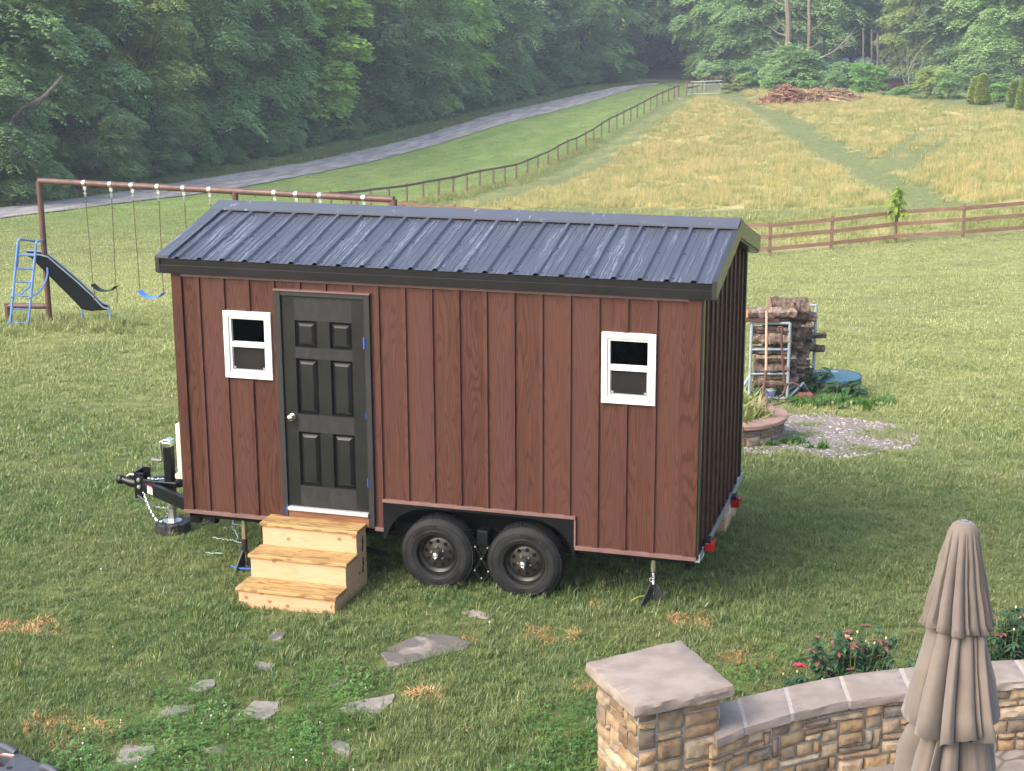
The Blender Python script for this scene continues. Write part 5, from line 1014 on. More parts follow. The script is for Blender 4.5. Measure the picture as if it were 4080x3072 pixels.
# left fence climbing the hill
LFp = [(1246,877),(1319,868),(1400,858),(1477,846),(1550,835),(1621,822),(1686,808),(1748,796),(1806,785),(1860,771),(1912,757),(1966,747),(2011,737),(2057,727),(2102,705),(2143,686),(2184,668),(2223,644),(2262,622),(2297,609),(2334,588),(2365,571),(2397,548),(2427,528),(2457,515),(2485,499),(2513,485),(2539,471),(2566,456),(2592,441),(2617,428),(2640,417),(2663,406),(2685,395),(2704,388)]
LF = [ground(u/K, v/K) for u, v in LFp]
lf_ = fence(LF, 'post_and_rail_fence', 'long brown single rail fence climbing the hill from the swing set to the metal gate', 'fence_board_dark', 1.28, (1.18,))
mb = MB(); a, b = LF[-1], LF[-2]; mb.beam(a+np.array([0,0,1.15]), b+np.array([0,0,.1]), .07, .07); mb.build('brace', 'fence_board_dark', lf_)
tp = []
for p_ in LF[4:22]:
    for _ in range(9): x_, y_ = p_[0]+rng.normal(.2, .35), p_[1]+rng.normal(0, .8); tp.append((x_, y_, hz(x_, y_)))
scatter('long_grass', np.array(tp), hayg, 4, 'rough uncut grass along the foot of the long single rail fence', .7, 1.3, .15, 13)
g0_, g1_ = ground(2738/K, 378/K), ground(2876/K, 374/K); gd = (g1_-g0_); gd[2] = 0; gl = np.linalg.norm(gd); gd /= gl
GT = thing('metal_gate', 'silver tube farm gate standing closed at the top of the hill', 'gate', tuple(g0_)); G_ = lambda s, z: np.array([g0_[0]+gd[0]*s, g0_[1]+gd[1]*s, g0_[2]+(g1_[2]-g0_[2])*s/gl+z]); mb = MB()
mb.tube([G_(0,.08),G_(gl,.08),G_(gl,1.32),G_(0,1.32)], .035, 8, closed=True); mb.tube([G_(gl*.49,.08),G_(gl*.49,1.32)], .028, 8); mb.tube([G_(0,1.0),G_(gl,1.0)], .028, 8); mb.build('gate_frame', 'gate_steel', GT, smooth=True)
mb = MB()
for k in range(1, 24): mb.tube([G_(gl*k/24,.08),G_(gl*k/24,1.0)], .005, 4, caps=False)
for k in range(1, 7): mb.tube([G_(0,.08+k*.13),G_(gl,.08+k*.13)], .005, 4, caps=False)
mb.build('wire_mesh', 'gate_steel', GT)
g3 = [ground(2738/K-1, 380/K)]+[at((2650+x/2.765)/K, v/K, 168+i*3.2) for i, (x, v) in enumerate(((298,362),(354,357),(408,354),(456,352),(503,351),(550,351),(598,352),(648,356)))]
g3 = [np.array([p_[0], p_[1], hz(p_[0], p_[1])]) for p_ in g3]
fence(g3, 'rail_fence', 'short run of brown post and rail fence behind the metal gate', 'fence_board', 1.45, (1.32,.75), .16)
p_ = ground((2650+763/2.765)/K, (280+205/2.765)/K); mb = MB(); mb.box((p_[0]-.08,p_[1]-.08,p_[2]-.2),(p_[0]+.08,p_[1]+.08,p_[2]+1.6)); o = mb.build('fence_post', 'fence_board', bevel=.01); tag(o, 'lone brown post in the weeds right of the gate', 'post')
mb = MB(); p_ = ground((2650+170/2.765)/K, (280+318/2.765)/K); mb.obox(p_+np.array([0,0,.05]), (.28,.05,0), (-.05,.2,0), (0,0,.07)); o = mb.build('pale_rock', 'cap_joint', bevel=.05); tag(o, 'small pale rock in the grass beside the last fence post', 'rock')
# ------------------------------------------------------------------ firewood rack
pmat('grey_pipe', (.36,.42,.46), (.27,.32,.36), 4, .5, .3, .05); pmat('bark', (.19,.142,.112), (.065,.047,.038), 7, .95, 0, 1.0, (2.6,1,1), bd=.03, spec=.15); pmat('bark_pale', (.29,.215,.17), (.11,.08,.064), 8, .95, 0, 1.0, (2.6,1,1), bd=.03, spec=.15); pmat('cut_wood', (.26,.165,.105), (.15,.09,.06), 9, .85, 0, .2, (1,6,6)); pmat('cut_orange', (.60,.22,.09), (.48,.16,.06), 9, .85); pmat('grey_wood', (.13,.105,.088), (.055,.043,.036), 9, .9, 0, .5, (4,1,1)); pmat('rust_steel', (.13,.07,.052), (.085,.046,.035), 12, .8, .3); pmat('ash_handle', (.46,.33,.24), (.38,.27,.19), 6, .6, 0, 0, (1,1,5)); pmat('bucket_white', (.70,.72,.74), (.62,.64,.66), 4, .45); pmat('bucket_blue', (.16,.19,.50), (.20,.22,.5), 12, .5)
fr = ground(1700, 868); fl_ = fr-np.array([RT[0], RT[1], 0])*.60; bx_ = np.array([1.0, 0, 0])
rr_ = at(1757, 800, math.hypot(*(fr-CAM)[:2])+1.15); e1 = np.array([fr[0]-fl_[0], fr[1]-fl_[1], 0]); rw = np.linalg.norm(e1); e1 /= rw; e2 = np.array([-e1[1], e1[0], 0]); e2 = np.array([rr_[0]-fr[0], rr_[1]-fr[1], 0]); rd = np.linalg.norm(e2); e2 /= rd
RK = thing('firewood_rack', 'grey galvanised pipe firewood rack packed with split logs', 'firewood rack', tuple(fr)); zb = fr[2]
Rp = lambda s, d, z: np.array([fr[0], fr[1], zb])-e1*(rw-s)+e2*d+np.array([0, 0, z])      # s across the front, d into the depth
dF = math.hypot(*(fr-CAM)[:2]); HF = at(1700, 698, dF)[2]-zb; HR = at(1757, 659, math.hypot(*(fr+e2*rd-CAM)[:2]))[2]-zb
for s, d, h in ((0,0,HF),(rw,0,HF),(rw,rd,HR),(0,rd,HR)): mb = MB(); mb.tube([Rp(s,d,-.05),Rp(s,d,h)], .026, 10); mb.build('leg', 'grey_pipe', RK, smooth=True)
for d, hs in ((0, (HF,HF*.67,HF*.36,.06)), (rd, (HR,HR*.55,.36,.1))):
    for h in hs: mb = MB(); mb.tube([Rp(0,d,h),Rp(rw,d,h)], .022, 8); mb.build('crossbar', 'grey_pipe', RK, smooth=True)
for s in (0.06, rw-.06): mb = MB(); mb.tube([Rp(s,-.0,.15),Rp(s,rd,.15)], .022, 8); mb.build('side_bar', 'grey_pipe', RK, smooth=True)
mb = MB(); mb.tube([Rp(rw,.0,.05),Rp(rw+.16,.25,.25),Rp(rw+.2,.5,.0)], .022, 8); mb.tube([Rp(0,.05,.45),Rp(-.14,.1,.22),Rp(-.2,.1,-.05)], .03, 8); mb.build('stay', 'grey_pipe', RK, smooth=True)
def log(c, ax, L, r, seed, label, mt='bark', split=True, roll=0.0, end='cut_wood', grp='split logs stacked in the pipe rack'):
    R_ = np.random.default_rng(seed); ax = np.array(ax, float); ax /= np.linalg.norm(ax); u = np.cross(ax, (0,0,1.0)); u /= np.linalg.norm(u); w = np.cross(ax, u)*-1; n = 18; m_ = 15; V = []
    prof = []
    for k in range(n):
        a = 2*PI*k/n; q = r*(1+.14*math.sin(2*a+seed)+.09*R_.normal())
        if split and math.sin(a+roll) > .35: q = r*.35/max(.35, math.sin(a+roll))
        prof.append((a+roll*0, q))
    for i in range(m_):
        s = (i/(m_-1)-.5)*L; bend = .02*math.sin(i*.7+seed)
        for a, q in prof: qq = q*(1+.075*R_.normal()); V.append(np.array(c)+ax*(s+(R_.normal()*.008 if i in (0, m_-1) else 0))+u*(qq*math.cos(a)+bend)+w*(qq*math.sin(a)))
    F = [(i*n+(k+1) % n, i*n+k, (i+1)*n+k, (i+1)*n+(k+1) % n) for i in range(m_-1) for k in range(n)]; mb = MB(); mb.add(V, F); mb.cur = 1; o_ = len(mb.v); mb.add([V[k] for k in range(n)]+[V[(m_-1)*n+k] for k in range(n)], [tuple(range(n)), tuple(range(n, 2*n))[::-1]])
    o = mb.build('firewood_log', [mt, end]); tag(o, label, 'log', grp); return o
lab0 = 'weathered bark covered log packed inside the pipe rack'; sd = 0; z = .19; rows = []
NR = 7
for j in range(NR):
    rad = (.095,.085,.10,.08,.09,.115,.085)[j]; zc = z+rad*.9; z = zc+rad*.72
    for q in range(4):
        d = .10+q*(rd-.2)/3; sd += 1; r_ = rad*random.uniform(.85, 1.08); front = q == 0
        lab = lab0
        if front: lab = ('lowest front log in the rack, just above the bottom crossbar','second front log up in the rack with ragged bark','splintered middle front log in the rack','front log just under the middle crossbar of the rack','thin pale front log behind the middle crossbar of the rack','thick round log just below the top crossbar of the rack','dark front log level with the top crossbar of the rack')[j]
        L_g = rw*random.uniform(.86, 1.08)
        log(Rp(rw*.5+random.uniform(-.03,.05), d, zc+random.uniform(-.015,.015)), e1+np.array([0,0,random.uniform(-.06,.06)])+e2*random.uniform(-.08,.08), L_g, r_, sd, lab, random.choice(('bark','bark','bark_pale')), j != 5 or not front, random.uniform(-.6,.6), random.choice(('cut_wood','grey_wood','grey_wood')))
zt = HF+.02
mb = MB(); a_ = Rp(-.12,-.06,zt+.01); b_ = Rp(rw*.75,-.06,zt+.005); mb.prism([a_, b_, b_+np.array([0,0,.05]), a_+np.array([0,0,.055])], e2*.12); o = mb.build('split_plank', 'rust_steel'); tag(o, 'rusty brown split plank lying along the front top of the rack', 'plank')
log(Rp(rw*.42,.10,zt+.16), e1+e2*.05, rw*1.28, .115, 71, 'split log with a bright orange cut end lying across the top of the rack', 'bark_pale', True, .2, 'cut_orange'); log(Rp(rw*.78,.30,zt+.20), e1+e2*.1-np.array([0,0,.05]), rw*1.05, .125, 72, 'topmost mossy log of the firewood pile', 'bark', False)
log(Rp(rw*.9,.55,zt+.03), e1+np.array([0,0,-.1]), rw*.95, .08, 73, 'pale split log end poking out toward the tall rear post of the rack', 'bark_pale', True, .4); log(Rp(rw*1.02,rd*.8,HR*.66), e1+np.array([0,0,.12]), rw*.8, .055, 74, 'thin grey log jutting past the rear post at mid height', 'grey_wood', True, .1, 'grey_wood'); log(Rp(rw*.98,rd*.85,HR*.50), e1, rw*.8, .06, 75, 'thin dark log jutting past the rear post below the grey one', 'bark', True, .9, 'grey_wood')
# tools, bucket, brick
T = thing('shovel', 'long handled shovel with a pale wooden handle leaning on the front of the rack', 'shovel', tuple(Rp(rw*.48,-.35,0))); top_ = at(1656, 672, dF-.14); mid_ = at(1655, 800, dF-.30); bt = at(1648, 852, dF-.42)
mb = MB(); mb.tube([top_, (top_+mid_)/2, mid_], [.019,.020,.022], 8); mb.build('handle', 'ash_handle', T, smooth=True); mb = MB(); mb.tube([mid_, bt], [.026,.022], 8); d_ = (bt-mid_); d_ /= np.linalg.norm(d_); sdv = np.cross(d_, e2); mb.add([bt-sdv*.03, bt+sdv*.03, bt+sdv*.10+d_*.05, bt+sdv*.10+d_*.22, bt+d_*.32, bt-sdv*.10+d_*.22, bt-sdv*.10+d_*.05, bt-sdv*.03+e2*.02, bt+sdv*.03+e2*.02, bt+sdv*.10+d_*.05+e2*.02, bt+sdv*.10+d_*.22+e2*.02, bt+d_*.32+e2*.02, bt-sdv*.10+d_*.22+e2*.02, bt-sdv*.10+d_*.05+e2*.02], [(0,1,2,3,4,5,6),(13,12,11,10,9,8,7)]); mb.build('blade', 'rust_steel', T)
A = thing('poker_hook', 'rusty bent iron fire hook leaning on the rack right of the shovel', 'fire hook', tuple(Rp(rw*.8,-.3,0))); Yk = dF-.28; mb = MB(); mb.tube([at(u, v, Yk) for u, v in ((1681,715),(1683,706),(1690,706),(1690,715),(1688,725),(1690,770),(1692,800),(1695,820),(1697,838),(1692,852),(1680,860))], .019, 8); mb.build('shaft', 'rust_steel', A, smooth=True); mb = MB(); mb.tube([at(u, v, Yk) for u, v in ((1695,840),(1700,830),(1712,827),(1722,830),(1728,838))], [.018,.02,.022,.02,.012], 8); mb.build('hook', 'rust_steel', A, smooth=True)
bk = Rp(rw*.40,.22,-.0); B = thing('bucket', 'small white plastic bucket with a blue label standing under the rack', 'bucket', tuple(bk)); mb = MB(); mb.lathe([(0,0),(.095,0),(.115,.22),(.122,.22),(.122,.245),(.112,.245),(.108,.20),(.09,.012),(0,.012)], bk, (0,0,1), 24); mb.build('shell', 'bucket_white', B, smooth=True); mb = MB(); mb.lathe([(.1005,.05),(.1115,.15)], bk, (0,0,1), 24); mb.f = mb.f[:-2]; mb.mi = mb.mi[:-2]; mb.build('label_band', 'bucket_blue', B, smooth=True)
mb = MB(); mb.tube([bk+np.array([-.12*math.cos(a), -.05-.06*math.sin(a), .20-.10*math.sin(a)]) for a in np.linspace(0, PI, 10)], .004, 5); mb.build('bail', 'grey_pipe', B)
pmat('brick_red', (.27,.10,.07), (.20,.075,.055), 14, .9, 0, .4); bq = ground(1738, 868); mb = MB(); mb.obox(bq+np.array([0,0,.07]), (.10,.04,.0), (-.03,.08,0), (.01,0,.07)); o = mb.build('brick', 'brick_red', bevel=.012); tag(o, 'reddish brown brick lying on the gravel below the leafy plant', 'brick')
mb = MB(); yq = Rp(rw*.18,.5,.30); mb.obox(yq, e1*.10, e2*.03, (0,0,.07)); pmat('yellow_green', (.40,.46,.16), (.33,.38,.13), 6, .6); o = mb.build('yellow_box', 'yellow_green', bevel=.01); tag(o, 'small yellow green box behind the lower part of the rack', 'box')
# ------------------------------------------------------------------ tank riser with lid
pmat('lid_green', (.032,.10,.14), (.045,.125,.165), 6, .42); pmat('riser_black', (.040,.045,.055), (.055,.06,.07), 6, .45)
tcx = on(1803, 812, 2, hz(*ground(1803, 840)[:2])+.34); tg = hz(tcx[0], tcx[1]); TK = thing('tank_lid', 'round blue green lid on a ribbed black tank riser in the lawn', 'tank lid', (tcx[0], tcx[1], tg)); c_ = (tcx[0], tcx[1], tg); RR = .425
mb = MB(); mb.lathe([(RR-.06,-.15),(RR-.02,-.1),(RR,-.02),(RR+.02,.04),(RR,.10),(RR-.04,.12),(RR-.04,.14),(RR,.16),(RR+.015,.21),(RR,.26),(RR-.03,.27)], c_, (0,0,1), 56); mb.build('riser', 'riser_black', TK, smooth=True); mb = MB(); mb.lathe([(RR+.0,.262),(RR+.012,.27),(RR+.012,.30),(RR-.01,.312),(RR-.04,.315),(RR*.6,.335),(0,.345)], c_, (0,0,1), 56)
for k in range(28): a = 2*PI*k/28; mb.obox((c_[0]+(RR-.0)*math.cos(a), c_[1]+(RR-.0)*math.sin(a), tg+.312), np.array([math.cos(a), math.sin(a), 0])*.018, np.array([-math.sin(a), math.cos(a), 0])*.02, (0,0,.006))
LD = mb.build('lid', 'lid_green', TK, smooth=True); mb = MB(); mb.lathe([(0,.349),(.06,.3485),(.07,.345)], (c_[0]-.02, c_[1]+.12, tg), (0,0,1), 20); pmat('lid_mark', (.35,.45,.48), (.3,.4,.43), 20, .5); mb.build('badge', 'lid_mark', LD)
# ------------------------------------------------------------------ fire pit, gravel
pmat('pit_cap', (.32,.20,.15), (.25,.16,.125), 5, .85, 0, .6, bd=.012); pc_ = np.array([*PITC, hz(*PITC)-.02]); FP = thing('fire_pit', 'round stone fire pit ring half hidden behind the house corner', 'fire pit', tuple(pc_)); R_o, R_i, ph_ = .80, .55, .36
mb = MB(); mb.lathe([(R_o-.035,-.3),(R_o-.035,ph_-.02),(R_i+.02,ph_-.02),(R_i,ph_-.15),(R_i,-.05)], pc_, (0,0,1), 56); mb.f = mb.f[:-1]; mb.mi = mb.mi[:-1]; mb.build('mortar', 'mortar', FP)
fpf = lambda x, h, z: (pc_[0]+(R_o-.035+h)*math.cos(x/R_o), pc_[1]+(R_o-.035+h)*math.sin(x/R_o), pc_[2]-.08+z)
stone_obj('facing_stones', [(2*PI*R_o, ph_+.04, fpf, 77)], FP)
for k in range(11):
    a0_, a1_ = 2*PI*k/11+.012, 2*PI*(k+1)/11-.012; q = np.linspace(a0_, a1_, 6); slab([(pc_[0]+(R_o+.03)*math.cos(a), pc_[1]+(R_o+.03)*math.sin(a)) for a in q]+[(pc_[0]+(R_i-.03)*math.cos(a), pc_[1]+(R_i-.03)*math.sin(a)) for a in q[::-1]], pc_[2]+ph_-.035, pc_[2]+ph_+.02+rng.normal(0,.003), 90+k, 'cap_stone', 'pit_cap', FP, .05, .006)
dry = protos('dry_leaf_proto', [blades(40, .22, .10, .30, .028, 'meadow_green', 760+i, 1.5, 2) for i in range(3)]); a = rng.uniform(0, 2*PI, 60); q = .5*np.sqrt(rng.random(60)); scatter('cut_leaves', np.stack([pc_[0]+q*np.cos(a), pc_[1]+q*np.sin(a), np.full(60, pc_[2]+.25)], -1), dry, 3, 'wilted cut leaves heaped inside the fire pit', .8, 1.2, .5, 14)
mb = MB()
for sg in ([(1594,868),(1625,858),(1650,862)],[(1640,885),(1660,868),(1672,852)],[(1670,876),(1690,870),(1715,864)]):
    mb.tube([np.array(on(u, v, 2, pc_[2]+ph_+.05)) for u, v in sg], .012, 6)
o = mb.build('twigs', 'grey_wood'); tag(o, 'bare twigs lying over the rim of the fire pit', 'twigs')
pmat('gravel_base', (.22,.185,.165), (.15,.13,.115), 30, .95, 0, .8); n = 72; th = np.linspace(0, 2*PI, n, endpoint=False); R_g = 1.0; V = []; F = []; ring = []
for f in (0, .35, .7, 1.0):
    for a in th: x_, y_ = GRAVEL_C[0]+1.30*f*math.cos(a)*(1+.06*math.sin(5*a)), GRAVEL_C[1]+1.58*f*math.sin(a)*(1+.06*math.sin(4*a)); V.append((x_, y_, hz(x_, y_)+.012))
F = [(k*n+i, k*n+(i+1) % n, (k+1)*n+(i+1) % n, (k+1)*n+i) for k in range(3) for i in range(n)]; mb = MB(); mb.add(V, F); o = mb.build('gravel', 'gravel_base', fixn=True); tag(o, 'pinkish grey gravel bed beside the fire pit', kind='structure')
m, t = newmat('pebble'); oi = t.n('ShaderNodeObjectInfo', out='Random'); c = t.mix(oi, (.14,.12,.11), (.40,.34,.31)); c = t.mix(t.ramp(oi, .8, .9), c, (.45,.43,.41)); t.out(t.bsdf(c, .85, 0, None, .3))
def pebble(sd):
    import bmesh; r = random.Random(sd); bm = bmesh.new(); bmesh.ops.create_icosphere(bm, subdivisions=1, radius=1)
    for v in bm.verts: v.co *= r.uniform(.75, 1.1); v.co.z *= .55; v.co.x *= 1.2
    me = bpy.data.meshes.new('pebble'); bm.to_mesh(me); bm.free(); me.materials.append(MATS['pebble']); return me
x, y = jgrid(GRAVEL_C[0]-2, GRAVEL_C[0]+2, GRAVEL_C[1]-2.4, GRAVEL_C[1]+2.4, .042, 9); k = (gravel_zone(x, y) < .98) & (np.hypot(x-PITC[0], y-PITC[1]) > .84); P_ = P3(x[k], y[k]); scatter('gravel_stones', P_, protos('pebble_proto', [pebble(i) for i in range(4)]), 4, 'loose pinkish grey gravel stones beside the fire pit', .014, .036, .4, 15)
k = k & (vnoise(x, y, .45, 66) > .70); scatter('gravel_weeds', P3(x[k], y[k])[::4], near, 6, 'green weeds coming up through the gravel', .5, 1.1, .2, 16)
# ------------------------------------------------------------------ leafy plants
m, t = newmat('broad_leaf'); oi = t.n('ShaderNodeNewGeometry', out='Random Per Island'); p = t.pos(); c = t.mix(oi, (.035,.095,.026), (.085,.165,.048)); d = t.bsdf(c, .5, 0, None, .35); q = t.n('ShaderNodeBsdfTranslucent', i_Color=t.mul(c, (1.3,1.5,.7))); s_ = t.n('ShaderNodeMixShader', i_Fac=.25).node; t.put(s_.inputs[1], d); t.put(s_.inputs[2], q); t.out(s_.outputs[0])
pmat('stem_green', (.09,.14,.04), (.07,.11,.035), 9, .7)
def leaf(V, F, p, d, L, w, droop=.35, cup=.12, nseg=5):
    d = np.array(d, float); d /= np.linalg.norm(d); s = np.cross(d, (0,0,1.0)); s = s/(np.linalg.norm(s)+1e-9); u = np.cross(s, d); b = len(V)
    for i in range(nseg+1):
        f = i/nseg; ww = w*math.sin(PI*min(.98, f*.92+.06))**.8*(1-.15*f); c = np.array(p)+d*L*f-np.array([0,0,1])*droop*L*f*f
        V += [c-s*ww/2+u*cup*w, c, c+s*ww/2+u*cup*w]
    for i in range(nseg):
        a = b+i*3; F += [(a, a+1, a+4, a+3), (a+1, a+2, a+5, a+4)]
def leafy(name, label, cat_, c, n, Rr, Hh, Ll, wl, seed, mt='broad_leaf', group=None, droop=.45):
    r = np.random.default_rng(seed); T_ = thing(name, label, cat_, c, group); V, F = [], []; mb = MB(); c = np.array(c)
    for k in range(n):
        a = r.uniform(0, 2*PI); q = Rr*math.sqrt(r.random()); h = Hh*(1-.55*(q/Rr)**2)*r.uniform(.5, 1.05); base = c+np.array([q*math.cos(a)*.45, q*math.sin(a)*.45, 0]); tip = c+np.array([q*math.cos(a), q*math.sin(a), h]); mb.tube([base, (base+tip)/2+np.array([0,0,h*.1]), tip], [.010,.008,.005], 5)
        for j in range(r.integers(3, 6)): b = a+r.normal(0, 1.1); f = r.uniform(.45, 1); leaf(V, F, base+(tip-base)*f, (math.cos(b), math.sin(b), r.uniform(-.1, .75)), Ll*r.uniform(.6, 1.15), wl*r.uniform(.7, 1.15), droop)
    mb.build('stems', 'stem_green', T_); mb = MB(); mb.add(V, F); mb.build('leaves', mt, T_, smooth=True); return T_
leafy('leafy_plant', 'bushy green plant with broad leaves right of the firewood rack', 'plant', tuple(ground(1752, 853)), 22, .34, .55, .24, .115, 3); leafy('leafy_plant', 'lower sprawling broad leaved plant in front of the round tank lid', 'plant', tuple(ground(1812, 862)), 20, .42, .36, .22, .10, 4); leafy('leafy_plant', 'small narrow leaved weed beside the white bucket', 'plant', tuple(Rp(rw*.22,.05,0)), 9, .16, .30, .15, .035, 5)
pts = []
for u, v, n, s in ((1790,872,60,.35),(1845,872,30,.3),(1745,874,20,.15),(1700,962,14,.3),(1640,850,20,.25)):
    g = ground(u, v)
    for _ in range(n): x_, y_ = g[0]+rng.normal(0, s), g[1]+rng.normal(0, s*.6); pts.append((x_, y_, hz(x_, y_)))
wd_ = protos('weed_proto', [blades(70, .14, .05, .16, .018, 'clover_leaf', 780+i, .9, 2, 4) for i in range(3)]); scatter('weeds', np.array(pts), wd_, 3, 'low green weeds round the gravel and the tank lid', .6, 1.1, .2, 17)
# roses behind the wall
pmat('rose_red', (.48,.03,.07), (.55,.05,.10), 20, .6); pmat('rose_peach', (.75,.36,.25), (.70,.28,.2), 20, .6); pmat('bronze_leaf', (.16,.055,.045), (.20,.085,.06), 9, .6); pmat('bud_pale', (.55,.55,.30), (.5,.42,.25), 9, .7)
m, t = newmat('rose_leaf'); oi = t.n('ShaderNodeNewGeometry', out='Random Per Island'); c = t.mix(oi, (.022,.060,.030), (.055,.105,.045)); t.out(t.bsdf(c, .55, 0, None, .3))
def rose(c, Rx, Hh, seed, label, blooms):
    r = np.random.default_rng(seed); T_ = thing('rose_bush', label, 'rose bush', tuple(c)); c = np.array(c); mb = MB(); V, F = [], []; VB, FB = [], []; tips = []; ax_ = np.array([.80,.60,0]); ay_ = np.array([-.60,.80,0])
    for k in range(105):
        q = ax_*r.normal(0, Rx*.45)+ay_*r.normal(0, Rx*.22); h = Hh*r.uniform(.35, 1.0); b = c+q*.5; tp_ = c+q+np.array([0,0,h]); mb.tube([b, (b+tp_)/2+np.array([0,0,.02]), tp_], [.006,.005,.003], 4); tips.append(tp_)
        for j in range(9):
            f = r.uniform(.2, 1); p_ = b+(tp_-b)*f; a = r.uniform(0, 2*PI); top = f > .85 and r.random() < .22
            for l_ in range(3): leaf(*((VB, FB) if top else (V, F)), p_, (math.cos(a+l_*.8-.8), math.sin(a+l_*.8-.8), r.uniform(-.3, .5)), r.uniform(.045, .08), r.uniform(.028, .045), .4, .1, 3)
    mb.build('stems', 'stem_green', T_); mb = MB(); mb.add(V, F); mb.build('leaves', 'rose_leaf', T_); mb = MB(); mb.add(VB, FB); mb.build('young_leaves', 'bronze_leaf', T_)
    for i, mt in enumerate(blooms):
        p_ = tips[(i*5+seed) % len(tips)]+np.array([0,0,.02]); mb = MB(); pv, pf_ = [], []
        for k in range(14): a = k*2.4; e = .1+.06*k; leaf(pv, pf_, p_, (math.cos(a), math.sin(a), .2+.09*k), .030+.002*(14-k), .034, .1, .25, 3)
        mb.add(pv, pf_); mb.build('bloom', mt, T_)
    mb = MB()
    for i in range(16): p_ = tips[(i*3+1) % len(tips)]; mb.lathe([(0,-.01),(.008,0),(.006,.012),(0,.016)], p_+np.array([0,0,.01]), (0,0,1), 6)
    mb.build('buds', 'bud_pale', T_)
rb = ground(1895, 1440); rose((6.50,-1.55,hz(6.50,-1.55)), .50, .66, 3, 'rose bush with red blooms behind the wall, left of the umbrella', ['rose_red','rose_peach','rose_red']); rose((7.66,-.85,hz(7.66,-.85)), .45, .72, 8, 'rose bush with small peach blooms behind the wall, right of the umbrella', ['rose_peach','rose_peach','rose_red','rose_peach'])
# ------------------------------------------------------------------ trees
def leafmat(name, c1, c2, c3, tr=.27):
    m, t = newmat(name); p = t.pos(); n = t.noise(p, .45, 3); isl = t.n('ShaderNodeNewGeometry', out='Random Per Island'); oi = t.n('ShaderNodeObjectInfo', out='Random')
    c = t.mix(t.ramp(n, .35, .65), c1, c2); c = t.mix(t.m('MULTIPLY', isl, .45), c, c3); c = t.mix(t.m('MULTIPLY', oi, .35), c, t.mul(c, (1.35,1.2,.8)))
    d = t.bsdf(c, .7, 0, None, .15); q = t.n('ShaderNodeBsdfTranslucent', i_Color=t.mul(c, (1.4,1.5,.7))); s_ = t.n('ShaderNodeMixShader', i_Fac=tr).node; t.put(s_.inputs[1], d); t.put(s_.inputs[2], q); t.out(s_.outputs[0])
leafmat('leaf_walnut', (0.182,0.294,0.148), (0.250,0.383,0.177), (0.314,0.465,0.212)); leafmat('leaf_maple', (0.268,0.413,0.103), (0.386,0.545,0.135), (0.504,0.662,0.192)); leafmat('leaf_dark', (0.116,0.205,0.118), (0.170,0.268,0.142), (0.227,0.340,0.163)); leafmat('leaf_olive', (0.226,0.300,0.118), (0.301,0.383,0.148), (0.392,0.437,0.148)); leafmat('leaf_sumac', (0.163,0.309,0.114), (0.218,0.399,0.135), (0.306,0.499,0.167)); leafmat('leaf_lime', (.14,.22,.035), (.19,.28,.045), (.24,.33,.055)); leafmat('leaf_cedar', (.26,.33,.13), (.33,.40,.16), (.38,.45,.18)); leafmat('leaf_yellow', (.38,.42,.05), (.48,.50,.07), (.52,.55,.10))
pmat('tree_bark', (.085,.070,.058), (.14,.12,.10), 4, .95, 0, .5, (1,1,.25), spec=.1); pmat('pale_bark', (.21,.175,.125), (.15,.12,.09), 4, .9, 0, .4, (1,1,.25), spec=.1); pmat('dead_twig', (.21,.20,.155), (.15,.145,.11), 6, .9, spec=.1)
def fronds(P, D, L, pairs, ll, lw, droop, r, spread=.9):
    """feathery compound leaves: a rachis from P along D with leaflet pairs (one rhombus each)"""
    n = len(P); D = D/np.linalg.norm(D, axis=1, keepdims=True); S = np.cross(D, np.array([0, 0, 1.0])); S /= np.linalg.norm(S, axis=1, keepdims=True)+1e-6; out = []
    L = L*r.uniform(.65, 1.2, n)[:, None]
    for k in range(pairs):
        f = (k+.6)/pairs; c = P+D*L*f-np.array([0, 0, 1])*droop*L*f*f; l = ll*(1-.55*abs(f-.45))*r.uniform(.75, 1.2, n)[:, None]
        for sg in (-1, 1):
            d = S*sg*spread+D*(.45+.5*f)+np.array([0, 0, -.35-.2*droop])+r.normal(0, .18, (n, 3)); d /= np.linalg.norm(d, axis=1, keepdims=True); w = np.cross(d, np.array([0, 0, 1.0])+r.normal(0, .22, (n, 3))); w /= np.linalg.norm(w, axis=1, keepdims=True)+1e-6
            out.append(np.stack([c, c+d*l*.45-w*lw, c+d*l, c+d*l*.45+w*lw], 1))
    V = np.concatenate(out).reshape(-1, 3); return V, np.arange(len(V)).reshape(-1, 4)
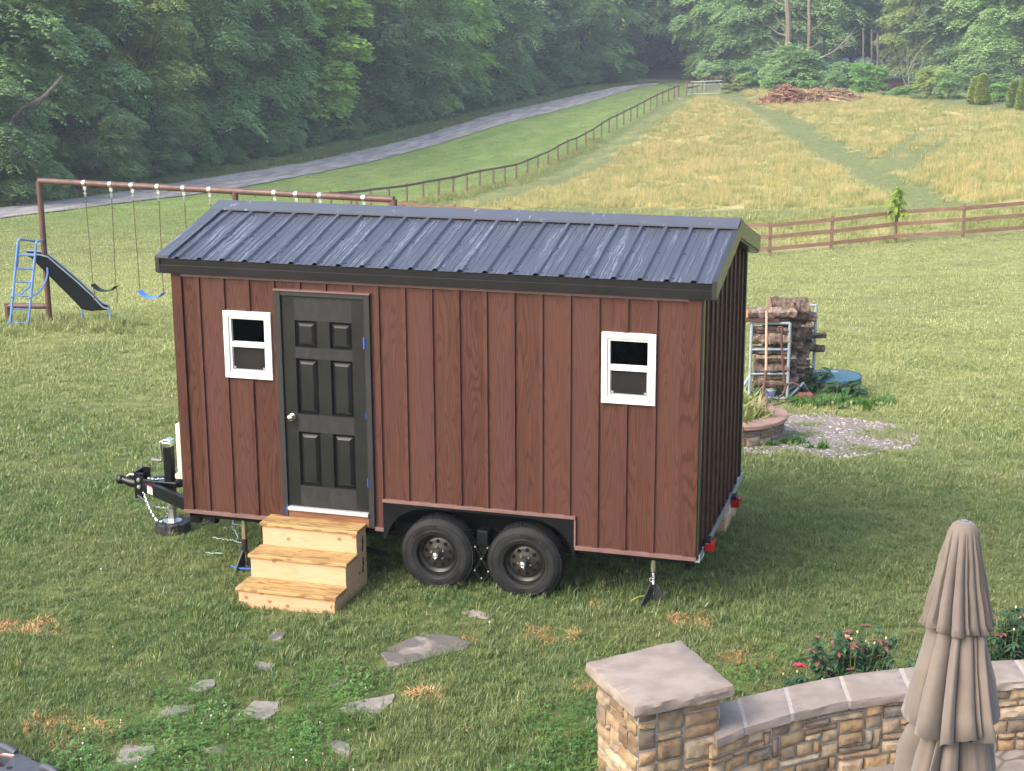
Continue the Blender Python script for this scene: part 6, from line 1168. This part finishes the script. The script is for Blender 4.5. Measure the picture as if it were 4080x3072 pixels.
def crown(seed, Ht, R, kind='compound', base=.06, lumps=36, per=115, flat=1.0):
    r = np.random.default_rng(seed); P, D = [], []; cs = []
    for i in range(lumps):
        f = base+(0.95-base)*((i+.5)/lumps); rad = R*(.62+.38*math.sin(min(1, f*1.6)*PI*.5))*(1.0 if f < .6 else math.sqrt(max(.02, 1-((f-.6)/.42)**2))); a = i*2.399+r.normal(0, .35); q = rad*(.80*math.sqrt(r.uniform(.25, 1))); lr = R*r.uniform(.24, .42); c = np.array([q*math.cos(a), q*math.sin(a), Ht*f+r.normal(0, .3)]); cs.append((c, lr))
        n = int(per*r.uniform(.7, 1.3)); v = r.normal(0, 1, (n, 3)); v /= np.linalg.norm(v, axis=1, keepdims=True); v[:, 2] = np.where(v[:, 2] < -.12, -v[:, 2], v[:, 2]); outw = np.array([math.cos(a), math.sin(a), .15]); sh = r.uniform(.80, 1.06, n)[:, None]
        P.append(c+v*np.array([1, 1, .60])*lr*sh); D.append(v*np.array([1, 1, .45])+outw*.55+r.normal(0, .25, (n, 3)))
    P = np.concatenate(P); D = np.concatenate(D)
    par = {'compound': (1.05,5,.50,.085,.75), 'broad': (.50,3,.36,.135,.5), 'fine': (.6,4,.30,.065,.8), 'sumac': (1.0,6,.42,.065,.35)}[kind]
    V, Q = fronds(P, D, *par, r); return V, Q, cs
def trunk_mesh(seed, Ht, cs, r0, lean=0.0):
    r = np.random.default_rng(seed+5); mb = MB(); pts = [np.array([lean*f*f*Ht+.25*math.sin(f*4+seed), .25*math.cos(f*3+seed)*f, Ht*f*.88]) for f in np.linspace(-.05, 1, 9)]; mb.tube(pts, [r0*(1-.82*max(f, 0)) for f in np.linspace(-.05, 1, 9)], 9)
    for c, lr in cs[2::3]:
        f = max(.08, min(.9, (c[2]/Ht-.16))); i = f*8; p0 = pts[min(int(i), 7)]; m_ = (p0+c)/2+np.array([0, 0, .35]); mb.tube([p0, m_, c], [r0*.34*(1-.6*f), r0*.22*(1-.6*f), .03], 6)
    return mb
TREEP = {}
def treeproto(key, seed, Ht, R, kind, mt, **k):
    V, Q, cs = crown(seed, Ht, R, kind, **k); TREEP[key] = (fast_mesh('crown', V, Q, mt), cs, Ht, seed)
treeproto('walnut_a', 1, 15, 5.2, 'compound', 'leaf_walnut'); treeproto('walnut_b', 2, 16.5, 5.6, 'compound', 'leaf_walnut'); treeproto('maple', 3, 15.5, 5.2, 'broad', 'leaf_maple', lumps=42, per=150); treeproto('dark_a', 4, 15, 5.2, 'broad', 'leaf_dark', lumps=40, per=140); treeproto('olive', 5, 14, 4.8, 'fine', 'leaf_olive', lumps=40, per=150); treeproto('cedar', 6, 8.5, 3.6, 'fine', 'leaf_dark', lumps=34, per=150); treeproto('high_a', 7, 15, 5.4, 'compound', 'leaf_walnut', base=.24); treeproto('high_b', 8, 15, 5.0, 'broad', 'leaf_dark', base=.22, lumps=36, per=130); treeproto('light', 9, 14.5, 4.6, 'compound', 'leaf_maple', base=.10)
treeproto('low_shrub', 12, 3.4, 2.3, 'broad', 'leaf_walnut', lumps=16, per=90)
_tr = {}
def tree(key, x, y, label, rz=0.0, s=1.0, sx=1.0, r0=.24, bark='tree_bark', group='trees along the lane and the back of the hay field', name='tree'):
    me_, cs, Ht, sd = TREEP[key]; z = hz(x, y)-.15; T_ = thing(name, label, 'tree', (x, y, z), group, rz); T_.scale = (s*sx, s*sx, s)
    c = link('crown', me_, T_); 
    if (key, bark) in _tr: link('trunk', _tr[key, bark], T_)
    else: o = trunk_mesh(sd, Ht, cs, r0).build('trunk', bark, T_, off=np.zeros(3), smooth=True); _tr[key, bark] = o.data
    return T_
LEFT = [('walnut_b',66,-48,'dark tree at the left frame edge with a thick leaning grey limb',.4,1.0),('walnut_a',73,-47.5,'feathery walnut tree rising behind the left post of the swing set',1.9,1.0),('olive',80,-46.5,'olive green tree behind the swing hangers with small yellowing leaves',.8,1.0),('walnut_b',88,-47.5,'large drooping walnut tree behind the right half of the swing beam',2.7,1.05),('walnut_a',97,-47,'dark blue green walnut just left of the bright maple',4.4,1.02),('maple',106,-46.0,'brightest yellow green maple tree at the lane, left of centre',.3,1.12),('dark_a',118,-46.5,'dark shaded tree directly right of the bright maple',2.2,1.1),('walnut_b',129,-45,'walnut with long drooping sprays overhanging the middle of the lane verge',5.4,1.0),('light',139,-44.5,'tree with pale yellow green top above the sandy patch of the lane',1.2,1.08),('walnut_a',150,-43.5,'mid green walnut before the top bend of the lane',3.3,1.1),('dark_a',163,-42,'dense dark tree near the top of the lane',.9,1.1),('walnut_b',176,-40,'last walnut tree before the dark opening at the top of the lane',2.0,1.1)]
FT = None
for key, y_, x_, lab, rz_, s_ in LEFT:
    T_ = tree(key, x_, y_, lab, rz_, s_)
    if FT is None: FT = T_
for (x_, y_), s_, lab in (((-43.2,60),.8,'low dark cedar at the far left above the lane'),((-42.2,69.5),.62,'low dark bushy cedar behind the left end of the swing beam'),((-43.0,77),.62,'squat dark shrubby cedar left of the small gap in the undergrowth')):
    tree('cedar', x_, y_, lab, s_*9, s_, group='cedars along the lane')
mb = MB(); dl = 89; mb.tube([at(-40,360,dl), at(0,305,dl), at(30,262,dl), at(62,237,dl), at(100,205,dl), at(135,165,dl+1)], [.36,.30,.25,.19,.13,.06], 10); mb.tube([at(28,268,dl), at(15,275,dl-.5), at(48,232,dl-.6), at(80,218,dl-.6)], [.16,.16,.12,.06], 8); o = mb.build('limb', 'tree_bark', None, smooth=True)
o.parent = FT; o.matrix_parent_inverse = (Matrix.Translation(FT.location) @ Matrix.Rotation(.4, 4, 'Z')).inverted()
BACK = [('walnut_b',1215,212,'tall walnut just left of the yellow leaved vine tree',1,1.1),('high_b',1305,216,'dark tree hung with bright yellow green vine leaves',2,1.15),('high_a',1400,232,'dark walnut standing over the shaded opening where the lane ends',4,1.2),('high_b',1478,236,'dark tree deep in the shade above the metal gate',5,1.15),('walnut_a',1555,212,'bushy walnut behind the short fence right of the gate',.5,1.05),('walnut_b',1640,205,'walnut with layered pale sprays left of the bare trunk',3.5,1.05),('high_a',1745,208,'walnut behind the two bare grey trunks',2.4,1.15),('high_b',1835,214,'dark tree behind the brush pile with thin black stems',1.5,1.15),('high_a',1905,222,'tree whose high crown lets the far road show beneath it',5.1,1.15),('olive',1975,205,'olive green tree behind the cluster of thin forking stems',.9,1.05),('dark_a',2068,200,'broad dark tree right of the pale many stemmed tree',3.2,1.1),('high_a',2150,196,'tree with a dark straight trunk at the right of the field',4.2,1.1),('walnut_a',2222,186,'walnut tree cut off by the right frame edge',2.9,1.1)]
BT = {}
for key, u, d_, lab, rz_, s_ in BACK: p_ = at(u, 190, d_); BT[u] = tree(key, p_[0], p_[1], lab, rz_, s_)
# yellow vine leaves in one tree (an own plant climbing it)
r_ = np.random.default_rng(33); V, F = [], []; p0 = at(1300, 100, 207)
for cu, cv, n, su, sv in ((1300,12,26,38,14),(1330,35,16,16,16),(1265,75,14,14,10),(1255,170,22,6,30),(1262,215,10,8,14),(1290,90,8,12,10)):
    for _ in range(n): leaf(V, F, at(cu+r_.normal(0, su*.6), cv+r_.normal(0, sv*.6), 209.0+r_.normal(0, .5)), (r_.normal(), -.6+r_.normal()*.4, r_.normal()*.4), .55, .42, .5, .1, 3)
mb = MB(); mb.add(V, F); o = mb.build('climbing_vine', 'leaf_yellow'); tag(o, 'bright yellow green vine climbing a tree above the top of the lane', 'vine')
# bare trunks
def bare(name, label, u, v0, v1, d_, r0, seed, lean=0, mt='pale_bark', br=6):
    r = np.random.default_rng(seed); b = at(u, v1, d_); b[2] = hz(b[0], b[1])-.2; top = at(u+lean, v0, d_); T_ = thing(name, label, 'tree', tuple(b), 'bare trunks behind the brush pile'); mb = MB(); pts = [b+(top-b)*f+np.array([.12*math.sin(f*7+seed), 0, 0]) for f in np.linspace(0, 1.25, 9)]; mb.tube(pts, [r0*(1-.35*f) for f in np.linspace(0, 1, 9)], 9); mb.build('trunk', mt, T_, smooth=True)
    for k in range(br):
        f = r.uniform(.35, 1.1); p_ = b+(top-b)*f; a = r.choice((-1, 1)); e = p_+np.array([a*r.uniform(1, 2.6), r.normal(0, .5), r.uniform(.6, 2.2)]); mb = MB(); m_ = (p_+e)/2+np.array([0, 0, -.3]); mb.tube([p_, m_, e], [r0*.28, r0*.18, .015], 5); mb.tube([m_, m_+np.array([a*.5, 0, 1.0])], [.03, .01], 4); mb.build('branch', mt, T_)
    return T_
bare('bare_tree', 'stout pale bare trunk, the thicker of the two behind the brush pile', 1703, -5, 150, 186, .42, 3, -2); bare('bare_tree', 'thinner grey bare trunk just right of the stout pale one', 1742, -5, 150, 187, .26, 4, 8)
b_ = at(1762, 128, 180); T_ = thing('bare_branch', 'pale dead branch reaching up to the right behind the brush pile', 'branch', tuple(b_)); mb = MB()
mb.tube([at(1728,135,180.5), at(1762,130,180), at(1800,112,180), at(1826,88,180), at(1850,58,180)], [.12,.11,.09,.06,.03], 6); mb.build('limb', 'dead_twig', T_)
for a, b in (((1800,112),(1848,88)),((1812,100),(1858,74)),((1826,88),(1855,66)),((1780,122),(1800,128)),((1826,88),(1838,62)),((1815,105),(1845,98))): mb = MB(); mb.tube([at(*a,180), at((a[0]+b[0])/2,(a[1]+b[1])/2-3,180), at(*b,180)], [.05,.04,.02], 5); mb.build('twig', 'dead_twig', T_)
p_ = at(1962, 185, 188); T_ = thing('stem_cluster', 'cluster of thin pale stems forking upward, right of the parked red car', 'tree', (p_[0], p_[1], hz(p_[0], p_[1])))
for pts, r0 in ((((1962,200),(1963,170),(1960,140),(1958,118)),.10),(((1958,200),(1955,180),(1948,160),(1946,130)),.08),(((1962,165),(1970,150),(1975,135),(1972,118)),.06),(((1981,196),(1983,170),(1988,145),(1996,126)),.09),(((1964,150),(1975,125),(1995,100),(2018,80)),.08),(((1982,190),(1998,180),(2012,172)),.05)): mb = MB(); mb.tube([at(u, v, 188) for u, v in pts], [r0*(1-.2*i) for i in range(len(pts))], 6); mb.build('stem', 'dead_twig', T_, smooth=True)
for k, (u, v0) in enumerate(((1862,100),(1880,104),(1893,110),(2160,120))):
    b = at(u, 195, 200); b[2] = hz(b[0], b[1])-.2; t2 = at(u+3, v0-40, 200); T_ = thing('thin_trunk', ('thinnest dark stem behind the yellow sumac','middle dark stem behind the yellow sumac','dark leaning trunk just left of the parked red car','dark straight trunk near the right edge behind the clipped cedars')[k], 'tree', tuple(b), 'dark stems at the back of the field'); mb = MB(); mb.tube([b, (b+t2)/2+np.array([.1,0,0]), t2], [.17,.14,.11], 7); mb.build('trunk', 'tree_bark', T_, smooth=True)
# shrubs on the field edge
SHP = {}
def shrub(kind, u, v, d_, Ht, R, label, mt, name='shrub', cat_='shrub', seed=1, base=.1, lumps=10, per=60, fl=1.0):
    Ht *= .75; R *= .75
    p_ = at(u, v, d_); z = hz(p_[0], p_[1])-.1; key = (kind, mt, seed)
    if key not in SHP:
        V, Q, cs = crown(seed+40, 4.0, 1.9, kind, base, lumps, per); SHP[key] = (fast_mesh('foliage', V, Q, mt), cs)
    me_, cs = SHP[key]; T_ = thing(name, label, cat_, (p_[0], p_[1], z), 'shrubs along the far edge of the field', seed*1.3); T_.scale = (R/1.9, R/1.9, Ht/4.0); link('foliage', me_, T_); mb = MB()
    for c, lr in cs[::3]: mb.tube([(0,0,-.1), c*np.array([.4,.4,.5]), c], [.06,.045,.02], 5)
    mb.build('stems', 'tree_bark', T_, off=np.zeros(3)); return T_
shrub('sumac',1722,178,163,5.6,3.1,'big rounded green sumac behind the brush pile','leaf_walnut','sumac','shrub',1,lumps=18,per=85); shrub('sumac',1872,210,157,3.9,2.0,'bright yellow green sumac standing right of the brush pile','leaf_sumac','sumac','shrub',2,lumps=14,per=60); shrub('sumac',1802,205,160,2.6,1.2,'small slender sumac between the brush pile and the yellow sumac','leaf_walnut','sumac','shrub',3)
shrub('broad',1672,204,159,2.2,1.7,'low yellow green shrub at the left end of the brush pile','leaf_sumac',seed=4); shrub('broad',1752,204,156,2.0,1.6,'low yellow green shrub in the middle behind the brush pile','leaf_sumac',seed=5); shrub('broad',1612,198,168,2.6,1.6,'blue green shrub between the gate and the brush pile','leaf_walnut',seed=6); shrub('broad',1580,205,166,1.5,1.6,'low weedy shrub right beside the metal gate','leaf_olive',seed=7); shrub('sumac',1958,219,150,1.5,1.6,'low sumac in front of the parked red car','leaf_sumac',seed=8); shrub('sumac',2012,220,148,3.6,1.6,'upright olive shrub right of the parked red car','leaf_olive',seed=9); shrub('sumac',2050,222,146,3.2,1.6,'leafy shrub left of the first clipped cedar','leaf_walnut',seed=10); shrub('sumac',2158,235,142,2.1,1.1,'small sumac between the clipped cedars','leaf_sumac',seed=11); shrub('broad',1998,192,172,3.6,2.0,'dark rounded shrub hiding the front of the parked car','leaf_dark',seed=12); shrub('broad',2080,190,172,3.4,2.6,'dark low shrub behind the clipped cedars','leaf_dark',seed=13); shrub('broad',2140,195,170,3.8,2.8,'dark hummock of shrubs behind the right hand cedars','leaf_dark',seed=14)
def cone(u, v, d_, Ht, R, label, seed):
    r = np.random.default_rng(seed); p_ = at(u, v, d_); T_ = thing('clipped_cedar', label, 'shrub', (p_[0], p_[1], hz(p_[0], p_[1])-.1), 'clipped cedars at the right of the field'); n = 3200; f = r.random(n)**1.15; a = r.uniform(0, 2*PI, n); q = R*(1-f)**.55*(1+.15*np.sin(a*3+f*9))*r.uniform(.8, 1.05, n); P = np.stack([q*np.cos(a), q*np.sin(a), .1+f*Ht], -1); D = np.stack([np.cos(a)*.5, np.sin(a)*.5, np.full(n, 1.0)], -1)+r.normal(0, .2, (n, 3)); V, Q = fronds(P, D, .3, 3, .24, .07, .1, r); link('foliage', fast_mesh('foliage', V, Q, 'leaf_cedar'), T_); mb = MB(); mb.tube([(0,0,-.1),(0,0,Ht*.5)], [.08,.04], 6); mb.build('trunk', 'tree_bark', T_, off=np.zeros(3))
cone(2104,234,139,2.0,.42,'left half of the twin clipped cedars in the middle of the group',1); cone(2120,236,138.5,2.25,.48,'taller right half of the twin clipped cedars',2); cone(2188,242,136,1.9,.40,'narrow clipped cedar standing apart near the right edge',3); cone(2212,246,134,2.2,.6,'clipped cedar cut by the right frame edge',4)
# brush pile
pmat('brush_rust', (.30,.145,.09), (.40,.22,.145), 3, .95, spec=.1); pmat('brush_tan', (.42,.29,.18), (.30,.20,.12), 3, .95, spec=.1); BPc = at(1750, 224, 149); BPc[2] = hz(*BPc[:2]); BP = thing('brush_pile', 'heap of dead reddish brown brush and logs on the rise of the field', 'brush pile', tuple(BPc))
for mt, (uc, sp, n, hgt), sd in (('brush_rust',(1695,1.8,1500,1.7),1),('brush_tan',(1790,2.3,1900,1.75),2)):
    r = np.random.default_rng(sd); c = at(uc, 224, 149); V = []; 
    x_ = c[0]+r.normal(0, sp*.6, n); y_ = c[1]+r.normal(0, .8, n); hh = hgt*np.exp(-((x_-c[0])/(sp*1.1))**2)*np.exp(-((y_-c[1])/1.3)**2)*(.75+.4*vnoise(x_, y_, .9, sd)); P = np.stack([x_, y_, H(x_, y_)+hh*r.uniform(.2, 1, n)], -1); D = np.stack([r.normal(0, 1, n), r.normal(0, 1, n), r.normal(0, .35, n)], -1); V, Q = fronds(P, D, .45, 2, .32, .06, .3, r); link('dead_leaves', fast_mesh('dead_leaves', V-BPc, Q, mt), BP)
mb = MB(); r = np.random.default_rng(9)
for k in range(40): c = at(1750+r.normal(0, 32), 224, 149+r.normal(0, .6)); c[2] = hz(c[0], c[1])+r.uniform(.1, 1.1); d_ = np.array([r.normal(), r.normal()*.5, r.normal()*.3]); mb.tube([c-d_, c+d_*.2+np.array([0,0,.1]), c+d_], [.05,.04,.015], 5)
mb.tube([at(1790,224,147.5)+np.array([0,0,.4]), at(1850,231,147)+np.array([0,0,.25])], [.14,.10], 7); mb.build('branches', 'brush_tan', BP)
# parked car far behind
pmat('car_red', (.05,.008,.009), (.04,.007,.008), 3, .35); pmat('car_glass', (.01,.012,.016), (.015,.018,.022), 3, .1); pmat('car_roof', (.035,.05,.085), (.045,.06,.10), 3, .3)
cp = at(1938, 196, 190); cz = hz(*cp[:2]); CAR = thing('parked_car', 'dark red car parked in the shade of the trees behind the field', 'car', (cp[0], cp[1], cz), rz=.25)
side = [(-2.2,.35),(-2.25,.75),(-2.1,.95),(-1.95,1.05),(-1.65,1.55),(-1.2,1.66),(.2,1.66),(.55,1.58),(1.05,1.08),(1.9,.98),(2.2,.85),(2.25,.4)]
mb = MB(); mb.prism([(x, -.88, z) for x, z in [(-2.2,.32)]+side[1:4]+[(1.05,1.08)]+side[9:]], (0,1.76,0)); mb.build('body', 'car_red', CAR, bevel=.06, off=np.zeros(3), fixn=True); mb = MB(); mb.prism([(x, -.78, z) for x, z in ((-1.93,1.05),(-1.66,1.56),(.5,1.56),(1.02,1.07))], (0,1.56,0)); mb.build('windows', 'car_glass', CAR, bevel=.05, off=np.zeros(3), fixn=True); mb = MB(); mb.prism([(x, -.80, z) for x, z in ((-1.68,1.555),(-1.2,1.68),(.2,1.68),(.54,1.555))], (0,1.6,0)); mb.build('roof', 'car_roof', CAR, bevel=.04, off=np.zeros(3), fixn=True)
for x_ in (-1.35, 1.4):
    for s in (-1, 1): mb = MB(); mb.lathe([(0,-.11),(.22,-.11),(.33,-.09),(.34,0),(.33,.09),(.22,.11),(0,.11)], (x_, s*.80, .33), (0,1,0), 20); mb.build('wheel', 'tyre_rubber', CAR, off=np.zeros(3), smooth=True)
for s in (-1, 1): mb = MB(); mb.box((-2.27,s*.62-.14,.72),(-2.2,s*.62+.14,.88)); mb.build('tail_lamp', 'red_lens', CAR, off=np.zeros(3))
# vine on the fence post
vp = RF[2]; r = np.random.default_rng(12); VN = thing('post_vine', 'lime green creeper spilling over the third fence post right of the house', 'vine', tuple(vp)); V, F = [], []
for _ in range(95):
    z = r.uniform(1.0, 2.0); w = .12*(1-abs(z-1.3)/1.0)+.03; leaf(V, F, vp+np.array([r.normal(0, w), -.1+r.normal(0, .13), z]), (r.normal(), -.6+r.normal()*.4, r.normal()*.5), .22, .15, .5, .1, 3)
mb = MB(); mb.add(V, F); mb.build('leaves', 'leaf_lime', VN); mb = MB(); mb.tube([vp+np.array([0,-.07,z_]) for z_ in (0,.6,1.2,1.7,2.1)], .012, 5); mb.build('stem', 'stem_green', VN)
# woodland behind the first row, undergrowth along the edge
wl = protos('woodland_proto', [TREEP[k][0] for k in ('walnut_b','dark_a','walnut_a')]); r = np.random.default_rng(21); pts = []
for row, x0 in ((0,-56),(1,-65),(2,-75)):
    for y_ in np.arange(52+row*2, 205, 7.0): pts.append((x0+r.normal(0, 1.5), y_+r.normal(0, 1.5)))
for row, d_ in ((0,243),(1,256),(2,272)):
    for u in np.arange(1120, 1780, 55-row*4): q = at(u+r.normal(0, 12), 180, d_+r.normal(0, 3)); pts.append((q[0], q[1]))
for u in np.arange(1780, 2320, 60): q = at(u+r.normal(0, 10), 180, 292+r.normal(0, 4)); pts.append((q[0], q[1]))
pts = np.array(pts); scatter('woodland', P3(pts[:, 0], pts[:, 1]), wl, 3, 'deep mass of wood behind the first rows of trees', 1.05, 1.35, .04, 22)
ug = protos('undergrowth_proto', [TREEP['low_shrub'][0], SHP[('broad','leaf_walnut',6)][0], SHP[('broad','leaf_dark',12)][0]]); pts = []
for y_ in np.arange(52, 190, .75): xe = -43.4+max(0, y_-120)*.075+r.normal(0, .55); pts.append((xe, y_, r.uniform(.22, .55))); pts.append((xe-2.0, y_, r.uniform(.4, .85))); pts.append((xe-4, y_, r.uniform(.6, 1.1)))
for u in np.arange(1180, 1370, 7): q = at(u+r.normal(0, 3), 180, 200+r.normal(0, 2)); pts.append((q[0], q[1], r.uniform(.3, .7)))
for u in np.arange(1520, 1860, 9): q = at(u+r.normal(0, 3), 180, 196+r.normal(0, 3)); pts.append((q[0], q[1], r.uniform(.4, .8)))
pts = np.array(pts); scatter('undergrowth', P3(pts[:, 0], pts[:, 1]), ug, 3, 'tangled undergrowth along the foot of the trees', .9, 1.2, .15, 23, pts[:, 2])
vg = []
for a, b in zip(ra[::1], ra[1:]):
    for _ in range(14): q = a+(b-a)*r.random()+np.array([-abs(r.normal(0, 1.5))-.2, 0]); vg.append(q)
vg = np.array(vg); scatter('verge_grass', P3(vg[:, 0], vg[:, 1]), protos('verge_proto', [blades(110, .5, .10, .32, .022, 'weed_leaf', 820+i, .6, 1, 6) for i in range(3)]), 3, 'weedy verge grass between the lane and the trees', .6, 1.3, .15, 24)
# ------------------------------------------------------------------ air, sky, sun
m, t = newmat('haze'); vs = t.t.nodes.new('ShaderNodeVolumePrincipled'); vs.inputs['Color'].default_value = (.78, .86, .96, 1); vs.inputs['Density'].default_value = HAZE; vs.inputs['Anisotropy'].default_value = .25; t.out(None, vs.outputs[0])
if HAZE > 0:
    mb = MB(); mb.box((-139, -34, float(GZ.min())-1.2), (159, 352, 19)); o = mb.build('haze', 'haze'); tag(o, 'thin morning haze over the yard and fields', kind='stuff'); o.visible_shadow = True
w = bpy.data.worlds.new('World'); SC.world = w; w.use_nodes = True; nt = w.node_tree; nt.nodes.clear(); sk = nt.nodes.new('ShaderNodeTexSky'); sk.sky_type = 'NISHITA'; sk.sun_disc = False; bg = nt.nodes.new('ShaderNodeBackground'); ow = nt.nodes.new('ShaderNodeOutputWorld')
SUN_EL, SUN_AZ = math.radians(41), math.radians(217)      # azimuth clockwise from +y
sk.sun_elevation = SUN_EL; sk.sun_rotation = SUN_AZ; sk.air_density = 1.0; sk.dust_density = 4.0; sk.ozone_density = 0.8; bg.inputs[1].default_value = SKY; nt.links.new(sk.outputs[0], bg.inputs[0]); nt.links.new(bg.outputs[0], ow.inputs[0])
sl = bpy.data.lights.new('sun', 'SUN'); so = bpy.data.objects.new('sun', sl); COL.objects.link(so); sl.energy = SUN; sl.angle = math.radians(45); sl.color = (1, .94, .84)
sd = Vector((math.sin(SUN_AZ)*math.cos(SUN_EL), math.cos(SUN_AZ)*math.cos(SUN_EL), math.sin(SUN_EL))); so.rotation_euler = (-sd).to_track_quat('-Z', 'Y').to_euler(); so.location = (0, -10, 30)
vs_ = SC.view_settings; SC.display_settings.display_device = 'sRGB'; vs_.view_transform = 'Standard'; vs_.look = 'None'; vs_.exposure = EXPO; vs_.gamma = 1; vs_.use_curve_mapping = False
SC.render.engine = 'CYCLES'; cy = SC.cycles; cy.max_bounces = 6; cy.diffuse_bounces = 3; cy.glossy_bounces = 2; cy.transmission_bounces = 4; cy.transparent_max_bounces = 4; cy.volume_bounces = 0; cy.use_denoising = True; cy.caustics_reflective = False; cy.caustics_refractive = False
try: cy.denoiser = 'OPENIMAGEDENOISE'; cy.denoising_input_passes = 'RGB_ALBEDO_NORMAL'
except Exception: pass
